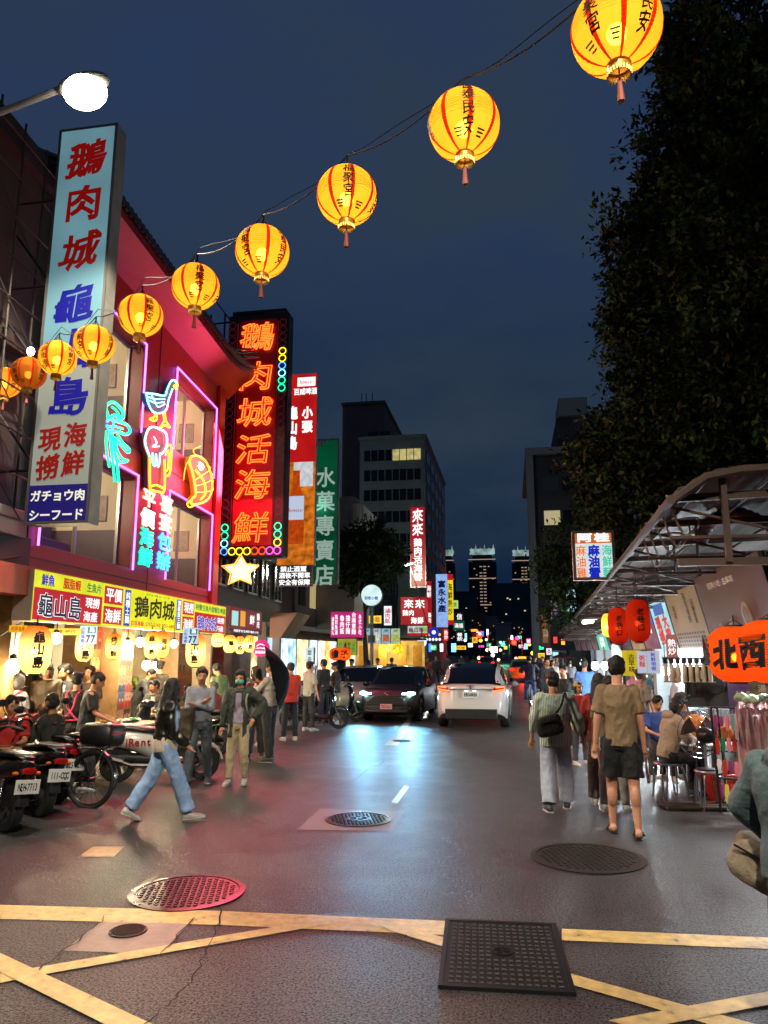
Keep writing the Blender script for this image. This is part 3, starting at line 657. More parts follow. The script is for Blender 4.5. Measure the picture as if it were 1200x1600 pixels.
# ---- tall white light box on the left
Pb = (at(38, 818, 9)+at(137, 818, 9))/2; w = at(137, 818, 9)[0]-at(38, 818, 9)[0]; zb = at(90, 818, 9)[2]; h = at(125, 200, 9)[2]-zb
def TZ(py, px=100): return at(px, py, 9)[2]-zb
WF = LIT('white_face', '#b8bfb4', .36, .18, .9); WF2 = LIT('blue_white_face', '#86bccc', .42, .25, .8)
BR = {'red': glow('lit_letter_brush_red', '#a81008', .4), 'blue': glow('lit_letter_brush_blue', '#06069c', .5), 'cream': glow('lit_letter_cream_white', '#f4f0e0', .8)}
tx = []
for ch, py, c_ in (('鵝', 250, 'red'), ('肉', 318, 'red'), ('城', 392, 'red'), ('龜', 474, 'blue'), ('山', 545, 'blue'), ('島', 618, 'blue')): tx.append((ch, .02, TZ(py, 120), .60, .62, False, BR[c_], dict(bold=.028, wob=.03, slant=.08)))
tx += [('現撈', -w*.2, TZ(707), .36, .34, True, BR['red'], dict(bold=.03, wob=.02, pitch=1.12)), ('海鮮', w*.2, TZ(702), .36, .34, True, BR['red'], dict(bold=.03, wob=.02, pitch=1.12))]
tx += [('ガチョウ肉', 0, TZ(774), .165, .165, False, BR['cream'], dict(bold=.03, y=-.012)), ('シーフード', 0, TZ(804), .165, .165, False, BR['cream'], dict(bold=.03, y=-.012))]
sign('vertical_sign', 'tall white light box sign with red and blue brush characters high on the left', (Pb[0], 9, zb), .0, w, h, .27, [(-w/2, w/2, 0, TZ(545), WF, 'face', 0), (-w/2, w/2, TZ(545), h, WF2, 'face', 0), (-w/2+.03, w/2-.03, .03, TZ(757), glow('lit_purple_panel', '#1c1468', .75), 'panel', 1)], tx, side=mat('weathered_grey_steel', '#77736c', .5, noise=(4, .25)), frame=.035,
     brackets=[[(-w/2, .15, z), (-w/2-1.0, .15, z)] for z in (.8, 2.2, 3.6, 5.0)]+[[(-w/2, .15, z), (-w/2-1.0, .15, z+1.3)] for z in (.8, 2.2, 3.6)])
# ---- neon tower sign of six characters
Y = 20.4; p0 = at(342, 872, Y); p1 = at(442, 878, Y); zb = p0[2]; h = at(395, 484, Y)[2]-zb; w = p1[0]-p0[0]; 
o = thing('neon_tower_sign', 'tall black neon sign with six glowing red orange characters and rings of colour', 'neon sign', ((p0[0]+p1[0])/2, Y, zb), 0)
mb = MB(); mb.b2(-w/2, w/2, 0, .5, 0, h-.15); mb.b2(-w/2+.1, w/2-.1, .02, .48, h-.15, h); mb.build('casing', mat('black_red_sign_box', '#16090b', .45, noise=(3, .3)), o, bevel=.04)
mb = MB(); mb.quad((-w*.31, -.004, .35), (w*.31, -.004, .35), (w*.31, -.004, h-.35), (-w*.31, -.004, h-.35)); mb.build('face', mat('dark_red_panel', '#8a0a0e', .45), o, smooth=0, fix=False)
mb = MB()
for x in (-w*.33, w*.33): mb.tube([(x, -.03, .4), (x, -.03, h-.45)], .012, 5)
mb.build('edge_tube', glow('dim_red_tube', '#8a1420', .5), o)
CH = '鵝肉城活海鮮'; cz = [at(405, py, Y)[2]-zb for py in (527, 588, 644, 702, 757, 824)]
FILL = glow('red_neon_fill', '#ff1404', 1.1); TUB = glow('amber_neon_tube', '#ff6a22', 3.0)
for ch, z in zip(CH, cz):
    mb = MB(); write(mb, ch, 0, z, .92, w*.56, bold=.02, y=-.03, slant=.1, wob=.02); mb.build('character', FILL, o, smooth=0, fix=False)
    mb = MB(); neon_char(mb, ch, 0, z, w*.58, .96, .020, y=-.07, slant=.1); mb.build('neon_tube', TUB, o)
def ring(mb, x, z, r, t=.011): mb.tube([(x+r*math.cos(a), -.05, z+r*math.sin(a)) for a in np.linspace(0, 6.283, 15)[:-1]], t, 5, closed=True)
rr = .105; zs_l = np.arange(.18, h-.5, .235)
dim = MB(); lit = {}
seq = ['blue', 'cyan', 'green', 'green']
for x, zz in ((-w*.415, zs_l), (w*.415, zs_l)):
    for i, z in enumerate(zs_l):
        zt_ = z/h
        if i < 4: lit.setdefault(seq[i], []).append((x, z)) if x < 0 else lit.setdefault(['magenta', 'yellow', 'green', 'green'][i], []).append((x, z))
        elif x > 0 and .64 < zt_ < .84: lit.setdefault(['green', 'green', 'cyan', 'blue', 'yellow', 'yellow', 'yellow', 'yellow'][min(7, int((zt_-.64)/.2*6))], []).append((x, z))
        else: ring(dim, x, z, rr, .009)
for i, c_ in enumerate(['yellow', 'yellow', 'yellow', 'red', 'red', 'magenta']): lit.setdefault(c_, []).append((-w*.29+i*w*.118, .18))
dim.build('unlit_rings', glow('faint_red_ring', '#8a2028', .28), o)
NW['magenta'] = glow('magenta_neon', '#ff4ad0', 3)
for c_, ps in lit.items():
    mb = MB()
    for x, z in ps: ring(mb, x, z, rr, .013)
    mb.build('ring_lights', NW[c_], o)
lamp('neon_glow', 'AREA', (.3, -.9, h*.35), 780, (1, .07, .16), o, 2.4, (-math.pi/2+.75, 0, 0))
mb = MB()
for z in np.arange(.5, h, 1.0):
    mb.tube([(-w/2, .25, z), (-w/2-.75, .3, z)], .03, 5); mb.tube([(-w/2, .25, z), (-w/2-.75, .3, z+1.0)], .02, 5)
for x in (-w/2-.72, -w/2-.25): mb.tube([(x, .3, -.6), (x, .3, h+.1)], .03, 5)
mb.build('truss', DARKM, o)
# ---- beer banner, warning board, green fruit shop sign
Y = 22.6; p0 = at(432, 884, Y); p1 = at(488, 884, Y); zb = p0[2]; h = at(478, 584, Y)[2]-zb; x0 = at(440, 584, Y)[0]; w = at(492, 720, Y)[0]-at(436, 720, Y)[0]
tz = lambda py: at(470, py, Y)[2]-zb
RB = LIT('beer_red', '#c81a1a', .8, .2, 1.2)
pic = glow('lit_beer_amber', '#d8741c', .75, .5, 5)
o = sign('beer_banner', 'tall lit red beer banner with a bottle picture behind the neon tower', (at(464, 760, Y)[0], Y, zb), 0, w, h, .25, [(-w/2, w/2, tz(722), h, RB, 'face', 0), (-w/2, w/2, 0, tz(722), pic, 'face', 0), (-w*.1, w*.44, tz(760), tz(722), glow('lit_beer_foam', '#d8dce0', .8, .2, 6), 'picture', 1), (-w*.05, w*.46, tz(604), tz(590), W_, 'picture', 1)],
         [('Budweiser', w*.2, tz(597), .2, .085, False, LT['red'], dict(slant=.3, y=-.009)), ('百威啤酒', w*.18, tz(612), .24, .2, False, W_, dict(bold=.035)), ('小張', w*.25, tz(656), .42, .36, True, W_, dict(bold=.05, pitch=1.15)), ('龜山島', -w*.16, tz(668), .46, .34, True, W_, dict(bold=.05, pitch=1.12))])
mb = MB(); bx = -.02; prof = [(-.17, 0), (.17, 0), (.2, .06), (.2, 1.1), (.16, 1.3), (.085, 1.55), (.08, 1.95), (.1, 2.0), (-.1, 2.0), (-.08, 1.95), (-.085, 1.55), (-.16, 1.3), (-.2, 1.1), (-.2, .06)]
s_ = (tz(735)-tz(850))/2.0; mb.prism([(bx+x*1.4, tz(850)+z*s_) for x, z in prof], -.012, -.006); mb.build('bottle_picture', glow('lit_bottle_brown', '#c2480e', .8, .3, 8), o)
mb = MB(); mb.quad((bx-.27, -.014, tz(812)), (bx+.27, -.014, tz(812)), (bx+.27, -.014, tz(775)), (bx-.27, -.014, tz(775))); mb.build('label_picture', glow('lit_label', '#c8d4ec', .85), o, smooth=0, fix=False)
mb = MB(); write(mb, 'Budweiser', bx, tz(797), .16, .09, bold=.02, y=-.016, slant=.3); mb.build('lettering', LT['red'], o, smooth=0, fix=False)
o.rotation_euler[2] = 0
Y = 22.2; p0 = at(432, 917, Y); p1 = at(488, 917, Y); w = p1[0]-p0[0]; h = at(460, 883, Y)[2]-p0[2]
WL = LT['white']
sign('notice_board', 'black notice board with white characters under the beer banner', ((p0[0]+p1[0])/2, Y, p0[2]), 0, w, h, .12, [(-w/2, w/2, 0, h, glow('lit_black_face', '#20242c', .6), 'face', 0)],
     [('禁止酒駕', -.04, h*.82, .19, w*.185, False, WL, dict(bold=.03)), ('酒後不開車', 0, h*.52, .19, w*.175, False, WL, dict(bold=.03)), ('安全有保障', 0, h*.2, .19, w*.175, False, WL, dict(bold=.03))], side=DARKM, frame=.03)
Y = 25.0; zb = at(508, 912, Y)[2]; h = at(512, 686, Y)[2]-zb; w = 40/FPX*25.6; GF = glow('green_face', '#06603e', .42, .35, .8)
tz = lambda py: at(510, py, Y)[2]-zb
mw = glow('pale_letter', '#9fb8ac', .75)
o = sign('vertical_sign', 'tall dark green fruit shop sign with white characters', (at(510, 800, Y)[0]-.02, Y, zb), 0, w, h, .3, [(-w/2, w/2, 0, h, GF, 'face', 0)]+[(-w/2+k*w*.14, -w/2+(k+1)*w*.14-.02, h-.42+.1*k, h-.02, mat('grey_tiles', '#8a8690', .5), 'panel', 1) for k in range(6)],
     [('水菓專賣店', -.02, tz(821), .76, .70, True, mw, dict(bold=.02, pitch=(tz(744)-tz(897))/4/.76))], side=mat('grey_steel_frame', '#74706f', .5), frame=.04)
lamp('tube_glow', 'AREA', (-w*.3, -.3, tz(790)), 6, (.1, 1, .6), o, .5, (math.pi/2, 0, 0))
# ---- star shaped neon on its frame
Y = 19.9; c = at(376, 892, Y); o = thing('neon_star_sign', 'small orange star neon beer sign under the neon tower', 'neon sign', tuple(c), 0)
mb = MB(); S = [(.42*(1 if i % 2 == 0 else .5)*math.sin(i*math.pi/5)*1.25, .42*(1 if i % 2 == 0 else .5)*math.cos(i*math.pi/5)) for i in range(10)]
mb.prism(S, 0, .1); mb.build('panel', glow('lit_star', '#fff0d8', 1.2), o)
mb = MB(); mb.tube([(x*1.1, -.04, z*1.1) for x, z in S], .022, 6, closed=True); mb.build('neon_tube', NW['orange'], o)
# =================================================================== LANTERNS
def paper(name, c_low, c_high=None, z0=0., z1=1., s=.0):
    key = ('paper', name)
    if key in _M: return _M[key]
    m = bpy.data.materials.new(name); m.use_nodes = True; nt = m.node_tree; nt.nodes.clear(); L = nt.links.new
    o = nt.nodes.new('ShaderNodeOutputMaterial'); t = nt.nodes.new('ShaderNodeBsdfTranslucent'); d = nt.nodes.new('ShaderNodeBsdfDiffuse'); r = nt.nodes.new('ShaderNodeBsdfRefraction'); r.inputs['IOR'].default_value = 1.02; r.inputs['Roughness'].default_value = .48
    a = nt.nodes.new('ShaderNodeMixShader'); a.inputs[0].default_value = .3; b = nt.nodes.new('ShaderNodeMixShader'); b.inputs[0].default_value = .24
    L(t.outputs[0], a.inputs[1]); L(d.outputs[0], a.inputs[2]); L(a.outputs[0], b.inputs[1]); L(r.outputs[0], b.inputs[2])
    c1 = (*lin(c_low), 1)
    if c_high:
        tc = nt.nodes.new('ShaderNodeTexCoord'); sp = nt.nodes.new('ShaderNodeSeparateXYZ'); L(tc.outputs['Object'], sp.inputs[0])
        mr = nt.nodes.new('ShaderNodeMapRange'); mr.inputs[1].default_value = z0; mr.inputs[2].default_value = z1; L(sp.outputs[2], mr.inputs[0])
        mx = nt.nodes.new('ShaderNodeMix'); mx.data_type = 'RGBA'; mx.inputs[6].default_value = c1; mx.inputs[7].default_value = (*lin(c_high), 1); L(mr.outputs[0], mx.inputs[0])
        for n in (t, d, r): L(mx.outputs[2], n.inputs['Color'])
    else:
        for n in (t, d, r): n.inputs['Color'].default_value = c1
    if s:
        e = nt.nodes.new('ShaderNodeEmission'); e.inputs['Color'].default_value = c1; e.inputs['Strength'].default_value = s; ad = nt.nodes.new('ShaderNodeAddShader'); L(b.outputs[0], ad.inputs[0]); L(e.outputs[0], ad.inputs[1]); L(ad.outputs[0], o.inputs[0])
        if c_high: L(mx.outputs[2], e.inputs['Color'])
    else: L(b.outputs[0], o.inputs[0])
    _M[key] = m; return m
GOLD = mat('gold_card', '#b08a2e', .4, metal=.3); LINK = mat('lantern_ink', '#120a06', .7); CORD = mat('dark_cord', '#141210', .7); TASS = mat('tassel_pink', '#8f4a3a', .7)
def lantern(label, loc, R, H, papermat, texts=(), stripes=None, rz=0., watts=4., kind='barrel', tassel=False, group=None, bold=.03, cap=BLACKP, collar=None, inner=True, drop=.12):
    """texts = (string, turn in degrees, char height, z centre as share of H, bold)"""
    t = thing('paper_lantern', label, 'lantern', loc, rz, group)
    def rad_at(z):
        q = min(1., abs(z)/(H/2)); return R*max(.05, (1-q**2))**.5 if kind == 'ball' else R*max(.02, (1-q**3.4))**(1/2.2)
    n = 26; zs = np.linspace(-.485*H, .485*H, n*2+1); prof = [(rad_at(z)*(1-(.022 if i % 2 else 0)), z) for i, z in enumerate(zs)]
    mb = MB(); mb.lathe(prof, 32, cap=False); mb.build('shade', papermat, t, smooth=60)
    r0 = prof[0][0]
    mb = MB(); mb.lathe([(r0*1.05, -.5*H-.012*H), (r0*1.05, -.47*H), (r0*.98, -.47*H), (r0*.98, -.5*H)], 20, cap=False); mb.lathe([(r0*1.05, .5*H+.012*H), (r0*1.05, .47*H), (.01, .49*H)], 20, cap=False); mb.build('cap', cap, t)
    if collar:
        mb = MB(); mb.lathe([(r0*1.1, -.47*H), (r0*1.12, -.54*H), (r0*1.0, -.60*H)], 20, cap=False)
        for k in range(22): a = k*.2856; mb.box(r0*1.06*math.cos(a), r0*1.06*math.sin(a), -.60*H, .012*H/.6, .012*H/.6, .06*H)
        mb.build('collar', collar, t)
    if stripes:
        m_, k_, wd = stripes; mb = MB()
        for k in range(k_):
            a = 2*math.pi*k/k_+.2; Ls, Rs = [], []
            for i, z in enumerate(zs):
                r = rad_at(z)*(1-(.022 if i % 2 else 0))+.003; Ls.append((r*math.cos(a-wd/2), r*math.sin(a-wd/2), z)); Rs.append((r*math.cos(a+wd/2), r*math.sin(a+wd/2), z))
            for i in range(len(zs)-1): mb.quad(Ls[i], Rs[i], Rs[i+1], Ls[i+1])
        mb.build('stripe', m_, t)
    if texts:
        mb = MB()
        for s, turn, ch, zc, bd in texts:
            def wr(P, turn=turn):
                z = P[:, 2]; r = np.array([rad_at(q) for q in z])+.007; ph = P[:, 0]/R+rad(turn); return np.stack([r*np.sin(ph), -r*np.cos(ph), z], 1)
            write(mb, s, 0, zc*H, ch, ch*.95, True, bold=bd, wob=.02, wrap=wr)
        mb.build('lettering', LINK, t, smooth=0, fix=False)
    mb = MB(); mb.tube([(0, 0, .49*H), (0, 0, .5*H+drop)], .008, 5); mb.tube([(-r0*.9, 0, .495*H), (0, 0, .5*H+drop*.6), (r0*.9, 0, .495*H)], .006, 5); mb.build('hanger', CORD, t)
    if tassel:
        mb = MB(); mb.tube([(0, 0, -.5*H), (0, 0, -.66*H)], .004, 4); mb.lathe([(.002, -.66*H), (.016, -.68*H), (.012, -.73*H), (.02, -.96*H), (.004, -.97*H)], 7); mb.build('tassel', TASS, t)
    lamp('bulb', 'POINT', (0, 0, -.06*H), watts, (1, .82, .46), t, .05)
    return t
# =================================================================== RESTAURANT GROUND FLOOR (under the red building)
sh = thing('restaurant_room', 'open street level restaurant room with cream walls and photo covered columns', 'restaurant', (X0, 0, 0), TH)
UA, UB, DEP, HT = 7.4, 19.3, 6.2, 3.1
mb = MB(); mb.quad((UA, DEP, 0), (UB, DEP, 0), (UB, DEP, HT), (UA, DEP, HT)); mb.quad((UB, 0, 0), (UB, DEP, 0), (UB, DEP, HT), (UB, 0, HT)); mb.quad((UA, 0, 0), (UA, DEP, 0), (UA, DEP, HT), (UA, 0, HT)); mb.build('wall', mat('cream_plaster', '#c4b08c', .7, noise=(3, .2)), sh, smooth=0)
mb = MB(); mb.quad((UA, 0, HT), (UB, 0, HT), (UB, DEP, HT), (UA, DEP, HT)); mb.build('ceiling', mat('white_ceiling_board', '#a59a86', .8), sh, smooth=0)
mb = MB(); mb.quad((UA, .3, .006), (UB, .3, .006), (UB, DEP, .006), (UA, DEP, .006)); mb.build('tiled_floor', mat('brown_floor_tile', '#6d5540', .3, noise=(2, .3)), sh, smooth=0)
mb = MB(); mb.b2(UA, UB, -.32, -.02, 2.72, 3.14); mb.build('lintel', mat('orange_fascia', '#b4502a', .5, noise=(4, .3)), sh)
CLT = [mat('photo_'+n, c, .4, noise=(14, .6)) for n, c in (('warm', '#a8602c'), ('dark', '#3a2a20'), ('pink', '#b07a5c'), ('blue', '#34435c'), ('sand', '#b39664'), ('red', '#9a2c1c'))]
SKN = mat('photo_skin', '#c98f66', .5)
def photo_column(u0_, u1_, y0_, y1_, z1_, pad=.012, rows=6, cols=2, seed=0):
    r = random.Random(seed); mb = MB(); mb.b2(u0_, u1_, y0_, y1_, 0, z1_); mb.build('column', mat('column_tile', '#8f6d48', .5, noise=(5, .3)), sh, bevel=.01)
    cw = (u1_-u0_)/cols; ch = (z1_-.45)/rows
    for i in range(cols):
        for j in range(rows):
            a, b = u0_+cw*i+pad, u0_+cw*(i+1)-pad; c, d = .45+ch*j+pad, .45+ch*(j+1)-pad; y = y0_-.004
            mb = MB(); mb.m = 0; mb.quad((a, y, c), (b, y, c), (b, y, d), (a, y, d)); k = r.randint(2, 3)
            for q in range(k):
                x = a+(b-a)*(q+.5)/k+r.uniform(-.01, .01); hh = (d-c)*r.uniform(.52, .68); s = (d-c)*.12; n = 8; mb.m = 2
                mb.add([(x+s*.8*math.cos(t*.785), y-.004, c+hh+s*1.1*math.sin(t*.785)) for t in range(n)], [list(range(n))]); mb.m = 3
                mb.add([(x+s*.85*math.cos(t*.785), y-.005, c+hh+s*.5+s*.75*abs(math.sin(t*.785))) for t in range(5)], [list(range(5))]); mb.m = 1
                mb.add([(x-s*1.7, y-.003, c+.005), (x+s*1.7, y-.003, c+.005), (x+s*1.5, y-.003, c+hh-s*1.4), (x+s*.6, y-.003, c+hh-s*.9), (x-s*.6, y-.003, c+hh-s*.9), (x-s*1.5, y-.003, c+hh-s*1.4)], [list(range(6))])
            mb.build('photograph', [r.choice(CLT), r.choice(CLT), SKN, CLT[1]], sh, smooth=0)
def FU(px, off): return FL(px, 1050, off)[0]
photo_column(FU(143, -.6), FU(184, -.6), .6, 1.2, 2.7, rows=6, cols=3, seed=1)
photo_column(FU(187, -.2), FU(207, -.2), .2, .6, 2.75, rows=7, cols=2, seed=2)
photo_column(FU(279, -.5), FU(313, -.5), .5, 1.0, 2.7, rows=7, cols=3, seed=3)
ua, ub = FU(344, -.1), FU(357, -.1)
mb = MB(); mb.b2(ua, ub, .0, .35, 0, 2.75); mb.build('post', mat('red_brown_post', '#6b2a1a', .5, noise=(6, .3)), sh)
ua, ub = FU(18, .0), FU(30, .0)
mb = MB(); mb.b2(ua-.1, ub, .0, .4, 0, 2.75); mb.build('post', mat('wood_post', '#7a5a34', .6, noise=(9, .4)), sh)
R_ = random.Random(31)
for k in range(26):
    u = UA+.4+k*.45; w_ = R_.uniform(.25, .4); z = R_.uniform(1.2, 2.1); hh = R_.uniform(.25, .55); mb = MB(); mb.quad((u, DEP-.01, z), (u+w_, DEP-.01, z), (u+w_, DEP-.01, z+hh), (u, DEP-.01, z+hh)); mb.build('wall_poster', R_.choice(CLT), sh, smooth=0)
# kitchen window with steel hood, between the columns
ka, kb = FU(209, -1.2), FU(276, -1.2)
mb = MB(); mb.b2(ka, kb, 1.2, 1.28, 0, .95); mb.build('counter', mat('steel_counter', '#7c7b76', .35, metal=.6, noise=(5, .2)), sh)
mb = MB(); mb.b2(ka, kb, 1.4, 1.45, 2.15, 2.7); mb.build('hood', mat('mint_panel', '#9fb0a2', .5), sh)
mb = MB(); mb.quad((ka-.6, 2.9, 0), (kb+.6, 2.9, 0), (kb+.6, 2.9, HT-.01), (ka-.6, 2.9, HT-.01)); mb.build('tiled_wall', mat('white_wall_tile', '#b9b8a4', .3), sh, smooth=0)
mb = MB(); R_ = random.Random(5)
for i in range(26): mb.ell((ka+R_.random()*(kb-ka), 1.75+R_.uniform(-.25, .25), .98+R_.random()*.25), R_.uniform(.04, .12), 8, 6)
mb.build('food_tray', mat('greens', '#8c9a4a', .6, noise=(7, .5)), sh)
mb = MB(); mb.b2(ka, kb, 1.5, 2.1, .9, .96); mb.build('worktop', STEEL, sh)
# passage and back doors
for px0, px1, c_, off, h_ in ((316, 330, '#4a2b1c', -1.5, 2.2), (100, 118, '#a9a392', -4.5, 2.1), (66, 92, '#3a3f3a', -4.5, 2.2)):
    a, b = FU(px0, off), FU(px1, off); mb = MB(); mb.b2(a, b, -off, -off+.05, 0, h_); mb.build('door', mat('door_'+c_[1:], c_, .5, noise=(4, .2)), sh, bevel=.01)
for px0, px1, z0_, z1_, off in ((104, 114, 1.25, 1.9, -4.44), (70, 78, 1.0, 2.0, -4.44), (82, 90, 1.0, 2.0, -4.44)):
    a, b = FU(px0, off), FU(px1, off); mb = MB(); mb.b2(a, b, -off-.03, -off, z0_, z1_); mb.build('panel', mat('door_glass_green', '#5d7060', .2), sh)
# shelves with bottles and tins at the left end
mb = MB(); sa, sb = FU(28, -2.5), FU(60, -2.5)
for z in (.85, 1.2, 1.55): mb.b2(sa, sb, 2.5, 2.8, z-.02, z)
mb.build('shelf', mat('shelf_wood', '#6e4e2e', .6), sh)
R_ = random.Random(9); mats_ = [mat('tin_'+c[1:], c, .35) for c in ('#a32018', '#2c7a34', '#d0c8b0', '#c88a1c', '#2a3a6a')]
for z in (.85, 1.2, 1.55):
    x = sa+.06
    while x < sb-.05: 
        r = R_.uniform(.03, .05); hh = R_.uniform(.14, .28); mb = MB(); mb.lathe([(r, 0), (r, hh*.7), (r*.4, hh*.85), (r*.4, hh)], 8, (x, 2.62, z)); mb.build('bottle', R_.choice(mats_), sh); x += r*2+R_.uniform(.02, .05)
BULB = glow('bare_bulb', '#fff2d0', 14)
def bulb(label, px, py, D, r=.055, watts=30, col=(1, .82, .5), m=BULB, cord=.5, name='hanging_bulb'):
    p = deep(px, py, D); t = thing(name, label, 'light bulb', tuple(p)); mb = MB(); mb.ell((0, 0, 0), (r, r, r*1.15), 12, 8); mb.build('bulb', m, t)
    mb = MB(); mb.tube([(0, 0, r), (0, 0, r+cord)], .008, 5); mb.lathe([(r*.5, r*.8), (r*.5, r*1.5), (r*.2, r*1.7)], 8); mb.build('cord', BLACKP, t)
    lamp('light', 'POINT', (0, 0, -r-.04), watts, col, t, .06); return t
bulb('bare glowing bulb beside the large lantern at the left end of the restaurant', 88, 997, 11.6, .08, 200)
bulb('white globe lamp low at the far left of the restaurant', 20, 1041, 10.6, .10, 140)
bulb('bright bulb in the restaurant between two lanterns', 199, 1008, 14.5, .09, 200)
bulb('left pear bulb hanging over the kitchen', 229, 1039, 17.0, .10, 220)
bulb('right pear bulb hanging over the kitchen', 243, 1041, 17.2, .10, 220)
bulb('bulb half hidden behind the last lanterns of the restaurant', 272, 1006, 16, .08, 150)
bulb('bright bulb at the kitchen window top', 219, 1003, 15.5, .09, 180)
PW = paper('orange_white_paper', '#ffe29a', '#ff6a14', .02, .3); PW2 = paper('small_painted_glow_paper', '#ffe08a', '#ff7a1a', .0, .22); PY = paper('yellow_paper', '#ffd24a')  # orange top, pale base: printed top plus the low bulb's light painted in
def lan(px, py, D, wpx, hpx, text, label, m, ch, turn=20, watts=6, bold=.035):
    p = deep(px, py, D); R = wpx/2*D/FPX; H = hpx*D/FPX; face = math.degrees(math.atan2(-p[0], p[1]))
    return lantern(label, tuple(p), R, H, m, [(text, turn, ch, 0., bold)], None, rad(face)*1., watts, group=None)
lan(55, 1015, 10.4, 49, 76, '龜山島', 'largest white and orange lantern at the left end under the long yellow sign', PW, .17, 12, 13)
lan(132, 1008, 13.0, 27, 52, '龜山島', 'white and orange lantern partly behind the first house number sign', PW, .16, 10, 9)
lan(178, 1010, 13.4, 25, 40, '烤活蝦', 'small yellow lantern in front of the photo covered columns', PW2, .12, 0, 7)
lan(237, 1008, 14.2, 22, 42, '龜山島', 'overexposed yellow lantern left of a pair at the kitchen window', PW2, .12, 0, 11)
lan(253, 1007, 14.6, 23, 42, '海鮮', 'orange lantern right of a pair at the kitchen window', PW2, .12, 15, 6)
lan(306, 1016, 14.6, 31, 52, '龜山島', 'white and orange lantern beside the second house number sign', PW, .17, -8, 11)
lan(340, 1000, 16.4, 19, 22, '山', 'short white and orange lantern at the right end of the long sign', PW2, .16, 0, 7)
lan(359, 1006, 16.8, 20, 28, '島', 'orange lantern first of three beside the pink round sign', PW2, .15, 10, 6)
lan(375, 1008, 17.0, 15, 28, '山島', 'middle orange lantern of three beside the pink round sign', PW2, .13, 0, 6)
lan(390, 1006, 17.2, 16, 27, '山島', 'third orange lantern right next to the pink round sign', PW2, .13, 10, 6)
# house number signs, small strip signs, pink round sign
for px, lab in ((137, 'left blue and white house number sign 77 hanging under the long sign'), (297, 'right blue and white house number sign 77 hanging under the long sign')):
    p = deep(px, 1006, 12.4 if px < 200 else 14.0); w = .30; h = .30
    sign('house_number_sign', lab, tuple(p), 0.1, w, h, .02, [(-w/2, w/2, 0, h, glow('lit_pale_blue', '#b9dcf0', .8), 'face', 0), (-w*.05, w/2-.02, h*.58, h-.02, glow('lit_teal_panel', '#1c7a8a', .8), 'panel', 1)], [('77', w*.17, h*.28, .17, .14, False, LT['navy'], dict(bold=.04)), ('路', w*.22, h*.78, .09, .09, False, W_), ('小吃海產', -w*.3, h*.5, .065, .07, True, LT['blue'])], cat='number sign', group=None)
p = deep(28, 988, 10.6); sign('hanging_sign', 'small yellow strip sign above the left end lantern', tuple(p), .2, .26, .1, .03, [(-.13, .13, 0, .1, glow('lit_yellow_strip', '#f0c018', .9), 'face', 0)], [('老牌海產', 0, .05, .07, .05, False, LT['red'])], cat='sign')
p = deep(100, 992, 12); sign('hanging_sign', 'yellow strip sign behind the bare bulb in the restaurant', tuple(p), .2, .55, .1, .03, [(-.27, .27, 0, .1, glow('lit_yellow_strip', '#f0c018', .9), 'face', 0)], [('海產 熱炒', 0, .05, .07, .09, False, LT['red'])], cat='sign')
p = deep(408, 1013, 17.6); t = thing('round_sign', 'pink round lit sign with a white prawn emblem hanging by the umbrella', 'sign', tuple(p), .15)
mb = MB(); mb.lathe([(.001, -.03), (.19, -.03), (.2, -.02), (.2, .05), (.001, .05)], 28, axis='y'); mb.build('face', glow('lit_pink_disc', '#d81a80', .95, .1), t)
mb = MB(); mb.tube(smooth_line([(-.1, -.04, .05), (-.02, -.04, .1), (.08, -.04, .06), (.06, -.04, .0), (-.03, -.04, .02)]), .012, 5); mb.tube([(-.12, -.04, .0), (.02, -.04, .01), (.12, -.04, -.02)], .008, 4); mb.build('emblem', W_, t)
mb = MB(); write(mb, '鮮蝦海產', 0, -.09, .07, .07, bold=.03, y=-.04); mb.build('lettering', W_, t, smooth=0, fix=False)
# tables
def round_table(label, px, D, R=.45, H=.74, m=None, food=True, seed=0):
    p = deep(px, 1100, D); t = thing('dining_table', label, 'table', (p[0], p[1], 0)); mb = MB(); mb.lathe([(.001, H-.03), (R, H-.03), (R, H), (.001, H)], 24, cap=False); mb.build('table_top', m or mat('pale_table', '#a98f6c', .4, noise=(5, .2)), t)
    for k in range(4): a = k*1.5708+.4; mb = MB(); mb.tube([(R*.7*math.cos(a), R*.7*math.sin(a), 0), (R*.6*math.cos(a), R*.6*math.sin(a), H-.03)], .016, 6); mb.build('leg', STEEL, t)
    return t
def dish(label, px, py, D, r=.12, c='#c8c2b0', f='#b07a34', z=.745):
    p = deep(px, py, D); t = thing('dish', label, 'dish', (p[0], p[1], z)); mb = MB(); mb.lathe([(.001, 0), (r*.6, 0), (r, r*.35), (r*.95, r*.35), (r*.55, r*.08)], 14, cap=False); mb.build('bowl', mat('bowl_'+c[1:], c, .3), t)
    mb = MB(); R_ = random.Random(int(px))
    for i in range(9): mb.ell((R_.gauss(0, r*.3), R_.gauss(0, r*.3), r*.3), r*R_.uniform(.15, .3), 7, 5)
    mb.build('food', mat('food_'+f[1:], f, .5, noise=(12, .4)), t)
round_table('steel legged table of dishes in front of the photo column', 170, 12.2); round_table('table between the seated man in grey suit and the white scooter', 205, 12.6); round_table('round table before the man in grey suit', 248, 14.6, .4)
round_table('table at the far left beside the man in red', 40, 9.9, .5)
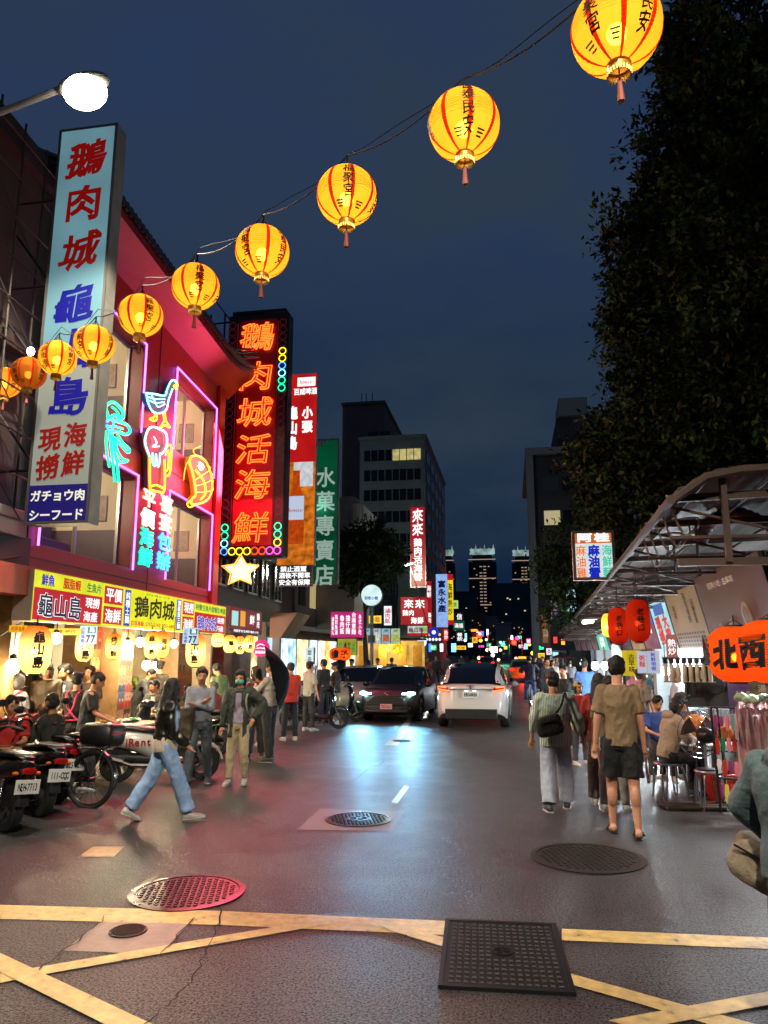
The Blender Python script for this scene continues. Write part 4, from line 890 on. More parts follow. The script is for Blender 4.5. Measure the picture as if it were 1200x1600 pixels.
for i, (px, D, c_, f_, lab) in enumerate([(150, 12.0, '#1d4c78', '#d0b45c', 'blue basin on the table beside the woman in black'), (163, 12.3, '#c8c2b0', '#c89a2c', 'plate heaped with yellow food in front of the photo column'), (182, 12.1, '#b8b2a0', '#b03a24', 'plate of red food on the table left of the pile of white bags'), (196, 12.5, '#d0ccc0', '#d8d0c0', 'pile of white food bags on the table'), (210, 12.7, '#2e7a3c', '#3c8a44', 'green bowl on the table behind the white scooter'), (252, 14.5, '#d0ccc0', '#a88a5a', 'white bowl before the man in grey suit'), (30, 9.9, '#d0ccc0', '#c08038', 'white plate before the man in red shirt'), (48, 9.9, '#d8d4c8', '#8a5a2c', 'small white bowl at the edge of the far left table')]):
    dish(lab, px, 1100, D, .13, c_, f_)
# =================================================================== FAR LEFT DARK BUILDING with a lattice of pipes
B = thing('dark_building', 'dark neighbouring building with steel lattice and cables behind the tall white sign', 'building', (X0, 0, 0), TH)
mb = MB(); mb.b2(-4, 10.1, 0.06, 6, 3.2, 9.9); mb.b2(-4, 7.2, .3, 6, 0, 3.2); mb.build('wall', mat('sooty_brown_wall', '#2f2620', .8, noise=(2, .35), bump=(8, .4)), B)
mb = MB(); mb.b2(-4, 10.05, -.12, .055, 3.15, 3.6); mb.b2(-4, 10.08, -.1, .05, 6.3, 6.5); mb.b2(-4, 10.08, -.1, .05, 9.3, 9.5); mb.b2(6.6, 7.85, .05, .3, 0, 3.1); mb.build('beam', mat('dark_timber', '#241a12', .7, noise=(5, .4)), B)
mb = MB()
for u in np.arange(5.2, 10, .6): mb.tube([(u, -.2, 3.6), (u, -.2, 9.7)], .018, 5)
for z in np.arange(3.8, 9.8, .62): mb.tube([(4.6, -.22, z), (9.9, -.22, z)], .015, 5)
for z in np.arange(3.8, 8.5, 1.24): mb.tube([(6.2, -.24, z), (7.9, -.24, z+1.2)], .012, 4); mb.tube([(9.5, -.24, z), (7.9, -.24, z+1.2)], .012, 4)
mb.build('lattice', mat('rusty_pipe', '#37302c', .55, metal=.4), B)
mb = MB(); R_ = random.Random(4)
for k in range(16):
    u = R_.uniform(7.2, 9.0); z = R_.uniform(2.0, 3.3); mb.tube(smooth_line([(u+R_.gauss(0, .6)*j*.4, -.05+R_.gauss(0, .1), z+.25*j*R_.uniform(-.6, 1)) for j in range(5)]), R_.uniform(.006, .016), 4)
mb.build('cable', mat('black_cable', '#17130f', .6), B)
mb = MB(); mb.b2(9.05, 9.75, -.22, -.02, 3.55, 3.95); mb.build('junction_box', mat('grey_box', '#57504a', .5), B, bevel=.02)
# =================================================================== STREET BEYOND THE RESTAURANT, LEFT
def pxsign(label, x0, y0, x1, y1, Y, face, texts=(), side=None, d=.2, cat='sign', name='shop_sign', rz=0., panels=(), frame=0., group=None):
    """a sign whose front, seen square on, fills these pixels at street depth Y; texts as shares of its width and height"""
    a = at((x0+x1)/2, y1, Y); w = (x1-x0)/FPX*((a-_C)@_F); h = at((x0+x1)/2, y0, Y)[2]-a[2]
    pn = [(-w/2, w/2, 0, h, face, 'face', 0)]+[(-w/2+w*p[0], -w/2+w*p[1], h*p[2], h*p[3], p[4], 'panel', 1) for p in panels]
    tx = [(t[0], -w/2+w*t[1], h*t[2], h*t[3], w*t[4], t[5], t[6], t[7] if len(t) > 7 else dict(bold=.018)) for t in texts]
    return sign(name, label, tuple(a), rz, w, h, d, pn, tx, side=side or DARKM, cat=cat, frame=frame, group=group)
def block(name, label, x0, x1, ytop, Y, depth, m, cat='building', win=None, rz=0.):
    """a building whose front fills these pixel columns at depth Y"""
    a = at((x0+x1)/2, 1018, Y); w = at(x1, 1018, Y)[0]-at(x0, 1018, Y)[0]; h = at((x0+x1)/2, ytop, Y)[2]
    o = thing(name, label, cat, (a[0], Y, 0), rz); mb = MB(); mb.b2(-w/2, w/2, 0, depth, 0, h); mb.build('wall', m, o, smooth=0); mb = MB(); mb.b2(-w/2-.15, w/2+.15, -.15, depth+.1, h, h+.35); mb.build('parapet', m, o, smooth=0)
    return o, w, h
DWALL = mat('dark_row_house_wall', '#3a2420', .7, noise=(1.5, .3)); GWIN = mat('dark_window_glass', '#0c1016', .12); WFR = mat('pale_window_frame', '#6d6862', .5)
# row house carrying the neon tower
R1 = thing('row_house', 'dark red brown row house behind the neon tower and beer banner', 'building', (X0, 0, 0), TH)
mb = MB(); mb.b2(19.55, 31, .3, 6, 3.0, 8.2); mb.b2(19.55, 31, 3.5, 6, 0, 3.0); mb.build('wall', DWALL, R1, smooth=0)
for u in (20.6, 22.4, 24.2, 26, 28):
    mb = MB(); mb.b2(u-.55, u+.55, .24, .29, 3.9, 5.2); wv = mb.build('window', GWIN, R1, smooth=0); mb = MB()
    for du in (-.58, 0, .58): mb.b2(u+du-.03, u+du+.03, .2, .24, 3.87, 5.23)
    for z in (3.85, 5.25): mb.b2(u-.62, u+.62, .19, .2395, z-.03, z+.03)
    mb.build('frame', WFR, wv)
for k, u in enumerate(np.arange(19.7, 31, 2.3)): mb = MB(); mb.b2(u, u+.3, .3, .6, 0, 3.0); mb.build('post', mat('arcade_post', '#6a5a4c', .6, noise=(5, .3)), R1, smooth=0)
mb = MB(); mb.quad((19.6, 3.4, 0), (31, 3.4, 0), (31, 3.4, 3), (19.6, 3.4, 3)); mb.build('shop_front', mat('pale_shop_front', '#8fa0a6', .4, noise=(2, .3)), R1, smooth=0)
for i, (u, c_) in enumerate(((20.4, '#bfe4f2'), (22.2, '#a8d8ec'), (24.4, '#f2e2b0'), (27.5, '#e8f2f0'))):
    mb = MB(); mb.b2(u, u+1.2, 3.3, 3.38, .9, 2.5); mb.build('lit_window', glow('lit_shop_'+c_[1:], c_, 1.2, .5, 3), R1, smooth=0)
for u, c_, e_ in ((21, (.75, .9, 1), 200), (24.5, (1, .85, .6), 200), (28, (.9, .95, 1), 180)): lamp('shop_lamp', 'POINT', (u, 1.6, 2.7), e_, c_, R1, .15)
R_ = random.Random(17)
for k, u in enumerate((21.4, 23.3, 25.1, 27.0)):
    mb = MB(); mb.b2(u-.38, u+.38, -.25, .28, 5.5+(k%2)*.5, 6.05+(k%2)*.5); ac = mb.build('air_conditioner', mat('dirty_white_metal', '#8a857a', .5, noise=(5, .3)), R1, bevel=.02); mb = MB(); mb.lathe([(.05, -.27), (.22, -.27), (.22, -.255)], 18, (u-.08, 0, 5.78+(k%2)*.5), 'y'); mb.build('fan_grille', DARKM, ac)
mb = MB()
for k in range(9): z = R_.uniform(3.0, 7.5); mb.tube(smooth_line([(19.6+q*2.3, .1+R_.gauss(0, .05), z-.25*(q % 2)+R_.gauss(0, .1)) for q in range(6)]), .012, 4)
mb.build('cable', mat('black_cable_run', '#17130f', .6), R1)
p = onl(448, 1000, -6.0); sg = thing('awning_board', 'pair of unlit grey boards leaning out over the shop after the beer garden sign', 'awning', (p[0], p[1], 0), TH)
for k in range(2): mb = MB(); mb.prism([(0, 2.42), (-.05, 2.42), (-.65, 3.3), (-.6, 3.3)], -1.2+1.22*k, -.02+1.2*k, 'yz'); mb.build('panel', mat('grey_board', '#57544c', .5, noise=(3, .25)), sg, smooth=0)
mb = MB(); mb.prism([(.35, 2.4), (-.04, 2.4), (-.63, 3.29), (.35, 3.29)], -1.26, -1.21, 'yz'); mb.build('end_panel', mat('salmon_end', '#b07a60', .6), sg, smooth=0)
pk = LIT('magenta_face', '#c41878', .9, .12)
pxsign('magenta menu sign with columns of white characters left of the round white lamp', 516, 956, 568, 996, 27, pk, [('各式小吃', .9, .5, .2, .1, True, W_), ('台南意麵', .71, .55, .22, .14, True, W_), ('擔仔麵', .53, .5, .25, .14, True, W_), ('魯肉飯', .35, .5, .25, .14, True, W_), ('虱目魚湯', .17, .5, .2, .1, True, W_), ('滷蛋貢丸', .06, .45, .18, .08, True, W_)])
pxsign('yellow green menu sign under the magenta sign', 527, 998, 557, 1024, 27.2, LIT('yellowgreen_face', '#b8b838', .55), [('蚵仔', .15, .5, .3, .18, True, LT['green']), ('滷味', .4, .5, .3, .18, True, LT['black']), ('炒飯', .62, .5, .3, .18, True, LT['black']), ('湯麵', .85, .5, .3, .18, True, LT['green'])])
pxsign('white box sign on the shop post before the two standing men', 477, 1012, 490, 1038, 24, LIT('cool_white', '#d8f0f0', .9), [('甜', .5, .7, .3, .5, False, LT['navy']), ('品', .5, .3, .3, .5, False, LT['navy'])])
pxsign('lower white box sign on the same shop post', 480, 1040, 492, 1060, 24.2, LIT('cool_white', '#d8f0f0', .9), [('冰', .5, .5, .5, .7, False, LT['navy'])])
for px, tx_, lb in ((524, '擔', 'orange red lantern left of a pair over the two standing men'), (539, '子', 'orange red lantern right of a pair over the two standing men')):
    p = deep(px, 1022, 24); lantern(lb, tuple(p), .19, .40, paper('orange_red_paper', '#ff5a1c'), [(tx_, 0, .26, 0, .05)], None, rad(8), 4, bold=.05)
# food picture light boxes and the yellow lit stall under them
for i, x in enumerate(range(566, 626, 15)):
    pxsign(['pale blue food picture box first from the pole', 'second food picture box, with a noodle bowl, over the yellow stall', 'third food picture box over the yellow stall', 'last food picture box, greenish, over the yellow stall'][i], x, 982, x+14, 1006, 31, LIT('menu_face_%d' % i, ['#a8d4e0', '#c8d8d4', '#a0c8d8', '#c8d8a8'][i], .7, .3, 8), [('招牌', .5, .85, .16, .2, False, LT['navy'])], panels=[(.15, .85, .15, .6, glow('lit_food_%d' % i, ['#e0b060', '#f0e8d0', '#d0703c', '#b8c858'][i], .7, .5, 14))], group=None)
ST = thing('food_stall', 'yellow lit food stall beyond the round lamp pole', 'stall', (at(603, 1018, 33)[0], 33, 0), 0)
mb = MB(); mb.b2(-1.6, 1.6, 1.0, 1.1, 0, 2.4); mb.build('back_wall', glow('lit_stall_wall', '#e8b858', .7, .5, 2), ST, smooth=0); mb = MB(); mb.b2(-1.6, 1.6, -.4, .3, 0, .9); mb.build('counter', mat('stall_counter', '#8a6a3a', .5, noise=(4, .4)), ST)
mb = MB(); mb.b2(-1.7, 1.7, -.6, 1.1, 2.42, 2.5); mb.build('roof', DARKM, ST)
for x in (-1.2, -.3, .6, 1.3): mb = MB(); mb.b2(x-.2, x+.2, .9, .99, 1.0, 2.2); mb.build('hanging_cloth', mat('yellow_cloth', '#c08a2c', .7, noise=(5, .4)), ST)
lamp('stall_lamp', 'POINT', (0, .2, 2.2), 160, (1, .78, .4), ST, .2)
for px, py, D, r, c_, lb in ((604, 1013, 32, .16, '#ffd050', 'yellow globe lantern at the left of the stall'), (621, 1013, 32.5, .24, '#ffcf30', 'larger yellow globe lantern over the stall'), (636, 1021, 34, .14, '#ffd878', 'small pale yellow globe after the stall'), (657, 1019, 36, .15, '#ff5a30', 'small red globe lantern after the stall'), (651, 1026, 36, .2, '#ff9a20', 'orange globe lantern under the small red one')):
    p = deep(px, py, D); lantern(lb, tuple(p), r, r*1.9, paper('globe_'+c_[1:], c_), (), None, 0, 5, kind='ball')
# pole with the round light box
p = at(580, 1075, 29.5); t = thing('round_lamp_sign', 'round white light box sign on a grey steel pole in front of a dark tree', 'lamp sign', (p[0], 29.5, 0), 0)
c = at(578, 930, 29.5); zc = c[2]; mb = MB(); mb.tube([(0, .1, 0), (0, .1, zc-.4)], .07, 10); mb.b2(-.13, .13, -.05, .2, zc-1.9, zc-1.6); mb.build('pole', STEEL, t)
mb = MB(); mb.lathe([(.001, zc*0), (.44, 0), (.44, .2), (.001, .2)], 32, (0, 0, zc), 'y'); f = mb.build('casing', GREY, t)
mb = MB(); mb.lathe([(.001, -.03), (.36, -.025), (.42, -.004), (.001, -.004)], 32, (0, 0, zc), 'y'); mb.build('face', LIT('round_white', '#d4f2f0', 1.05), t); mb = MB(); write(mb, '好吃小館', 0, zc-.12, .15, .14, bold=.03, y=-.04); mb.build('lettering', LT['blue'], t, smooth=0, fix=False)
# stacked signs further on
wht = dict(bold=.05, wob=.02)
RS = LIT('crimson_face', '#b41422', .75, .25, 1.2)
pxsign('tall red sign with white brush characters high over the street', 641, 791, 666, 918, 46, RS, [('來來', .5, .80, .17, .7, True, W_, dict(bold=.025, wob=.02)), ('鵝肉活海鮮', .5, .34, .105, .55, True, W_, dict(bold=.025))], frame=.05, side=DARKM)
pxsign('wide red sign with two rows of white characters under the tall red sign', 626, 933, 669, 976, 48, RS, [('來來', .5, .76, .34, .36, False, W_, dict(bold=.025, pitch=1.15)), ('鵝肉', .28, .43, .22, .22, False, W_), ('海鮮', .6, .15, .24, .22, False, W_, dict(bold=.04, pitch=1.1))])
pxsign('narrow red sign edge behind the wide red sign', 667, 908, 675, 990, 52, RS, [('海鮮', .5, .8, .12, .9, True, W_), ('鵝肉', .5, .3, .1, .8, True, W_)])
pxsign('tall pale blue sign with navy brush characters', 682, 897, 700, 980, 55, LIT('iceblue_face', '#8fb4ee', .95, .15), [('富永水產', .5, .58, .14, .72, True, LT['navy'], dict(bold=.04, pitch=1.1))])
pxsign('tall yellow sign with red ends behind the pale blue one', 700, 897, 709, 976, 58, LIT('yellow_tall', '#f4d818', 1.0), [('海鮮熱炒', .45, .5, .16, .8, True, LT['black'])], panels=[(0, 1, .88, 1, RF), (0, 1, 0, .09, RF)])
pxsign('small pale green square sign right of the yellow one', 707, 938, 716, 951, 62, LIT('palegreen', '#c8e880', .85), [('食', .5, .5, .6, .6, False, LT['green'])])
pxsign('white framed black sign of one character', 712, 957, 724, 970, 64, LIT('dim_black', '#14161a', .5), [('信', .5, .5, .75, .75, False, W_)], frame=.06)
pxsign('green sign beneath the white framed black one', 708, 970, 726, 985, 65, LIT('mid_green', '#0c5a38', .7), [('滿福', .5, .5, .5, .38, False, W_)])
pxsign('black sign with white characters lowest of its stack', 713, 987, 724, 1003, 66, LIT('dim_black', '#14161a', .5), [('餐飲', .5, .5, .4, .8, True, W_)], frame=.05)
pxsign('crowded bright picture sign under the wide red sign', 637, 978, 668, 993, 50, LIT('mixed_bright', '#d8d0c4', .8, .45, 3), [('龜山島', .42, .6, .5, .25, False, LT['navy'])], panels=[(0, 1, 0, .25, RF), (.72, 1, .25, 1, LIT('mixed_green', '#b4d080', .8, .4, 4))])
pxsign('grid sign of yellow and white dots by the blue disc', 664, 987, 690, 1003, 53, LIT('dim_purple', '#3a2440', .6), [('●●●●●', .5, .72, .36, .2, False, LT['yellow']), ('●●●●●', .5, .25, .36, .2, False, LT['white'])])
p = at(678, 988, 50); t = thing('round_sign', 'small blue disc sign with a white emblem', 'sign', tuple(p), 0); mb = MB(); mb.lathe([(.001, -.05), (.34, -.04), (.34, .06), (.001, .06)], 20, axis='y'); mb.build('face', glow('lit_blue_disc', '#1030c0', .9), t); mb = MB(); mb.lathe([(.001, -.07), (.14, -.07), (.14, -.06)], 10, axis='y'); mb.build('emblem', W_, t)
for px, py, Y, r, lb in ((659, 1004, 47, .3, 'white globe lamp under the crowded picture sign'),): 
    p = at(px, py, Y); t = thing('globe_lamp', lb, 'lamp', tuple(p)); mb = MB(); mb.ell((0, 0, 0), (r, r, r), 14, 10); mb.build('globe', glow('cool_globe', '#dcf0ff', 1.6), t); mb = MB(); mb.tube([(0, 0, r*.9), (0, 0, r+.6)], .03, 5); mb.build('stem', DARKM, t)
p = at(638, 882, 44); t = thing('tube_lamp', 'slanting fluorescent tube lamp beside the tall red sign', 'lamp', tuple(p), 0, rot=(0, -.25, 0)); mb = MB(); mb.tube([(-.3, 0, 0), (.3, 0, 0)], .05, 8); mb.build('tube', glow('greenish_tube', '#f0ffd0', 5), t); lamp('tube_light', 'POINT', (-.2, -.3, -.4), 900, (.85, 1, .75), t, .2); mb = MB(); mb.tube([(-.3, 0, .06), (.1, 0, .09), (.2, 0, -4)], .03, 6); mb.build('bracket', DARKM, t)
# lower shop row left and right, lit from inside, running to the far end
def lit_shops(label, k, X0_, Y0_, Y1_, side, m, h, seed):
    L_ = Y1_-Y0_; xa, xb = X0_+k*Y0_, X0_+k*Y1_; ang = math.atan2(Y1_-Y0_, xb-xa); o = thing('shop_row_house', label, 'building', (xa, Y0_, 0), ang); L_ = math.hypot(L_, xb-xa); s = -1 if side == 'L' else 1
    # local x runs away along the street; y<0 is the street side for the left row, y>0 for the right row
    d = (lambda a, b: (a, b)) if side == 'L' else (lambda a, b: (-b, -a))
    mb = MB(); a, b = d(0, 7); mb.b2(0, L_, a, b, 3.1, h); a, b = d(2.2, 7); mb.b2(0, L_, a, b, 0, 3.1); mb.build('wall', m, o, smooth=0); r = random.Random(seed)
    x = .3
    while x < L_-1.6:
        w = r.uniform(1.4, 2.6); a, b = d(2.1, 2.19); c_ = r.choice(['#f0d9a0', '#cfe8f4', '#f4ead0', '#a8d0f0', '#f0c070', '#d8f0e0']); mb = MB(); mb.b2(x, min(x+w, L_-.1), a, b, .3, 2.6); mb.build('shop_front', glow('lit_front_'+c_[1:], c_, 1.7, .55, 1.6), o, smooth=0)
        x += w+r.uniform(.3, .9)
    z = 4.0
    while z < h-1.4:
        x = .6
        while x < L_-1.2:
            a, b = d(-.05, -.002); mb = MB(); mb.b2(x, x+1.1, a, b, z, z+1.3); mb.build('window', GWIN if r.random() > .06 else glow('far_lit_window', '#e8d090', .5), o, smooth=0); x += 2.2
        z += 3.0
    return o
lit_shops('dark row of shop houses left of the street past the fruit sign', KL*.4, -8.4, 32, 52, 'L', mat('row_wall_a', '#5a4e46', .8, noise=(1, .3)), 8, 1)
lit_shops('dark row of lit shops at the far left end of the street', -.02, -9.2, 56, 95, 'L', mat('row_wall_b', '#55565c', .8, noise=(1, .3)), 9, 2)
# office block and the darker tower behind it
OB, w, h = block('office_building', 'grey office block with one strip of lit windows beyond the green sign', 560, 667, 686, 70, 22, mat('grey_concrete', '#9a9f94', .8, noise=(.4, .2)))
WG = mat('office_glass', '#141a22', .15); 
for j, py in enumerate((704, 735, 766, 800, 835, 870)):
    zt_ = at(600, py, 70)[2]
    for i in range(8):
        x = -w/2+.4+i*(w-.8)/8; lit_ = j == 0 and i >= 4; mb = MB(); mb.b2(x+.05, x+(w-.8)/8-.05, -.06, -.003, zt_-1.05, zt_+.05); mb.build('window', glow('office_lit', '#d8c880', .7, .3, 2) if lit_ else WG, OB, smooth=0)
    for i in range(5): y = 1+i*4; mb = MB(); mb.b2(w/2+.003, w/2+.06, y, y+3, zt_-1.05, zt_+.05); mb.build('window', WG, OB, smooth=0)
DT, w, h = block('tower_block', 'dark brown tower block rising behind the grey office block', 531, 600, 632, 88, 20, mat('brown_tower_wall', '#8a6c60', .8, noise=(.4, .2)))
for j in range(6):
    for i in range(2): mb = MB(); z = h-5-j*3.2; x = w*.12+i*1.6; mb.b2(x, x+1.2, -.06, -.003, z, z+1.3); mb.build('window', WG, DT, smooth=0)
mb = MB()
for x in (-.6, 0, .8): mb.tube([(x, 2, h), (x, 2, h+2.2)], .05, 4)
mb.build('antenna', DARKM, DT)
PB = thing('balcony_house', 'pale house with a lit balcony corner beside the green sign', 'building', (at(542, 1018, 36)[0], 36, 0), 0)
mb = MB(); z0_ = at(542, 855, 36)[2]; z1_ = at(542, 785, 36)[2]; mb.b2(-1.6, .35, 0, 4, 3, z1_+.3); mb.build('wall', mat('pale_plaster', '#6d645c', .7, noise=(2, .2)), PB, smooth=0); mb = MB(); mb.b2(.35, .75, .1, 3.9, z1_-1.0, z1_-.1); mb.lathe([(.001, 0), (.4, 0), (.42, .9), (.001, .9)], 14, (.35, .3, z1_-1.0)); mb.build('balcony', mat('pale_balcony', '#8a8076', .7), PB, smooth=0); mb = MB(); mb.b2(.1, .3, -.03, -.002, z0_, z0_+1.0); mb.build('lit_window', glow('warm_slit', '#e8c878', .9), PB, smooth=0)
# =================================================================== FAR END
def tower(label, x0, x1, ytop, Y, seed):
    a = at((x0+x1)/2, 1018, Y); w = at(x1, 1018, Y)[0]-at(x0, 1018, Y)[0]; h = at((x0+x1)/2, ytop, Y)[2]; o = thing('skyscraper', label, 'skyscraper', (a[0], Y, 0), 0)
    mb = MB(); mb.b2(-w/2, w/2, 0, w*.8, 0, h*.86); mb.b2(-w*.36, w*.36, .5, w*.7, h*.86, h*.93); mb.build('shaft', mat('far_tower_wall', '#171d26', .6), o, smooth=0)
    mb = MB(); z = h*.9; n = 5
    mb.loft([[(-w*.3, 1, z), (w*.3, 1, z), (w*.3, w*.6, z), (-w*.3, w*.6, z)], [(-w*.46, -.5, h*.985), (w*.46, -.5, h*.985), (w*.46, w*.75, h*.985), (-w*.46, w*.75, h*.985)]], cap=True)
    for k in range(6): x = -w*.4+k*w*.16; mb.quad((x-w*.07, -.6, h*.93), (x+w*.07, -.6, h*.93), (x+w*.02, -.4, h+(.03*h if k % 2 else .0)))
    mb.build('crown', glow('lit_crown', '#a8c8c4', .55, .5, .15), o, smooth=0)
    mb = MB(); r = random.Random(seed); z = 8
    while z < h*.84:
        for x in (-w*.05, w*.09):
            if r.random() < .93: mb.b2(x-w*.055, x+w*.04, -.5, -.1, z, z+.7)
        z += h*.03
    for z_ in (h*.88, h*.70, h*.45): mb.b2(-w*(.5 if z_ > h*.6 else .1), w*.48, -.5, -.1, z_, z_+.6)
    for k in range(14): x = r.uniform(.15, .45)*w*r.choice((1, -1)); z_ = r.uniform(.25, .82)*h; mb.b2(x, x+1.2, -.5, -.1, z_, z_+.8)
    mb.build('window_lights', glow('far_window_lights', '#ffd8b8', .42), o, smooth=0)
tower('middle and widest skyscraper with lit crown at the end of the street', 735, 779, 855, 620, 1); tower('skyscraper with lit crown half hidden behind the grey office block', 677, 712, 857, 640, 2); tower('right skyscraper with lit crown at the edge of the dark apartment house', 804, 842, 857, 630, 3)
for lb, x0, x1, yt, Y, c_ in (('dark low block in front of the middle skyscraper', 770, 835, 912, 420, '#46525e'), ('dark block between the two left skyscrapers', 700, 745, 925, 400, '#46505c'), ('gabled pale house at the end of the street', 757, 777, 965, 190, '#9a9490'), ('low white walled house end at the street end', 775, 800, 975, 180, '#a8a49e'), ('reddish dark house at the left of the street end', 732, 758, 955, 185, '#6a524c'), ('dark house at the right of the street end', 798, 832, 968, 185, '#56565e')):
    o, w, h = block('distant_house', lb, x0, x1, yt, Y, 20, mat('distant_'+c_[1:], c_, .8, noise=(.2, .2)))
    r = random.Random(int(x0))
    for k in range(7): x = r.uniform(-.45, .4)*w; z = r.uniform(.15, .85)*h; mb = MB(); mb.b2(x, x+w*.04, -.2, -.02, z, z+w*.03); mb.build('lit_window', glow('far_dot_window', '#ffe0b0', .8), o, smooth=0)
# far signs both sides
cols = {'red': '#e02818', 'green': '#28d880', 'blue': '#3068ff', 'white': '#eef4ff', 'yellow': '#ffd840', 'magenta': '#e83c98', 'cyan': '#70e0f0', 'orange': '#ff8a28'}
for i, (px, py, w, h, Y, c_, lb) in enumerate([(741, 985, 16, 6, 110, 'orange', 'faint orange strip sign at the far left'), (754, 990, 6, 14, 105, 'blue', 'narrow blue sign at the far left'), (762, 988, 5, 16, 108, 'white', 'narrow white sign at the far left'), (735, 1008, 12, 10, 90, 'white', 'white lit shop board at the far left'), (772, 1015, 18, 16, 120, 'white', 'bright white shop front at the street end'), (800, 998, 6, 18, 110, 'white', 'narrow white sign right of the red traffic light'), (812, 996, 10, 8, 100, 'green', 'green strip sign at the far right'), (822, 1010, 8, 14, 95, 'cyan', 'cyan sign at the far right'), (838, 1000, 7, 12, 70, 'green', 'green lit sign by the brown vertical sign'), (846, 1012, 12, 9, 60, 'green', 'bright green sign under the brown vertical sign'), (868, 1000, 9, 16, 45, 'red', 'red lit sign panel at the end of the stall canopy'), (880, 1003, 9, 14, 40, 'orange', 'pale orange lit sign panel at the end of the stall canopy'), (752, 1010, 14, 5, 100, 'magenta', 'magenta strip light at the far left'), (790, 1012, 8, 8, 130, 'yellow', 'little yellow lit board at the street end'), (728, 995, 5, 18, 80, 'cyan', 'narrow cyan sign past the stacked signs'), (709, 1012, 12, 22, 72, 'cyan', 'cyan lit doorway beneath the stacked signs'), (690, 1012, 8, 20, 66, 'white', 'white lit doorway beneath the stacked signs'), (672, 1012, 7, 22, 62, 'blue', 'blue lit doorway beneath the stacked signs')]):
    pxsign(lb, px-w*.3, py-h*.3, px+w*.3, py+h*.3, Y, LIT('far_'+c_, cols[c_], 3.0, .5, 1.6), name='distant_sign')
for px, py, w, h, Y, c_, tx_, lb in [(586, 968, 20, 12, 38, 'yellow', '小館', 'small yellow sign above the food picture boxes'), (606, 962, 12, 30, 40, 'white', '滷肉飯', 'white vertical sign above the yellow stall'), (655, 1016, 14, 9, 49, 'orange', '鍋燒', 'orange sign under the crowded picture sign'), (677, 1012, 10, 8, 54, 'green', '果汁', 'small green juice sign by the blue disc'), (697, 992, 7, 18, 59, 'red', '熱炒', 'narrow red sign by the pale blue sign foot'), (720, 1012, 16, 6, 70, 'yellow', '快炒海鮮', 'thin yellow strip sign under the stack'), (846, 1024, 10, 7, 48, 'yellow', '冰店', 'yellow ice shop sign at the far right'), (858, 1018, 8, 10, 45, 'white', '茶', 'white tea sign at the far right'), (826, 1002, 7, 9, 85, 'magenta', '麵', 'magenta sign at the far right'), (868, 1022, 9, 6, 42, 'cyan', '冷飲', 'cyan drinks sign near the canopy end'), (742, 1000, 8, 9, 88, 'yellow', '粥', 'yellow porridge sign at the far left'), (764, 1008, 7, 6, 110, 'green', '店', 'tiny green sign at the street end'), (814, 1010, 7, 5, 105, 'white', '店', 'tiny white sign at the right of the street end')]:
    pxsign(lb, px-w/2, py-h/2, px+w/2, py+h/2, Y, LIT('shop_'+c_, cols[c_], 1.2, .3, 2), [(tx_, .5, .5, .8/(len(tx_) if h > w else 1), .8/(1 if h > w else len(tx_)), h > w, LT['red'] if c_ in ('yellow', 'white') else W_)])
for px, py, Y, c_, lb in ((803, 1004, 95, 'red', 'red traffic light on the right of the street end'), (749, 993, 90, 'red', 'red traffic light on the left of the street end'), (786, 1007, 120, 'green', 'small green traffic light in the distance')):
    p = at(px, py, Y); t = thing('traffic_light', lb, 'traffic light', (p[0], p[1], 0)); z = p[2]; mb = MB(); mb.tube([(1.0, .1, 0), (1.0, .1, z+.5), (0, .1, z+.5)], .07, 6); mb.build('pole', STEEL, t); mb = MB(); mb.b2(-.9, .35, 0, .25, z-.25, z+.35); mb.build('housing', BLACKP, t); mb = MB(); mb.ell((-.0, -.05, z), (.28, .1, .28), 12, 8); mb.build('lens', glow('signal_'+c_, {'red': '#ff2010', 'green': '#30ffb0'}[c_], 14), t); lamp('signal_glow', 'POINT', (0, -.6, z), 260, (1, .05, .03) if c_ == 'red' else (.1, 1, .6), t, .2)
# =================================================================== RIGHT: dark apartment house beyond the tree
AP = thing('apartment_building', 'dark tall apartment house at the right behind the tree', 'building', (at(842, 1018, 62)[0], 62, 0), 0)
w = at(985, 1018, 62)[0]-at(842, 1018, 62)[0]; h = at(850, 678, 62)[2]; h2 = at(900, 640, 62)[2]; DW = mat('dark_apartment_wall', '#4a464a', .8, noise=(.6, .3))
mb = MB(); mb.b2(0, w, 0, 18, 0, h-2); mb.b2(w*.33, w, 2, 18, h-2, h2); mb.build('wall', DW, AP, smooth=0)
mb = MB(); mb.b2(-.5, w*.42, -.5, 18, h-1.9, h-1.3); mb.b2(-.5, .1, -.5, .3, 0, h-1.9); mb.b2(w*.36, w*.7, 1.5, 6, h2, h2+1.6); mb.build('cornice', mat('dim_white_trim', '#98989a', .7), AP, smooth=0)
for j in range(9):
    for i in range(4):
        z = h-5-j*2.2*1.3; x = w*.12+i*w*.22; mb = MB(); mb.b2(x, x+1.3, -.06, -.003, z, z+1.2); mb.build('window', glow('apartment_lit', '#f0e0a8', .5) if (i, j) == (0, 1) else (mat('dim_curtain', '#4a5054', .5) if (i+j) % 3 == 0 else WG), AP, smooth=0)
pxsign('lit sign with orange top and blue red green characters above the stall roof', 898, 829, 962, 906, 14.5, LIT('sign_white', '#d8e4e4', .9, .1), [('阿桂', .5, .86, .19, .36, False, W_, dict(bold=.05, pitch=1.15)), ('麻油雞', .19, .37, .225, .24, True, LT['orange']), ('麻油蟹', .5, .37, .225, .27, True, LT['blue'], dict(bold=.05)), ('海鮮麵', .81, .37, .225, .24, True, LT['teal'])], panels=[(.03, .97, .74, .98, glow('lit_orange_band', '#d8682c', .85))], side=mat('pink_sign_side', '#8a4a44', .5), frame=.05)
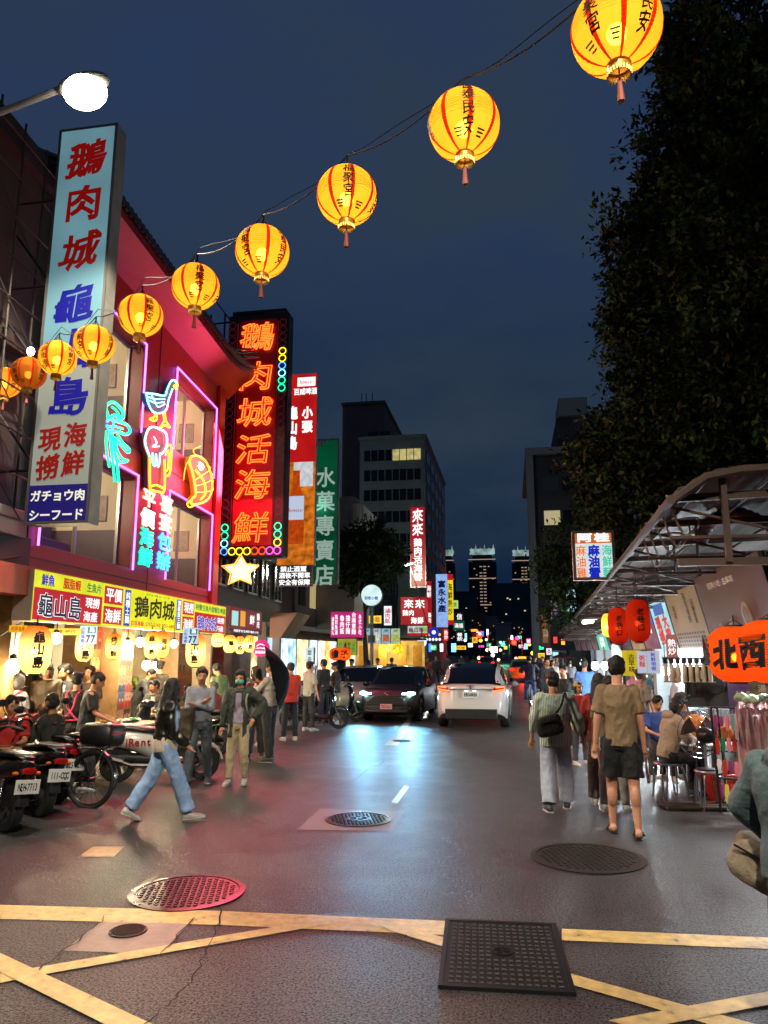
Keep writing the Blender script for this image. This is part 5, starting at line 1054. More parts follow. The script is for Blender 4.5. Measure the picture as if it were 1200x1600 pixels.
pxsign('brown vertical sign at the end of the stall roof', 845, 950, 860, 1011, 50, glow('dim_brown', '#4a2c1c', .45), [('魚翅餐廳', .5, .5, .2, .6, True, glow('dim_tan', '#a07848', .5))], panels=[(.3, .8, .25, .45, glow('dim_cream', '#c8b898', .6))])
pxsign('dim purple vertical sign above the brown one', 858, 908, 876, 972, 48, glow('dim_plum', '#2c2030', .4), [('大商店', .5, .5, .3, .7, True, glow('dim_lilac', '#98889c', .6))])
pxsign('cyan white lit sign behind the leaves over the stall roof', 885, 900, 900, 955, 44, LIT('cyan_white', '#b8e4f4', .9), [('海產', .5, .5, .3, .6, True, LT['navy'])])
R_ = random.Random(21); wh = ['white', 'white', 'yellow', 'orange', 'cyan', 'green', 'red', 'magenta']
for i in range(24):
    Y = R_.uniform(60, 150); px = R_.uniform(715, 850); py = R_.uniform(1000, 1032) if i % 3 else R_.uniform(985, 1004); c_ = R_.choice(wh); r = R_.uniform(.10, .22)*Y/100+.05; p = at(px, py, Y); t = thing('street_light_globe', 'tiny lit globe among the dense lights at the far end of the street', 'light', tuple(p), 0, 'tiny lights at the far end of the street')
    mb = MB(); mb.ell((0, 0, 0), (r, r, r), 8, 6); mb.build('globe', glow('tiny_'+c_, tuple(.35+.65*x for x in lin(cols[c_])) if i % 2 else cols[c_], 3.5), t); mb = MB(); mb.tube([(0, .1, -r*.5), (0, .1, -p[2])], .03, 4); mb.build('stem', DARKM, t)
# =================================================================== RIGHT: covered row of stalls
def FRp(px, py, X): return onl(px, py, X, KR)
RZR = -math.pi/2+math.atan(KR)*-1
XE = 1.55
e0 = FRp(1040, 768, XE); e1 = FRp(875, 980, XE)
RUST = mat('rusty_steel_frame', '#452f27', .65, metal=.1, noise=(6, .3)); SHEET = mat('corrugated_sheet', '#42322c', .7, metal=.0, noise=(2, .25)); SHEETP = mat('clear_roof_sheet', '#c9b7b4', .3)
cn = thing('stall_canopy', 'long rusty steel canopy of corrugated sheets over the food stalls', 'canopy', (0, 0, 0))
Y0c, Y1c = e0[1]-.35, 40.0
def ze(Y): return e0[2]+.12*max(0, 1-(Y-e0[1])/12)+(e1[2]-e0[2])*min(1, (Y-e0[1])/(e1[1]-e0[1]))
def xe(Y, off=0): return XE+off+KR*Y
mb = MB(); nY = 26; Xs = np.arange(0, 6.0, .075)
R_ = []
for i, dx in enumerate(Xs):
    row = []
    for Y in np.linspace(Y0c, Y1c, 14): row.append((xe(Y, dx), Y, ze(Y)+.03*dx+.28*min(1, dx/.5)**.6-.28+.018*math.sin(i*2.2)))
    R_.append(row)
mb.loft(R_, cap=False, closed=False); o = mb.build('roof_sheet', SHEET, cn, smooth=60, fix=False); md = o.modifiers.new('t', 'SOLIDIFY'); md.thickness = .012
mb = MB(); mb.tube([(xe(Y, -.02), Y, ze(Y)-.3) for Y in np.linspace(Y0c-.05, Y1c, 20)], .05, 7); mb.tube([(xe(Y0c, dx), Y0c, ze(Y0c)+.03*dx+.28*min(1, dx/.5)**.6-.30) for dx in np.linspace(0, 6, 18)], .05, 7); mb.build('edge_gutter', mat('brown_gutter', '#3c2a20', .65, noise=(4, .3)), cn)
mb = MB()
for Y in np.arange(Y0c+.3, Y1c, 1.5):
    z = ze(Y)-.10; mb.box(xe(Y, 3.0), Y, z-.03, 6.0, .06, .08, R=Matrix.Rotation(-.03, 3, 'Y')); mb.tube([(xe(Y, .0), Y, z-.2), (xe(Y, 1.3), Y, z-.55), (xe(Y, 2.6), Y, z-.1)], .018, 5); mb.tube([(xe(Y, .6), Y, z-.55), (xe(Y, .6), Y, z-.05)], .02, 5)
    mb.tube([(xe(Y, .0), Y, z-.55), (xe(Y, 2.4), Y, z-.55)], .022, 5)
mb.build('rafter', RUST, cn)
mb = MB()
for dx in (.35, 1.0, 1.8, 2.6, 3.4): mb.tube([(xe(Y, dx), Y, ze(Y)+.03*dx-.11) for Y in np.linspace(Y0c+.05, Y1c, 12)], .022, 5)
mb.build('purlin', RUST, cn)
mb = MB()
for dx, ln in ((.55, .75), (1.05, .7), (1.55, .8)): mb.b2(xe(Y0c, dx)-.03, xe(Y0c, dx)+.03, Y0c+.1, Y0c+.16, ze(Y0c)-.95, ze(Y0c)+.02)
mb.b2(xe(Y0c, .05), xe(Y0c, 3.5), Y0c+.17, Y0c+.24, ze(Y0c)-.98, ze(Y0c)-.90); mb.build('hanger', RUST, cn)
for Y in (13.5, 19, 25, 31): mb = MB(); mb.b2(xe(Y, 1.35), xe(Y, 1.42), Y-.035, Y+.035, 0, ze(Y)-.1); mb.build('post', RUST, cn)
mb = MB(); R2 = random.Random(3)
for k in range(5):
    Y = Y0c+.2+k*.5; mb.tube(smooth_line([(xe(Y, -.02), Y, ze(Y)-.2), (xe(Y, .2), Y+.3, ze(Y)-.55-R2.random()*.2), (xe(Y, .5), Y+.9, ze(Y)-.3), (xe(Y, .1), Y+1.6, ze(Y)-.25)]), .012, 5)
mb.build('cable', mat('pale_cable', '#8f7560', .6), cn)
dk = thing('ventilation_duct', 'ribbed grey purple flexible duct hanging under the canopy', 'duct', tuple(deep(1170, 815, 9.6))); mb = MB(); P = smooth_line([(-.55, .3, -.25), (-.45, .2, .0), (-.2, .0, .12), (.1, -.05, .0), (.35, -.05, -.12), (.7, 0, -.05)], 8); mb.tube(P, [.095*(1 if i % 2 else .86) for i in range(len(P))], 12); mb.build('hose', mat('duct_foil', '#5d4a54', .4, metal=.3), dk)
# stall backs and counters
SB = thing('stall_row', 'row of open cooking stalls with pale tiled walls and steel counters under the canopy', 'stall', (0, 0, 0))
def XB(Y, o_): return 2.95+o_+KR*Y
mb = MB(); mb.quad((XB(10, 1.9), 10, 0), (XB(40, 1.9), 40, 0), (XB(40, 1.9), 40, 3.4), (XB(10, 1.9), 10, 3.4)); mb.build('back_wall', mat('pale_blue_tile', '#b4c4cc', .35, noise=(2, .2)), SB, smooth=0)
mb = MB(); mb.quad((XB(10, 0), 10, 2.0), (XB(10, 2), 10, 2.0), (XB(40, 2), 40, 2.0+.2), (XB(40, 0), 40, 2.2)); 
for Y in np.arange(11.6, 40, 3.2): mb = MB(); mb.b2(XB(Y, .35), XB(Y, .9), Y-1.2, Y+1.3, 0, .88); mb.build('counter', STEEL, SB); mb = MB(); mb.b2(XB(Y, .1), XB(Y, 1.9), Y+1.5, Y+1.58, 0, 2.2); mb.build('partition', mat('pale_partition', '#8d979a', .5, noise=(3, .2)), SB, smooth=0)
R2 = random.Random(14)
for k, Y in enumerate(np.arange(11.4, 38, 1.6)):
    c_ = ['#d8ecf4', '#f4f0e0', '#bfe0f0', '#f0e4c0'][k % 4]; x = XB(Y, .5); mb = MB(); mb.b2(x, x+.45, Y-.6, Y+.6, .9, 1.62); dc = mb.build('added_glow_case', mat('case_white', '#a8aeb0', .4), SB, smooth=0); mb = MB(); mb.quad((x-.004, Y-.55, .95), (x-.004, Y+.55, .95), (x-.004, Y+.55, 1.58), (x-.004, Y-.55, 1.58)); mb.build('lit_front', glow('case_'+c_[1:], c_, .85, .35, 4), dc, smooth=0)  # row of glowing case fronts added to make the stalls brighter
    mb = MB()
    for q in range(9): mb.ell((x-.02, Y+R2.uniform(-.5, .5), R2.choice((1.0, 1.22, 1.42))), (.02, R2.uniform(.04, .08), R2.uniform(.03, .07)), 8, 6)
    mb.build('goods', mat('goods_%d' % (k % 5), ['#b0402a', '#8a6a3a', '#5a7a3a', '#c0a050', '#a86a5a'][k % 5], .5, noise=(14, .5)), dc)
R2 = random.Random(8)
for k in range(40):
    Y = R2.uniform(11, 30); x = XB(Y, R2.uniform(.4, .85)); c_ = R2.choice(['#b03a24', '#c8c0a8', '#3a6a8a', '#caa040', '#7a8a5a', '#d8d8d0']); hh = R2.uniform(.08, .3); r = R2.uniform(.05, .13); mb = MB(); mb.lathe([(.001, 0), (r*.8, 0), (r, hh*.6), (r*.7, hh), (.001, hh)], 9, (x, Y, .88)); mb.build('pot' if k % 2 else 'jar', mat('ware_'+c_[1:], c_, .4), SB)
for px, py, D, e_, lb in ((1040, 1049, 15.6, 420, 'left bright bulb in the nearest stall'), (1058, 1037, 14.6, 620, 'right and brighter bulb in the nearest stall'), (945, 1040, 27.5, 520, 'cool lamp in the stall behind the man in shorts'), (930, 1040, 31, 560, 'cool lamp in a farther stall'), (912, 1036, 37, 600, 'cool lamp in the farthest stall')):
    bulb(lb, px, py, D, .085+.004*(D-14), e_, (.85, .94, 1), glow('cool_bulb', '#e8f6ff', 12))
p = deep(921, 973, 20); t = thing('tube_lamp', 'greenish white tube lamp under the canopy', 'lamp', tuple(p), 0); mb = MB(); mb.tube([(-.18, -.3, 0), (.12, .4, .05)], .05, 8); mb.build('tube', glow('greenish_tube', '#f0ffd0', 5), t); mb = MB(); mb.b2(-.2, .2, -.3, .4, .08, .1); mb.build('shade', STEEL, t); lamp('tube_light', 'AREA', (0, 0, -.1), 60, (.8, 1, .9), t, .4)
for Y, dx, e_, lb in ((11.0, 2.75, 520, 'fluorescent tube under the canopy over the seated diners'), (14.5, 2.75, 560, 'second fluorescent tube under the canopy, before the red lanterns'), (27, 2.6, 700, 'fluorescent tube under the far part of the canopy')):  # tube lamps added to brighten the stalls
    t = thing('tube_lamp', lb, 'lamp', (xe(Y, dx), Y, ze(Y)-.42)); mb = MB(); mb.tube([(0, -.6, 0), (0, .6, 0)], .022, 8); mb.build('tube', glow('added_cool_tube', '#eef6ff', 9), t); mb = MB(); mb.b2(-.06, .06, -.65, .65, .04, .07); mb.build('shade', STEEL, t); lamp('tube_light', 'AREA', (0, 0, -.06), e_, (.92, .97, 1), t, 1.0)
# menu light boxes and one unlit poster hanging in a row
def board(label, pa, pb, zt, zb, face, texts=(), panels=(), cat='menu board', X=2.75, tilt=-.22):
    a = FRp(pa, 960, X); b = FRp(pb, 960, X); c = (a+b)/2; w = np.linalg.norm((b-a)[:2]); h = zt-zb
    o = sign('menu_board', label, (c[0]+.2, c[1], zb), RZR, w-.03, h, .08, [(-w/2+.015, w/2-.015, 0, h, face, 'face', 0)]+[(-w/2+w*p[0], -w/2+w*p[1], h*p[2], h*p[3], p[4], 'panel', 1) for p in panels], [(t[0], -w/2+w*t[1], h*t[2], h*t[3], w*t[4], t[5], t[6], t[7] if len(t) > 7 else dict(bold=.02)) for t in texts], side=DARKM, cat=cat)
    o.rotation_euler = (0, 0, 0); o.rotation_euler = (Matrix.Rotation(RZR, 3, 'Z') @ Matrix.Rotation(-tilt, 3, 'X')).to_euler(); return o
BRN = glow('faint_glow_brown_poster', '#7a4234', .26, .15, 2); CRM = glow('dim_cream_board', '#b08a62', .40, .1, 2); BT = glow('dim_brown_ink', '#4a2a1c', .2); PALE = glow('dim_pale_ink', '#d0ab92', .45)  # the brown poster is no lamp; its faint glow stands for ambient light
bb = board('largest brown menu board with pictures of three bowls nearest the camera', 1200, 1093, 3.12, 1.98, BRN, [('招牌小吃·古早味', .42, .83, .09, .055, False, PALE)])
w = np.linalg.norm((FRp(1200, 960, 2.75)-FRp(1093, 960, 2.75))[:2])
for k, (x, z, r) in enumerate(((.66, .36, .2), (.42, .25, .13), (.24, .22, .13))):
    mb = MB(); mb.lathe([(.001, -.016), (r*.9, -.016), (r, -.012)], 22, (-w/2+w*x, 0, 1.14*z), 'y', cap=False); mb.build('bowl_picture', glow('dim_bowl', '#a87a56', .42, .3, 6), bb); mb = MB(); mb.lathe([(.001, -.02), (r*.7, -.02)], 18, (-w/2+w*x, 0, 1.14*z), 'y', cap=False); mb.build('food_picture', glow('dim_food', '#6d4a30', .4, .6, 14), bb)
board('cream menu board with brown characters and a grid of prices', 1091, 1043, 3.05, 1.98, CRM, [('虱目魚粥', .62, .68, .13, .1, True, BT), ('老店', .2, .66, .12, .1, True, BT), ('湯麵飯類', .8, .6, .1, .07, True, BT)], panels=[(.05+.08*i, .11+.08*i, .04+.065*j, .08+.065*j, BT) for i in range(11) for j in range(4)])
CY = LIT('cyan_board', '#a8e0e8', .85, .2)
board('bright cyan menu board with red brush characters beside the red lanterns', 1041, 1016, 3.0, 1.98, CY, [('現撈', .3, .4, .3, .3, True, LT['red'], dict(bold=.06, wob=.03)), ('大碗', .72, .42, .3, .3, True, LT['red'], dict(bold=.06, wob=.03))], panels=[(.2, .8, .72, .95, glow('lit_blue_print', '#3c64b8', .8))])
board('lilac and red lit menu board behind the nearer red lantern', 1015, 994, 2.95, 1.98, LIT('lilac_board', '#8a3c5a', .7, .3), [('鹹粥 米粉', .5, .45, .12, .14, False, W_)], panels=[(0, 1, .62, 1, glow('lit_blue_print', '#3c64b8', .8))])
board('dim picture menu board between the red lanterns', 993, 975, 2.9, 1.98, LIT('warm_board', '#b89058', .55, .4, 4), [('小菜', .5, .3, .3, .3, False, LT['red'])])
board('dark plum menu board behind the farther red lantern', 974, 955, 2.85, 1.98, glow('dim_plum_board', '#40304a', .45), [('炸物', .5, .5, .25, .3, True, PALE)])
board('mint lit menu board with a red mark on top', 941, 927, 2.8, 1.98, LIT('mint_board', '#68d8b8', .8, .15), [('海鮮', .5, .4, .25, .5, True, W_)], panels=[(.3, .7, .78, .95, glow('lit_red_mark', '#c83030', .8))])
for i, (a_, b_, lb) in enumerate(((926, 918, 'first dim grey menu board after the mint one'), (917, 910, 'second dim grey menu board after the mint one'), (909, 902, 'third dim grey menu board after the mint one'), (901, 893, 'last dim grey menu board at the far end of the row'))): board(lb, a_, b_, 2.75, 1.98, glow('dim_grey_board', '#6a606c', .35, .2), [('菜單', .5, .6, .2, .4, True, BT)])
# notices below the boards
def poster(label, px, py, D, w, h, face, texts=(), rz=0.): 
    p = deep(px, py, D); return sign('poster', label, tuple(p), rz, w, h, .015, [(-w/2, w/2, 0, h, face, 'face', 0)], texts, side=DARKM, cat='poster')
poster('yellow poster with a dark frame beside the head of the man in shorts', 988, 1056, 13, .32, .44, glow('lit_yellow_poster', '#e0c428', .7, .2, 5), [('古早味', 0, .22, .11, .11, True, LT['black'])])
poster('white poster of pink and blue characters', 1010, 1052, 12.4, .28, .36, glow('lit_white_poster', '#d0d4e4', .7), [('粥麵', -.06, .2, .1, .1, True, LT['red']), ('飯湯', .06, .2, .1, .1, True, LT['blue'])])
poster('white poster with vertical blue writing', 1022, 1052, 12.2, .2, .36, glow('lit_white_poster', '#d0d4e4', .7), [('新鮮現做', 0, .19, .075, .08, True, LT['blue'])])
poster('narrow red and white hanging notice by the bright bulbs', 1051, 1030, 11, .15, .36, glow('lit_pink_notice', '#c8746c', .55), [('熱炒', 0, .18, .12, .12, True, W_)])
# lanterns
RP = paper('red_paper', '#e04422', s=.02); YP = paper('yellow_lit_paper', '#ffd860'); OP = paper('orange_paper', '#ff6420', s=.10)
p = deep(997, 970, 11.6); lantern('nearer red barrel lantern with three black characters and a smile', tuple(p), .185, .68, RP, [('老巷口', 22, .12, .02, .025)], None, rad(-18), .5, drop=.35)
p = deep(966, 978, 12.0); lantern('farther red barrel lantern overlapped by the nearer one', tuple(p), .165, .60, RP, [('老巷口', 14, .11, .0, .025)], None, rad(-16), .5, drop=.35)
p = deep(950, 977, 12.9); lantern('yellow lit lantern half hidden behind the red lanterns', tuple(p), .11, .42, YP, (), None, 0, 4)
p = deep(1150, 1022, 8.7); lantern('big orange lantern with a black brush character left of another', tuple(p), .31, .66, OP, [('北', -12, .34, 0, .05), ('海', -78, .3, 0, .04)], None, rad(-25), 4.2, drop=.12)
p = deep(1210, 1018, 7.85); lantern('big orange lantern cut by the right edge of the picture', tuple(p), .375, .68, OP, [('西', -28, .36, 0, .05)], None, rad(-27), 5.2, drop=.12)
# fan, tables, stools
CHROME = mat('chrome', '#b9bcc0', .16, metal=1.0)
def stool(label, x, y, rz=0., R=.165, H=.46):
    t = thing('steel_stool', label, 'stool', (x, y, 0), rz, 'steel stools at the food stall'); mb = MB(); mb.lathe([(.001, H-.025), (R, H-.025), (R+.008, H-.012), (R, H), (.001, H)], 22, cap=False); mb.build('seat', mat('brushed_steel', '#8d8f92', .28, metal=.9), t)
    for k in range(4):
        a = k*math.pi/2+math.pi/4; mb = MB(); 
        for s_ in (-.16, .16): mb.tube(smooth_line([(R*.6*math.cos(a+s_*.2), R*.6*math.sin(a+s_*.2), H-.03), (R*.95*math.cos(a+s_), R*.95*math.sin(a+s_), H-.06), (R*1.12*math.cos(a+s_*.8), R*1.12*math.sin(a+s_*.8), .2), (R*1.25*math.cos(a+s_*.3), R*1.25*math.sin(a+s_*.3), 0)]), .011, 7)
        mb.build('leg', CHROME, t)
    return t
s1 = deep(1046, 1212, 9.9); stool('chrome legged stool under the person in beige jacket', s1[0], s1[1], .3, .19)
s2 = deep(1108, 1218, 9.25); stool('chrome legged stool carrying the black fan', s2[0], s2[1], .1)
s3 = deep(1012, 1190, 11.2); stool('stool farther back behind the man in shorts', s3[0], s3[1], .6)
tp = deep(1098, 1180, 10.0); t = thing('dining_table', 'round white topped stall table with a plate and papers', 'table', (tp[0], tp[1], 0)); mb = MB(); mb.lathe([(.001, .70), (.42, .70), (.43, .715), (.42, .73), (.001, .73)], 30, cap=False); mb.build('table_top', mat('white_laminate', '#c9c4ba', .3), t)
for k in range(3): a = k*2.094; mb = MB(); mb.tube([(.32*math.cos(a), .32*math.sin(a), 0), (.26*math.cos(a), .26*math.sin(a), .70)], .014, 7); mb.build('leg', CHROME, t)
mb = MB(); mb.tube([(0, 0, .0), (0, 0, .7)], .03, 8); mb.build('column', STEEL, t)
o = thing('red_basin', 'red plastic tub under the stall table', 'tub', (tp[0]+.15, tp[1]-.1, 0)); mb = MB(); mb.lathe([(.001, 0), (.2, 0), (.26, .32), (.27, .32), (.27, .34), (.24, .34), (.19, .03)], 22, cap=False); mb.build('tub', mat('red_plastic', '#a8281c', .4), o); mb = MB(); mb.tube([(.26*math.cos(a), .26*math.sin(a), .34) for a in np.linspace(0, 6.283, 25)[:-1]], .012, 5, closed=True); mb.build('rim', mat('red_plastic', '#a8281c', .4), o)
o = thing('plate', 'white plate of food on the stall table', 'plate', (tp[0]-.12, tp[1]-.1, .732)); mb = MB(); mb.lathe([(.001, 0), (.08, 0), (.14, .02), (.135, .022), (.08, .008)], 20, cap=False); mb.build('dish', mat('white_china', '#d0cdc4', .2), o); mb = MB(); R2 = random.Random(2)
for i in range(10): mb.ell((R2.gauss(0, .04), R2.gauss(0, .04), .02), R2.uniform(.015, .03), 7, 5)
mb.build('food', mat('noodles', '#a8793c', .5), o)
# orange seat backs / hats on the table
for dx, dy, r_, lb in ((-.02, .22, .17, 'larger round orange cushion propped behind the fan'), (.2, .16, .15, 'orange cushion right of the larger one behind the fan'), (.3, -.02, .12, 'lowest orange cushion at the edge of the table')):
    o = thing('cushion', lb, 'cushion', (tp[0]+dx, tp[1]+dy, .73)); mb = MB(); mb.lathe([(.001, -.05), (r_*.6, -.05), (r_*.95, -.02), (r_, .0), (r_*.95, .02), (r_*.6, .05), (.001, .05)], 22, (0, 0, r_), 'y', cap=False); mb.build('cover', mat('orange_fabric', '#b05c14', .6, noise=(9, .3)), o); mb = MB(); mb.tube([(r_*math.cos(a), 0, r_+r_*math.sin(a)) for a in np.linspace(0, 6.283, 25)[:-1]], .008, 5, closed=True); mb.build('piping', mat('dark_brown_piping', '#3a1c0a', .6), o)
fz = .46; t = thing('electric_fan', 'black electric fan seen from behind standing on a chrome stool', 'fan', (s2[0], s2[1], fz+.002), .35); t.location = (s2[0]-.02, s2[1], fz)
mb = MB(); mb.lathe([(.001, 0), (.12, 0), (.12, .02), (.03, .035), (.001, .035)], 20, cap=False); mb.build('base', BLACKP, t); mb = MB(); mb.tube([(0, 0, .03), (0, 0, .36)], .018, 8); mb.build('pole', STEEL, t)
mb = MB(); mb.lathe([(.02, -.16), (.075, -.14), (.10, -.06), (.10, .02), (.05, .06)], 20, (0, 0, .42), 'y'); mb.build('motor', mat('fan_motor', '#15110f', .3), t)
mb = MB(); Rf = .29
for rr_ in (Rf, Rf*.8, Rf*.55, Rf*.32): mb.tube([(rr_*math.cos(a), .02+.10*(1 if rr_ == Rf else .9-rr_), .42+rr_*math.sin(a)) for a in np.linspace(0, 6.283, 33)[:-1]], .006 if rr_ == Rf else .002, 4, closed=True)
for k in range(40): a = k*.15708; mb.tube([(.08*math.cos(a), .03, .42+.08*math.sin(a)), (Rf*.7*math.cos(a), .05, .42+Rf*.7*math.sin(a)), (Rf*math.cos(a), .12, .42+Rf*math.sin(a)), (Rf*.7*math.cos(a), .19, .42+Rf*.7*math.sin(a)), (.06*math.cos(a), .2, .42+.06*math.sin(a))], .0016, 3)
mb.build('guard', CHROME, t)
for k in range(3):
    a0 = k*2.094; mb = MB(); pts = []
    for j in range(7): a = a0+j*.18; pts.append((Rf*.85*math.cos(a), .09+.035*j/6, .42+Rf*.85*math.sin(a)))
    mb.add([(.04*math.cos(a0), .1, .42+.04*math.sin(a0))]+pts, [list(range(8))]); mb.build('blade', mat('smoke_blade', '#3a2a22', .3), t, fix=False)
mb = MB(); mb.tube(smooth_line([(0, -.05, .3), (.12, -.1, .1), (.25, .05, .05), (.3, .2, -.2)]), .006, 5); mb.build('cord', CORD, t)
# black mesh stand with a glass case, accessory rack
mp = deep(1107, 1100, 10.9); t = thing('mesh_stand', 'black mesh display stand with a fan guard and glass food case', 'stand', (mp[0], mp[1], 0), -.3)
mb = MB(); 
for x in (-.3, .3): mb.tube([(x, 0, 0), (x, 0, 1.72)], .018, 7)
for z in (.5, 1.12, 1.72): mb.tube([(-.3, 0, z), (.3, 0, z)], .014, 6)
mb.build('frame', CHROME, t); mb = MB()
mb.b2(-.29, .29, .02, .03, 1.13, 1.70); mb.build('mesh_panel', mat('black_mesh', '#16130f', .5, noise=(60, .6)), t); mb = MB(); mb.lathe([(.001, -.02), (.13, -.02), (.15, .0), (.15, .02)], 24, (.1, 0, 1.45), 'y'); mb.build('speaker', BLACKP, t); mb = MB(); mb.b2(-.08, .0, -.02, .015, 1.52, 1.64); mb.build('switch_box', mat('cream_switch', '#b8a890', .5), t)
mb = MB(); mb.b2(-.29, .29, -.18, .16, .72, 1.10); mb.build('glass_case', mat('case_glass', '#7d8688', .1, alpha=.45), t)
mb = MB(); R2 = random.Random(6)
for i in range(7): mb.ell((R2.uniform(-.2, .2), R2.uniform(-.1, .08), .8+R2.random()*.14), R2.uniform(.05, .09), 9, 7)
mb.build('food', mat('case_food', '#b08a6c', .5, noise=(9, .4)), t)
bp_ = deep(1075, 1050, 10.7); t = thing('bottle_rack', 'rack of upside down cream bottles with black caps hanging over the mesh stand', 'rack', tuple(bp_), -.2); mb = MB(); mb.tube([(-.34, 0, .2), (.36, 0, .2)], .012, 6); mb.tube([(-.34, 0, -.14), (.36, 0, -.14)], .012, 6); mb.build('rail', STEEL, t)
for k in range(8): x = -.3+k*.085; mb = MB(); mb.lathe([(.001, -.14), (.028, -.14), (.03, -.12), (.03, .08), (.014, .12)], 10, (x, 0, 0)); bt = mb.build('bottle', mat('cream_bottle', '#b09a80', .35), t); mb = MB(); mb.lathe([(.034, .12), (.036, .19), (.001, .2)], 10, (x, 0, 0)); mb.build('cap', BLACKP, bt)
rp = deep(1172, 1200, 8.9); t = thing('accessory_rack', 'black framed rack of small hanging goods under crumpled pink plastic', 'rack', (rp[0], rp[1], 0), -.45)
mb = MB(); 
for x in (-.36, -.34+.28, .5): mb.tube([(x, -.05, 0), (x-.03, 0, 1.24)], .017, 6)
for z in (1.24, .85, .4, .12): mb.tube([(-.4, 0, z), (.5, 0, z)], .014, 6)
mb.tube([(-.36, .4, 0), (-.4, .4, 1.2)], .014, 6); mb.tube([(-.38, 0, 1.24), (-.4, .4, 1.2)], .014, 6); mb.build('frame', BLACKP, t)
R2 = random.Random(12); gc = ['#a8281c', '#1c6a4a', '#c8b048', '#26305c', '#d0ccc4', '#7a2a5a', '#141416', '#c86a7a', '#8fb0a4']
for r_ in range(4):
    for k in range(13):
        x = -.34+k*.065; z = 1.15-r_*.27+R2.uniform(-.02, .02); hh = R2.uniform(.12, .22); c_ = R2.choice(gc); mb = MB(); mb.loft([[(x-.018, -.03, z), (x+.018, -.03, z), (x+.018, -.015, z), (x-.018, -.015, z)], [(x-.026, -.04, z-hh*.5), (x+.026, -.04, z-hh*.5), (x+.026, -.01, z-hh*.5), (x-.026, -.01, z-hh*.5)], [(x-.014, -.035, z-hh), (x+.014, -.035, z-hh), (x+.014, -.015, z-hh), (x-.014, -.015, z-hh)]]); mb.tube([(x, -.02, z), (x, -.005, z+.05)], .003, 4); mb.build('trinket', mat('trinket_'+c_[1:], c_, .4), t)
mb = MB(); nu, nv = 40, 34; rows = []
for j in range(nv+1):
    row = []
    for i in range(nu+1):
        x = -.1+.62*i/nu; q = j/nv; z = 1.27-1.05*max(0, q-.25)/.75 if q > .25 else 1.27+.03*math.sin(q*12+i); y = .36*(1-q*4)-.02 if q < .25 else -.09-.03*q
        y += .022*math.sin(i*.9+j*.14)+.012*math.sin(i*2.1-j*.3); z += .012*math.sin(i*1.3+j*.6); row.append((x, y, z))
    rows.append(row)
mb.loft(rows, cap=False, closed=False); mb.build('plastic_sheet', mat('pink_clear_plastic', '#d8a4a0', .18, alpha=.55, spec=.8), t, smooth=0, fix=False)
bgp = deep(1180, 1090, 8.9); t = thing('plastic_bag', 'pale green plastic bag lying on top of the accessory rack', 'bag', (rp[0]+.15, rp[1]+.1, 1.27)); mb = MB(); R2 = random.Random(1)
for i in range(9): mb.ell((R2.uniform(-.16, .16), R2.uniform(-.08, .08), .05+R2.uniform(0, .06)), (R2.uniform(.05, .1), .06, R2.uniform(.04, .07)), 9, 7)
me = fuse(mb, .012, 2, .012, 9, 3); me.materials.append(mat('green_bag', '#8fb090', .3)); link('film', me, t)
poster('purple printed poster behind the rack', 1167, 1116, 10, .42, .42, glow('dim_purple_poster', '#7a5a82', .35, .3, 4), [('特價', 0, .25, .12, .12, False, PALE)], -.3)
poster('framed picture of food at the right edge behind the rack', 1194, 1112, 9.8, .3, .5, glow('dim_food_poster', '#7a6a4c', .35, .6, 9), [('湯', 0, .3, .1, .1, False, PALE)], -.3)
fb = deep(1090, 1288, 9.2); t = thing('floor_board', 'dark wooden pallet board lying under the fan stool', 'board', (fb[0], fb[1], 0), .15); mb = MB()
for k in range(3): mb.b2(-.42, .42, -.2+k*.14, -.08+k*.14, .02, .045)
for x in (-.35, .35): mb.b2(x-.03, x+.03, -.2, .2, 0, .019)
mb.build('planks', mat('wet_dark_wood', '#2c211a', .4, noise=(7, .4)), t)
# =================================================================== STREET LAMP AND STRING OF LANTERNS
LM = mat('lamp_grey', '#9a9a98', .4, metal=.5)
def street_lamp(label, lp, watts, rz=0.):
    t = thing('street_lamp', label, 'street lamp', (lp[0]-2.6*math.cos(rz), lp[1]-2.6*math.sin(rz), 0), rz); z = lp[2]
    mb = MB(); mb.tube([(0, 0, 0), (0, 0, z*.5), (0, 0, z-1.0)], [.12, .1, .08], 10); mb.build('pole', LM, t); mb = MB(); mb.tube(smooth_line([(0, 0, z-1.0), (.1, 0, z-.55), (.7, 0, z-.25), (1.5, 0, z-.08), (2.25, 0, z+.12)]), .04, 8); mb.build('arm', LM, t)
    mb = MB(); mb.ell((2.55, 0, z+.13), (.34, .17, .10), 16, 10, Matrix.Rotation(-.18, 3, 'Y')); mb.build('housing', LM, t); mb = MB(); mb.ell((2.58, 0, z+.03), (.27, .2, .20), 18, 12); mb.build('lens', glow('lamp_lens', '#fff4d8', 30), t)
    lamp('street_light', 'SPOT', (2.62, -.05, z-.32), watts, (1, .89, .70), t, .14, (0, 0, 0), 146, .3)
street_lamp('bright street lamp on a curved arm at the top left', deep(135, 147, 8.9), 2600)
street_lamp('street lamp of the same kind standing behind the camera', np.array([.6, -2.5, 9.0]), 5400, 1.2)  # out of view, added to light the figures from the front
LP_ = paper('lantern_paper', '#ffb838', s=.06); LS = paper('lantern_red_band', '#e8420f')
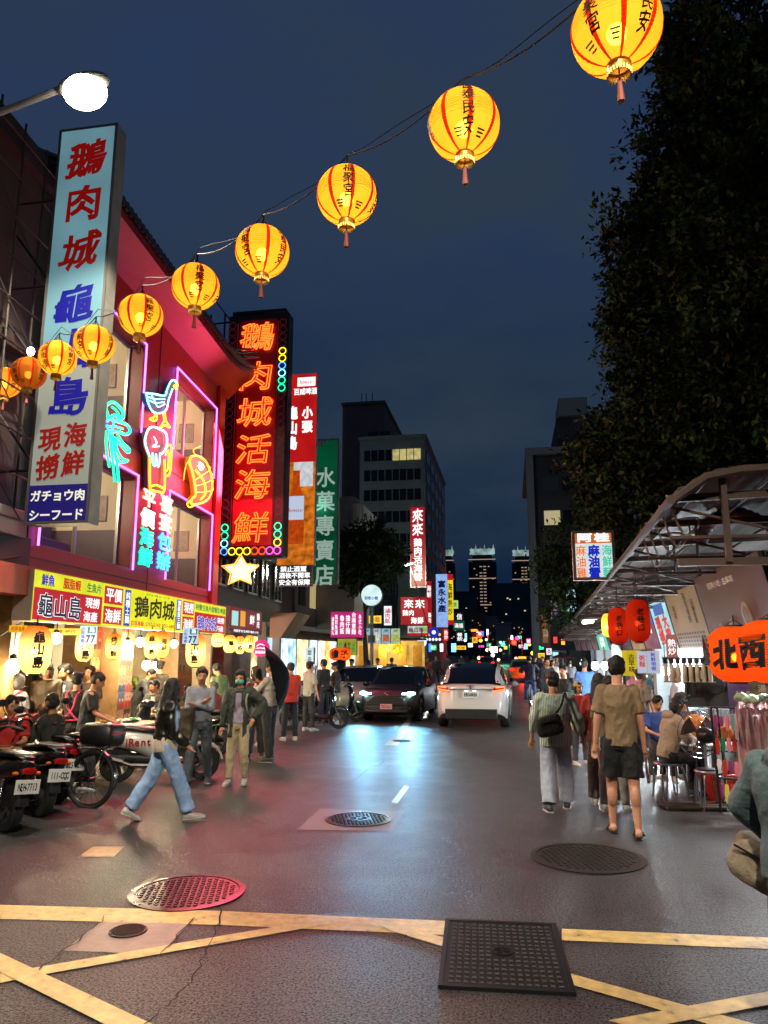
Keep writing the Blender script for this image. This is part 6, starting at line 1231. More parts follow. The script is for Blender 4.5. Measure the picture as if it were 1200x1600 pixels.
spec = [(963, 46, 138, '福聚宮', '國泰民安', 158, -45, 24), (725, 196, 111, '國泰民安', '福聚宮', 8, -75, 8), (542, 306, 94, '福聚宮', '國泰民安', 3, 80, 3), (410, 393, 84, '福聚宮', '國泰民安', -38, 48, 5), (306, 448, 74, '福聚宮', '國泰民安', 8, 80, -4), (220, 493, 68, '福聚宮', '風調雨順', 22, -75, 0), (147, 538, 62, '福聚宮', '風調雨順', -42, 50, 0), (90, 560, 57, '風調雨順', '福聚宮', -45, 40, 0), (45, 583, 52, '風調雨順', '福聚宮', -50, 45, 0), (8, 598, 48, '國泰民安', '福聚宮', -60, 30, 0)]
names = ['largest yellow temple lantern cut by the top edge of the picture', 'second largest yellow temple lantern hanging alone against the sky', 'third yellow temple lantern down the string, right of the wire knot', 'fourth yellow temple lantern, above the black neon tower', 'fifth yellow temple lantern, before the tiled eaves', 'sixth yellow temple lantern, at the right edge of the tall white sign', 'seventh yellow temple lantern, over the lower right of the tall white sign', 'eighth temple lantern, in front of the blue characters', 'ninth temple lantern, dim and unlit beside the tall white sign', 'last orange temple lantern at the left edge of the picture']
hooks = []
for i, (px, py, d, ta, tb, ra, rb_, sp) in enumerate(spec):
    D = .45*FPX/d; p = deep(px, py, D); face = math.degrees(math.atan2(-p[0], p[1])); ra = -30 if i == 0 else ra; rb_ = 42 if i == 0 else rb_
    o = lantern(names[i], tuple(p), .225, .435, paper('dim_lantern_paper', '#d8822c') if i == 8 else (paper('orange_lantern_paper', '#ff9a2c', s=.05) if i == 9 else LP_), [(ta, ra, .088, -.0 if len(ta) == 3 else -.0, .02), (tb, rb_, .08, .0, .02)], (LS, 8, .125), rad(face), 1.0 if i == 8 else 4.4, 'ball', True, 'temple lanterns strung across the street', cap=GOLD, collar=GOLD, drop=.12)
    mb = MB()   # little printed ornaments near the bottom
    for a in (-.35+rad(ra), .5+rad(ra)):
        for k in range(3): zz = -.145-.014*k; rr_ = .225*max(.1, 1-(zz/.2175)**2)**.5+.006; mb.box(rr_*math.sin(a), -rr_*math.cos(a), zz, .05-.009*k, .005, .010, rz=a)
    mb.build('ornament', LINK, o); hooks.append(np.array([p[0], p[1], p[2]+.2175+.12]))
wr = thing('lantern_wire', 'thin dark wire from which the yellow temple lanterns hang', 'wire', tuple(hooks[4]))
end0 = hooks[0]+(hooks[0]-hooks[1])*1.6+np.array([0, 0, .5]); end1 = hooks[-1]+(hooks[-1]-hooks[-2])*1.2
pts = [end0]+hooks+[end1]; full = []
for a, b in zip(pts[:-1], pts[1:]):
    for k in range(8): t_ = k/8; q_ = a+(b-a)*t_; full.append(q_-np.array([0, 0, .10*4*t_*(1-t_)])+np.array([0, 0, .0]))
full.append(end1); mb = MB(); mb.tube([q_-hooks[4] for q_ in full], .006, 5); mb.tube([q_-hooks[4]+np.array([.02, 0, .05+.04*math.sin(i*.7)]) for i, q_ in enumerate(full)], .004, 4); mb.build('strand', CORD, wr)
p = deep(48, 549, 9.2); t = thing('bulb_on_wire', 'small bare white bulb on the lantern wire before the tall white sign', 'light bulb', tuple(p)); mb = MB(); mb.ell((0, 0, 0), (.045, .045, .055), 10, 8); mb.build('glass', glow('wire_bulb', '#fffbe8', 25), t); mb = MB(); mb.tube([(0, 0, .04), (0, 0, .12)], .02, 6); mb.build('socket', BLACKP, t)
# =================================================================== TREES
LEAF = None
def leaf_mat(name, c1, c2):
    m = bpy.data.materials.new(name); m.use_nodes = True; nt = m.node_tree; b = nt.nodes['Principled BSDF']; a = nt.nodes.new('ShaderNodeVertexColor'); a.layer_name = 'Col'; nt.links.new(a.outputs[0], b.inputs['Base Color']); b.inputs['Roughness'].default_value = .75; b.inputs['Specular IOR Level'].default_value = .25
    return m
def crown(name, parent, blobs, n_clump, n_leaf, ls, m, seed, base=(.030, .060, .014), spread=.28):
    r = np.random.default_rng(seed); wts = np.array([b[1]**2 for b in blobs]); wts = wts/wts.sum(); idx = r.choice(len(blobs), n_clump, p=wts)
    C0 = np.array([blobs[i][0] for i in idx]); R0 = np.array([blobs[i][1] for i in idx]); d = r.normal(size=(n_clump, 3)); d /= np.linalg.norm(d, axis=1)[:, None]
    C1 = C0+d*(R0*(.45+.6*r.random(n_clump)**.6))[:, None]
    ax = d+r.normal(size=d.shape)*.5+np.array([0, 0, -.25]); ax /= np.linalg.norm(ax, axis=1)[:, None]
    k = n_leaf; T = (r.random((n_clump, k))-.3)*spread*1.7; off = r.normal(size=(n_clump, k, 3))*spread*.34
    P = C1[:, None, :]+ax[:, None, :]*T[..., None]+off; P = P.reshape(-1, 3); N = len(P)
    u = r.normal(size=(N, 3))+np.repeat(ax, k, 0)*.8; u /= np.linalg.norm(u, axis=1)[:, None]; w = r.normal(size=(N, 3)); w -= u*(w*u).sum(1)[:, None]; w /= np.linalg.norm(w, axis=1)[:, None]
    L_ = ls*(.5+1.1*r.random(N))[:, None]; V = np.stack([P, P+u*L_*.5+w*L_*.24, P+u*L_, P+u*L_*.5-w*L_*.24], 1).reshape(-1, 3)
    me = raw_mesh(name, V, np.arange(4*N).reshape(-1, 4), m)
    tone = np.repeat(.25+1.7*r.random(n_clump)**2, k)*(.7+.6*r.random(N)); c = np.array(base)[None]*tone[:, None]*(1+.25*r.normal(size=(N, 1))*np.array([[1, .4, .2]])); c = np.clip(c, .004, .3); c = np.repeat(np.concatenate([c, np.ones((N, 1))], 1), 4, 0).astype(np.float32)
    a = me.color_attributes.new('Col', 'FLOAT_COLOR', 'POINT'); a.data.foreach_set('color', c.ravel()); return link(name, me, parent)
LF = leaf_mat('fig_leaf', None, None); BARK = mat('tree_bark', '#2e2620', .85, noise=(6, .4), bump=(18, .6))
def limb(mb, a, b, r0, r1, seed, n=6):
    r = random.Random(seed); a = np.array(a, float); b = np.array(b, float); P = [a+(b-a)*i/n+np.array([r.gauss(0, .06), r.gauss(0, .06), r.gauss(0, .04)])*(0 < i < n)*np.linalg.norm(b-a)*.25 for i in range(n+1)]; mb.tube(P, [r0+(r1-r0)*i/n for i in range(n+1)], 8); return P
base_t = np.array([6.2, 14.5, 0.]); T1 = thing('fig_tree', 'huge dark leafy tree towering over the stalls on the right', 'tree', tuple(base_t))
B_ = []
for px, py, D, rr in [(1185, 60, 13, 1.7), (1110, 130, 13.5, .9), (1080, 60, 14, .55), (1130, 240, 13.5, 1.35), (1200, 330, 13, 2.0), (1065, 300, 14, .75), (1015, 245, 14, .45), (1045, 420, 14, 1.0), (985, 345, 14, .55), (1000, 400, 14, .45), (965, 370, 14, .3), (1120, 480, 14, 1.4), (1180, 580, 13.5, 1.9), (1010, 500, 14.5, .65), (985, 505, 14.5, .5), (1040, 580, 14.5, 1.1), (985, 580, 15, .5), (1000, 640, 15, .7), (970, 690, 15.5, .8), (1070, 690, 15, 1.4), (1160, 720, 15, 1.6), (950, 740, 16, .85), (1000, 770, 16, 1.0), (950, 800, 17, .6), (1080, 760, 16, 1.2), (945, 790, 18, .5), (965, 850, 19, .7), (1240, 200, 13, 2.0), (1260, 450, 13, 2.2), (890, 850, 24, .7), (872, 890, 25, .8), (900, 920, 23, .5), (872, 945, 25, .6), (1150, 640, 16.5, 1.8), (1060, 480, 16, 1.5), (1120, 320, 15.5, 1.6)]:
    B_.append((deep(px, py, D)-base_t, rr*.95))
crown('crown', T1, B_, 4600, 38, .118, LF, 3)
mb = MB(); P = limb(mb, (0, 0, 0), (-.3, 0, 4.5), .38, .26, 1); top = P[-1]
for k, (c, rr) in enumerate(B_[:28:3]): limb(mb, top, c, .13, .03, 10+k)
mb.build('trunk', BARK, T1)
base2 = at(570, 1018, 31); base2[2] = 0; T2 = thing('street_tree', 'small dark tree behind the round white lamp sign', 'tree', tuple(base2))
B2 = [(at(px, py, 31)-base2, rr) for px, py, rr in ((560, 860, .9), (585, 845, .8), (600, 885, .7), (548, 890, .7), (575, 900, .8), (545, 850, .6), (612, 860, .5), (590, 920, .3))]
crown('crown', T2, B2, 420, 26, .17, LF, 5, (.03, .045, .014)); mb = MB(); limb(mb, (0, 0, 0), (0, 0, 3.4), .13, .09, 3); limb(mb, (0, 0, 3.4), B2[0][0], .07, .02, 4); limb(mb, (0, 0, 3.4), B2[2][0], .07, .02, 5); mb.build('trunk', BARK, T2)
# =================================================================== VEHICLES
TYRE = mat('tyre_rubber', '#101010', .7); RIM = mat('alloy_rim', '#6a6c70', .3, metal=.9); GLASS = mat('car_glass', '#06080b', .06, spec=.7)
def wheel(parent, x, y, z, R, W, axis='x', rim=RIM, spokes=7, name='wheel'):
    mb = MB(); mb.lathe([(R*.62, -W/2), (R*.93, -W/2), (R, -W*.34), (R, W*.34), (R*.93, W/2), (R*.62, W/2), (R*.60, 0)], 28, (x, y, z), axis, cap=False); wv = mb.build(name, TYRE, parent)
    mb = MB(); mb.lathe([(R*.64, -W*.36), (R*.60, -W*.30), (R*.60, W*.30), (R*.64, W*.36)], 28, (x, y, z), axis, cap=False)
    for k in range(spokes):
        a = 2*math.pi*k/spokes; c, s = math.cos(a)*R*.6, math.sin(a)*R*.6
        for q in (-W*.3, W*.3): mb.tube([(x+q, y, z), (x+q, y+c, z+s)] if axis == 'x' else [(x, y+q, z), (x+c, y+q, z+s)], R*.06, 5)
    mb.lathe([(.001, -W*.36), (R*.16, -W*.34), (R*.16, W*.34), (.001, W*.36)], 12, (x, y, z), axis); mb.build('rim', rim, wv); return wv
def interp(tab, y): return np.interp(y, [t[0] for t in tab], [t[1] for t in tab])
def car(label, loc, rz, body, L, Wd, deck, roof, belt, under, plan, cab, Rw=.34, wy=(.82, .80), paint_=None):
    """nose towards -Y. deck(y): bonnet/boot line without the cabin; roof(y): cabin line; plan(y): half width"""
    t = thing('car', label, 'car', loc, rz)
    ys = np.linspace(0, L, 44); nose = -L/2
    rings = []
    wy0, wy1 = wy[0], L-wy[1]
    for y in ys:
        w = interp(plan, y)*Wd/2; zd = interp(deck, y); zu = interp(under, y); zb = min(interp(belt, y), zd-.005); mid = zu+(zb-zu)*.5
        arch = 0.
        for q in (wy0, wy1):
            d = abs(y-q)
            if d < Rw*1.16: arch = max(arch, math.sqrt((Rw*1.16)**2-d*d)+Rw-.0)
        zs = max(zu, arch) if arch else zu; zs = min(zs, zb-.10)
        half = [(w*.80, zu if not arch else max(zu, zs-.02)), (w*.955, zs), (w*.985, zs+.03), (w, max(mid, zs+.05)), (w*.985, zb-.04), (w*.955, zb), (w*.86, zb+(zd-zb)*.72), (w*.55, zb+(zd-zb)*.97), (0.0001, zd)]
        ring = [(x, nose+y, z) for x, z in half]+[(-x, nose+y, z) for x, z in reversed(half[:-1])]
        rings.append(ring)
    mb = MB(); mb.loft(rings); mb.build('body', body, t, smooth=42)
    # cabin: glass shell with a body coloured or dark roof and pillars
    cy_ = [c for c in cab]; rings = []; rt = []
    ys2 = np.linspace(cy_[0], cy_[1], 26)
    for y in ys2:
        w = interp(plan, y)*Wd/2; zb = min(interp(belt, y), interp(deck, y))-.03; zr = interp(roof, y); h = max(zr-zb, .01); tum = .72 if h > .3 else .72+.2*(1-h/.3)
        half = [(w*.945, zb), (w*(.945-(.945-tum)*.55), zb+h*.55), (w*(tum+.03), zb+h*.88), (w*tum*.88, zb+h*.97), (w*.3, zb+h), (.0001, zb+h*1.005)]
        rings.append([(x, nose+y, z) for x, z in half]+[(-x, nose+y, z) for x, z in reversed(half[:-1])])
    mb = MB(); mb.loft(rings); mb.build('cabin_glass', GLASS, t, smooth=50)
    return t, nose, rings, ys2
def strip_from(rings, i0, i1, ks, off=.006):
    """a skin lying just outside the cabin between stations i0..i1 and section points ks"""
    mb = MB(); rows = []
    for i in range(i0, i1+1):
        c = np.mean([np.array(p) for p in rings[i]], axis=0); row = []
        for k in ks: p = np.array(rings[i][k]); d = p-c; d[1] = 0; d = d/(np.linalg.norm(d)+1e-9); row.append(p+d*off)
        rows.append(row)
    mb.loft(rows, cap=False, closed=False); return mb
def plate(parent, text, x, y, z, w, h, facing, col='#c8c8c4', ink=None):
    mb = MB(); s = 1 if facing == '-y' else -1; mb.b2(x-w/2, x+w/2, y-.006, y+.006, z-h/2, z+h/2); pl = mb.build('licence_plate', mat('plate_'+col[1:], col, .4), parent); mb = MB(); 
    write(mb, text, 0, 0, h*.72, w/len(text)*1.38, bold=.03, y=-.010); V = mb.v; mb.v = [(x+s*p[0], y+s*p[1], z+p[2]) for p in V]; mb.build('lettering', ink or INK['black'], pl, smooth=0, fix=False)
# ---- white electric crossover seen from behind (nose away: rz = 180 deg)
WHITE = mat('pearl_white_paint', '#b9b4ae', .25, coat=.8); BLK = mat('black_trim', '#08080a', .5)
L = 4.75; a = (G(690, 1141)+G(792, 1141))/2; 
plan = [(0, .60), (.15, .82), (.5, .95), (1.2, 1.0), (3.4, 1.0), (4.2, .97), (4.6, .88), (4.75, .74)]
t, nose, rg, ys2 = car('white electric crossover car driving away, seen from behind', (a[0]-.02, a[1]+L/2, 0), math.pi-.02, WHITE, L, 1.9, deck=[(0, .66), (.2, .78), (1.1, .98), (2, 1.0), (3.6, 1.05), (4.3, 1.12), (4.62, 1.10), (4.72, .9), (4.75, .55)], roof=[(.95, .96), (1.9, 1.47), (2.4, 1.61), (3.0, 1.62), (3.7, 1.50), (4.3, 1.22), (4.5, 1.10)], belt=[(0, .6), (.4, .82), (1.2, .93), (3.2, .97), (4.2, 1.0), (4.6, .98), (4.75, .5)], under=[(0, .36), (.3, .22), (4.3, .24), (4.75, .40)], plan=plan, cab=(.98, 4.42), Rw=.36, wy=(.92, .95))
n = len(rg); 
for sgn_ in (0, 1):
    ks = [0, 1, 2] if sgn_ == 0 else [10, 9, 8]
    strip_from(rg, 17, n-1, [1, 2, 3, 4] if sgn_ == 0 else [9, 8, 7, 6], .004) if False else None
for ks, nm in (([2, 3], 'roof_rail'), ([8, 7], 'roof_rail')): mb = strip_from(rg, 2, n-1, ks, .008); mb.build(nm, WHITE, t, smooth=40, fix=False)
for ks in ([0, 1, 2], [10, 9, 8]): mb = strip_from(rg, n-5, n-1, ks, .007); mb.build('rear_pillar', WHITE, t, smooth=40, fix=False)
for ks in ([0, 1, 2, 3], [10, 9, 8, 7]): mb = strip_from(rg, 12, 12+1, ks, .006); mb.build('door_pillar', BLK, t, smooth=40, fix=False)
for sx in (-1, 1):
    wheel(t, sx*.80, nose+.92, .36, .36, .22); wheel(t, sx*.80, nose+L-.95, .36, .36, .24)
    R_y = nose+L
    mb = MB(); mb.loft([[(sx*.52, R_y-.028, .93), (sx*.82, R_y-.16, .97), (sx*.83, R_y-.20, 1.06), (sx*.60, R_y-.10, 1.04)], [(sx*.52, R_y+.012, .935), (sx*.84, R_y-.12, .975), (sx*.855, R_y-.17, 1.055), (sx*.60, R_y-.06, 1.035)]]); tl = mb.build('taillight', mat('tail_lens_red', '#5a0c0a', .15, coat=.5), t)
    mb = MB(); mb.tube([(sx*.54, R_y+.014, .945), (sx*.83, R_y-.12, .985), (sx*.845, R_y-.165, 1.045), (sx*.62, R_y-.062, 1.03)], .016, 6); mb.build('light_strip', glow('tail_orange', '#ff5a22', 6), tl)
    mb = MB(); mb.ell((sx*1.03, nose+1.55, 1.0), (.13, .07, .085), 10, 8); mb.tube([(sx*.9, nose+1.55, .95), (sx*1.0, nose+1.55, .97)], .025, 6); mb.build('mirror', WHITE, t)
    mb = MB(); mb.ell((sx*.60, nose+.18, .68), (.2, .1, .06), 10, 6); mb.build('headlight', mat('headlamp_glass', '#a0a4a8', .1), t)
    for y_ in (nose+2.1, nose+3.1): mb = MB(); mb.b2(sx*.938, sx*.945, y_, y_+.2, .88, .905); mb.build('door_handle', CHROME, t)
mb = MB(); mb.loft([[(x*s, nose+L-.10+y, z) for x, z, y in ((-.72, .34, -.06), (-.6, .60, .085), (.6, .60, .085), (.72, .34, -.06))] for s in (1.0,)]+[[(-.74, nose+L-.30, .30), (-.74, nose+L-.25, .5), (.74, nose+L-.25, .5), (.74, nose+L-.30, .30)]]); mb.build('rear_diffuser', BLK, t)
mb = MB(); mb.b2(-.66, .66, nose+L-.06, nose+L+.012, .25, .52); mb.build('lower_bumper', BLK, t, bevel=.03)
mb = MB(); mb.b2(-.52, .52, nose+L-.08, nose+L-.012, .985, .998); mb.build('boot_seam', mat('grey_seam', '#4a4846', .5), t)
plate(t, 'EBD-0058', 0, nose+L+.012, .86, .40, .17, '+y', '#c4c6c4')
mb = MB(); mb.b2(-.055, .055, nose+L-.115, nose+L-.03, 1.07, 1.082); mb.b2(-.011, .011, nose+L-.115, nose+L-.028, 1.0, 1.07); mb.build('badge', CHROME, t)
mb = MB(); mb.b2(-.14, -.04, nose+L-.02, nose+L+.016, .93, .955); mb.b2(.06, .16, nose+L-.02, nose+L+.016, .93, .955); mb.build('plate_lamp', glow('plate_lamp', '#e8f0ff', 3), t)
# ---- dark hybrid crossover facing the camera with lit headlights
NAVY = mat('dark_grey_paint', '#0b1016', .45, coat=.1); L = 4.46; a = (G(572, 1131)+G(668, 1131))/2; a = (G(560, 1133)+G(648, 1133))/2
plan2 = [(0, .70), (.12, .86), (.45, .96), (1.2, 1.0), (3.5, 1.0), (4.2, .95), (4.46, .8)]
t, nose, rg, ys2 = car('dark grey crossover car facing the camera with bluish white headlights on', (a[0]+.02, a[1]+L/2+.1, 0), -.06, NAVY, L, 1.83, deck=[(0, .62), (.06, .88), (.25, .99), (1.1, 1.08), (2, 1.1), (4.2, 1.1), (4.46, .7)], roof=[(1.0, 1.06), (1.75, 1.50), (2.3, 1.61), (3.4, 1.58), (4.1, 1.36), (4.36, 1.1)], belt=[(0, .6), (.1, .8), (.5, .90), (1.2, .98), (3.6, 1.02), (4.46, .65)], under=[(0, .30), (.3, .20), (4.1, .22), (4.46, .40)], plan=plan2, cab=(1.05, 4.3), Rw=.35, wy=(.88, .92)); n = len(rg); t.scale = (.93, .93, .93); t.location.y += .35
mb = strip_from(rg, 8, n-3, [2, 3, 4, 5, 6, 7, 8], .007); mb.build('roof', NAVY, t, smooth=40, fix=False)
for ks in ([1, 2, 3], [9, 8, 7]): mb = strip_from(rg, 0, 8, [ks[1], ks[2]], .007); mb.build('windscreen_pillar', NAVY, t, smooth=40, fix=False)
for i_ in (13, 19):
    for ks in ([0, 1, 2, 3], [10, 9, 8, 7]): mb = strip_from(rg, i_, i_+1, ks, .006); mb.build('door_pillar', BLK, t, smooth=40, fix=False)
for sx in (-1, 1):
    wheel(t, sx*.78, nose+.88, .345, .345, .22); wheel(t, sx*.78, nose+L-.92, .345, .345, .22)
    mb = MB(); mb.loft([[(sx*.46, nose+.03, .80), (sx*.84, nose+.22, .80), (sx*.85, nose+.26, .90), (sx*.50, nose+.07, .86)], [(sx*.46, nose-.02, .805), (sx*.85, nose+.16, .81), (sx*.86, nose+.21, .895), (sx*.50, nose+.02, .855)]]); hl = mb.build('headlight', mat('headlamp_glass', '#a0a4a8', .1), t)
    mb = MB(); mb.ell((sx*.72, nose+.05, .845), (.11, .06, .05), 12, 8); mb.tube([(sx*.47, nose-.022, .84), (sx*.62, nose+.03, .855)], .012, 6); mb.build('beam_unit', glow('headlamp_beam', '#c8fff8', 60), hl)
    lamp('headlight_beam', 'SPOT', (sx*.70, nose-.08, .84), 330, (.20, .62, 1), t, .05, (-rad(77), 0, 0), 95, 1.0)
    mb = MB(); mb.ell((sx*1.0, nose+1.45, 1.06), (.12, .07, .085), 10, 8); mb.tube([(sx*.86, nose+1.45, 1.0), (sx*.96, nose+1.45, 1.03)], .025, 6); mb.build('mirror', NAVY, t)
    mb = MB(); mb.ell((sx*.66, nose+.06, .42), (.05, .03, .03), 10, 6); mb.build('fog_lamp', mat('headlamp_glass', '#a0a4a8', .1), t)
mb = MB(); mb.loft([[(-.62, nose+.0, .50), (.62, nose+.0, .50), (.46, nose-.006, .78), (-.46, nose-.006, .78)], [(-.62, nose-.035, .52), (.62, nose-.035, .52), (.46, nose-.03, .77), (-.46, nose-.03, .77)]]); gr = mb.build('grille', BLK, t)
mb = MB()
for j in range(5):
    z = .53+j*.05; wj = .60-.16*j/5
    for i in range(22): x = -wj+2*wj*(i+.5*(j % 2))/22; mb.tube([(x, nose-.04, z), (x+.025, nose-.04, z+.022), (x+.05, nose-.04, z)], .005, 4)
mb.build('mesh', mat('grille_mesh', '#5a5e62', .35, metal=.7), gr)
mb = MB(); mb.tube([(-.64, nose-.02, .36), (-.5, nose-.05, .33), (.5, nose-.05, .33), (.64, nose-.02, .36)], .028, 6); mb.b2(-.45, .45, nose-.02, nose+.03, .36, .46); mb.build('lower_bumper', mat('dark_bumper', '#202428', .4), t)
mb = MB(); mb.tube([(.07*math.cos(q), nose-.035, .82+.045*math.sin(q)) for q in np.linspace(0, 6.283, 17)[:-1]], .01, 5, closed=True); mb.tube([(.04*math.cos(q), nose-.04, .825+.02*math.sin(q)) for q in np.linspace(0, 6.283, 13)[:-1]], .008, 5, closed=True); mb.build('badge', CHROME, t)
plate(t, 'TDZ-9563', 0, nose-.055, .47, .36, .15, '-y', '#d8b0a8', INK['red'])
mb = MB(); mb.quad((-.36, nose+1.32, 1.235), (-.24, nose+1.32, 1.235), (-.24, nose+1.37, 1.275), (-.36, nose+1.37, 1.275)); mb.build('sticker', mat('white_sticker', '#c8b8b8', .4), t, smooth=0)
# ---- car far behind, taxi with lit tail lamps, van behind the crossover
TX = mat('taxi_yellow', '#8a6a14', .3, coat=.6)
for px, pyb, wpx, rz, col, lb, front in ((818, 1067, 38, math.pi, TX, 'distant yellow taxi with red tail lamps', False), (545, 1118, 34, -.06, mat('pale_green_paint', '#6d7c76', .3, coat=.5), 'pale green car half hidden behind the dark crossover', True), (760, 1048, 24, math.pi, mat('silver_paint', '#5a5e62', .3, coat=.5), 'silver car far ahead of the white car', False)):
    p = G(px, pyb); D = (p-_C)@_F; wd = 1.75; L = 4.4; k = wpx/FPX*D/wd if False else 1
    t, nose, rg, ys2 = car(lb, (p[0], p[1]+L/2, 0), rz, col, L, wd, deck=[(0, .6), (.15, .85), (1.1, .98), (3.6, 1.0), (4.3, .95), (4.4, .6)], roof=[(1.0, .98), (1.8, 1.42), (2.8, 1.46), (3.5, 1.3), (4.0, 1.0)] if 'van' not in lb else [(.5, 1.0), (1.1, 1.7), (1.6, 1.88), (4.0, 1.86), (4.3, 1.1)], belt=[(0, .55), (.3, .8), (4.2, .9), (4.4, .55)], under=[(0, .3), (.3, .2), (4.4, .3)], plan=plan2, cab=(1.0, 4.0) if 'van' not in lb else (.55, 4.3), Rw=.32)
    n = len(rg); mb = strip_from(rg, 9 if 'van' not in lb else 6, n-5, [2, 3, 4, 5, 6, 7, 8], .007); mb.build('roof', col, t, smooth=40, fix=False)
    for sx in (-1, 1):
        wheel(t, sx*.74, nose+.82, .32, .32, .2); wheel(t, sx*.74, nose+L-.8, .32, .32, .2)
        mb = MB(); mb.ell((sx*.68, nose+L-.05, .82), (.16, .06, .09), 10, 6); mb.build('taillight', glow('tail_red', '#ff1c10', 5), t)
        mb = MB(); mb.ell((sx*.62, nose+.06, .72), (.16, .06, .07), 10, 6); mb.build('headlight', mat('headlamp_glass', '#a0a4a8', .1), t)
    if 'taxi' in lb: mb = MB(); mb.b2(-.25, .25, 0, .15, 1.47, 1.6); mb.build('roof_lamp', glow('taxi_lamp', '#ffb040', 2), t); lamp('tail_glow', 'POINT', (0, nose+L+.5, .7), 60, (1, .05, .02), t, .2)
# ---- scooters (front towards +Y of their own frame)
def scooter(label, loc, rz, body, accent, plate_=None, box=None, tail=True, rim=None, text=None, lean=.09, basket=False, group='scooters parked along the left kerb', name='parked_scooter', mirror=True):
    t = thing(name, label, 'scooter', loc, rz, group, rot=(0, lean, rz)); R = .255
    wheel(t, 0, .64, R, R, .10, 'x', rim or RIM, 5, 'front_wheel'); wheel(t, 0, -.60, R, R, .115, 'x', rim or RIM, 5, 'rear_wheel')
    def st(y, zc, hw, hh, e=2.4, n=14): return [(hw*math.copysign(abs(math.cos(a))**(2/e), math.cos(a)), y, zc+hh*math.copysign(abs(math.sin(a))**(2/e), math.sin(a))) for a in np.linspace(0, 6.283, n+1)[:-1]]
    mb = MB(); mb.loft([st(-.92, .70, .05, .05), st(-.82, .69, .12, .10), st(-.60, .64, .17, .14), st(-.35, .60, .175, .16), st(-.12, .52, .16, .20), st(-.02, .44, .13, .18)]); mb.build('tail_body', body, t, smooth=50)
    mb = MB(); mb.loft([st(-.05, .30, .17, .05), st(.20, .29, .18, .045), st(.36, .30, .15, .05)]); mb.loft([st(-.75, .34, .06, .08), st(-.5, .34, .08, .10), st(-.05, .32, .11, .08)]); mb.build('floorboard', BLACKP, t, smooth=50)
    fr = []
    for z_, y_, hw, d in ((.28, .38, .15, .05), (.45, .42, .19, .07), (.65, .46, .20, .08), (.82, .44, .17, .08), (.94, .40, .12, .06)): fr.append([(hw*math.cos(a), y_+d*math.sin(a)*(1.3 if math.sin(a) > 0 else .5), z_) for a in np.linspace(0, 6.283, 17)[:-1]])
    mb = MB(); mb.loft(fr); mb.build('front_shield', body, t, smooth=50)
    mb = MB(); mb.loft([st(-.86, .775, .07, .02), st(-.75, .80, .13, .035), st(-.45, .80, .15, .045), st(-.25, .76, .14, .045), st(-.02, .74, .12, .05), st(.03, .73, .07, .02)]); mb.build('seat', mat('black_vinyl', '#0d0d0d', .38), t, smooth=60)
    mb = MB(); mb.tube([(-.09, .64, R), (-.09, .50, .62), (-.05, .42, .84)], .022, 7); mb.tube([(.09, .64, R), (.09, .50, .62), (.05, .42, .84)], .022, 7); mb.build('fork', STEEL, t)
    mb = MB(); A = np.linspace(.15, 2.7, 10); mb.loft([[(-.075, .64+(R+.03)*math.cos(a), R+(R+.03)*math.sin(a)), (-.06, .64+(R+.055)*math.cos(a), R+(R+.055)*math.sin(a)), (.06, .64+(R+.055)*math.cos(a), R+(R+.055)*math.sin(a)), (.075, .64+(R+.03)*math.cos(a), R+(R+.03)*math.sin(a))] for a in A]); mb.build('front_fender', body, t)
    mb = MB(); A = np.linspace(.9, 3.0, 9); mb.loft([[(-.075, -.60+(R+.04)*math.cos(a), R+(R+.04)*math.sin(a)), (-.06, -.60+(R+.06)*math.cos(a), R+(R+.06)*math.sin(a)), (.06, -.60+(R+.06)*math.cos(a), R+(R+.06)*math.sin(a)), (.075, -.60+(R+.04)*math.cos(a), R+(R+.04)*math.sin(a))] for a in A]); mb.build('rear_fender', BLACKP, t)
    mb = MB(); mb.tube(smooth_line([(-.34, .26, 1.02), (-.2, .32, 1.05), (0, .40, .98), (.2, .32, 1.05), (.34, .26, 1.02)]), .015, 7); hb = mb.build('handlebar', BLACKP, t)
    for sx in (-1, 1): mb = MB(); mb.tube([(sx*.24, .28, 1.04), (sx*.37, .24, 1.01)], .022, 8); mb.tube([(sx*.22, .36, 1.05), (sx*.36, .33, 1.03)], .006, 5); mb.build('grip', BLACKP, hb)
    mb = MB(); mb.loft([st(.32, 1.0, .11, .06), st(.42, 1.0, .12, .075), st(.50, .98, .08, .05)]); mb.build('headlight_cowl', body, t, smooth=50); mb = MB(); mb.ell((0, .50, .985), (.075, .03, .045), 10, 8); mb.build('headlight', mat('headlamp_glass', '#a0a4a8', .1), t)
    if mirror:
        for sx in (-1, 1): mb = MB(); mb.tube(smooth_line([(sx*.2, .33, 1.05), (sx*.27, .36, 1.16), (sx*.30, .34, 1.22)]), .007, 5); mb.ell((sx*.32, .33, 1.25), (.075, .018, .045), 12, 8); mb.build('mirror', BLACKP, t)
    if tail: mb = MB(); mb.loft([st(-.90, .66, .05, .035), st(-.935, .655, .085, .04), st(-.95, .65, .07, .025)]); mb.build('taillight', mat('tail_reflector_red', '#8a0f0c', .12, coat=.7), t); 
    for sx in (-1, 1): mb = MB(); mb.ell((sx*.12, -.88, .63), (.035, .03, .022), 8, 6); mb.build('indicator', mat('amber_lens', '#a8520c', .15), t)
    mb = MB(); mb.tube([(.14, -.1, .25), (.16, -.4, .27), (.17, -.55, .32)], .03, 8); mb.tube([(.17, -.5, .32), (.18, -.85, .42)], [.055, .06], 10); mb.build('exhaust', mat('exhaust_steel', '#4a4644', .35, metal=.8), t)
    mb = MB(); mb.tube([(-.13, -.60, R), (-.12, -.62, .58)], .014, 6)
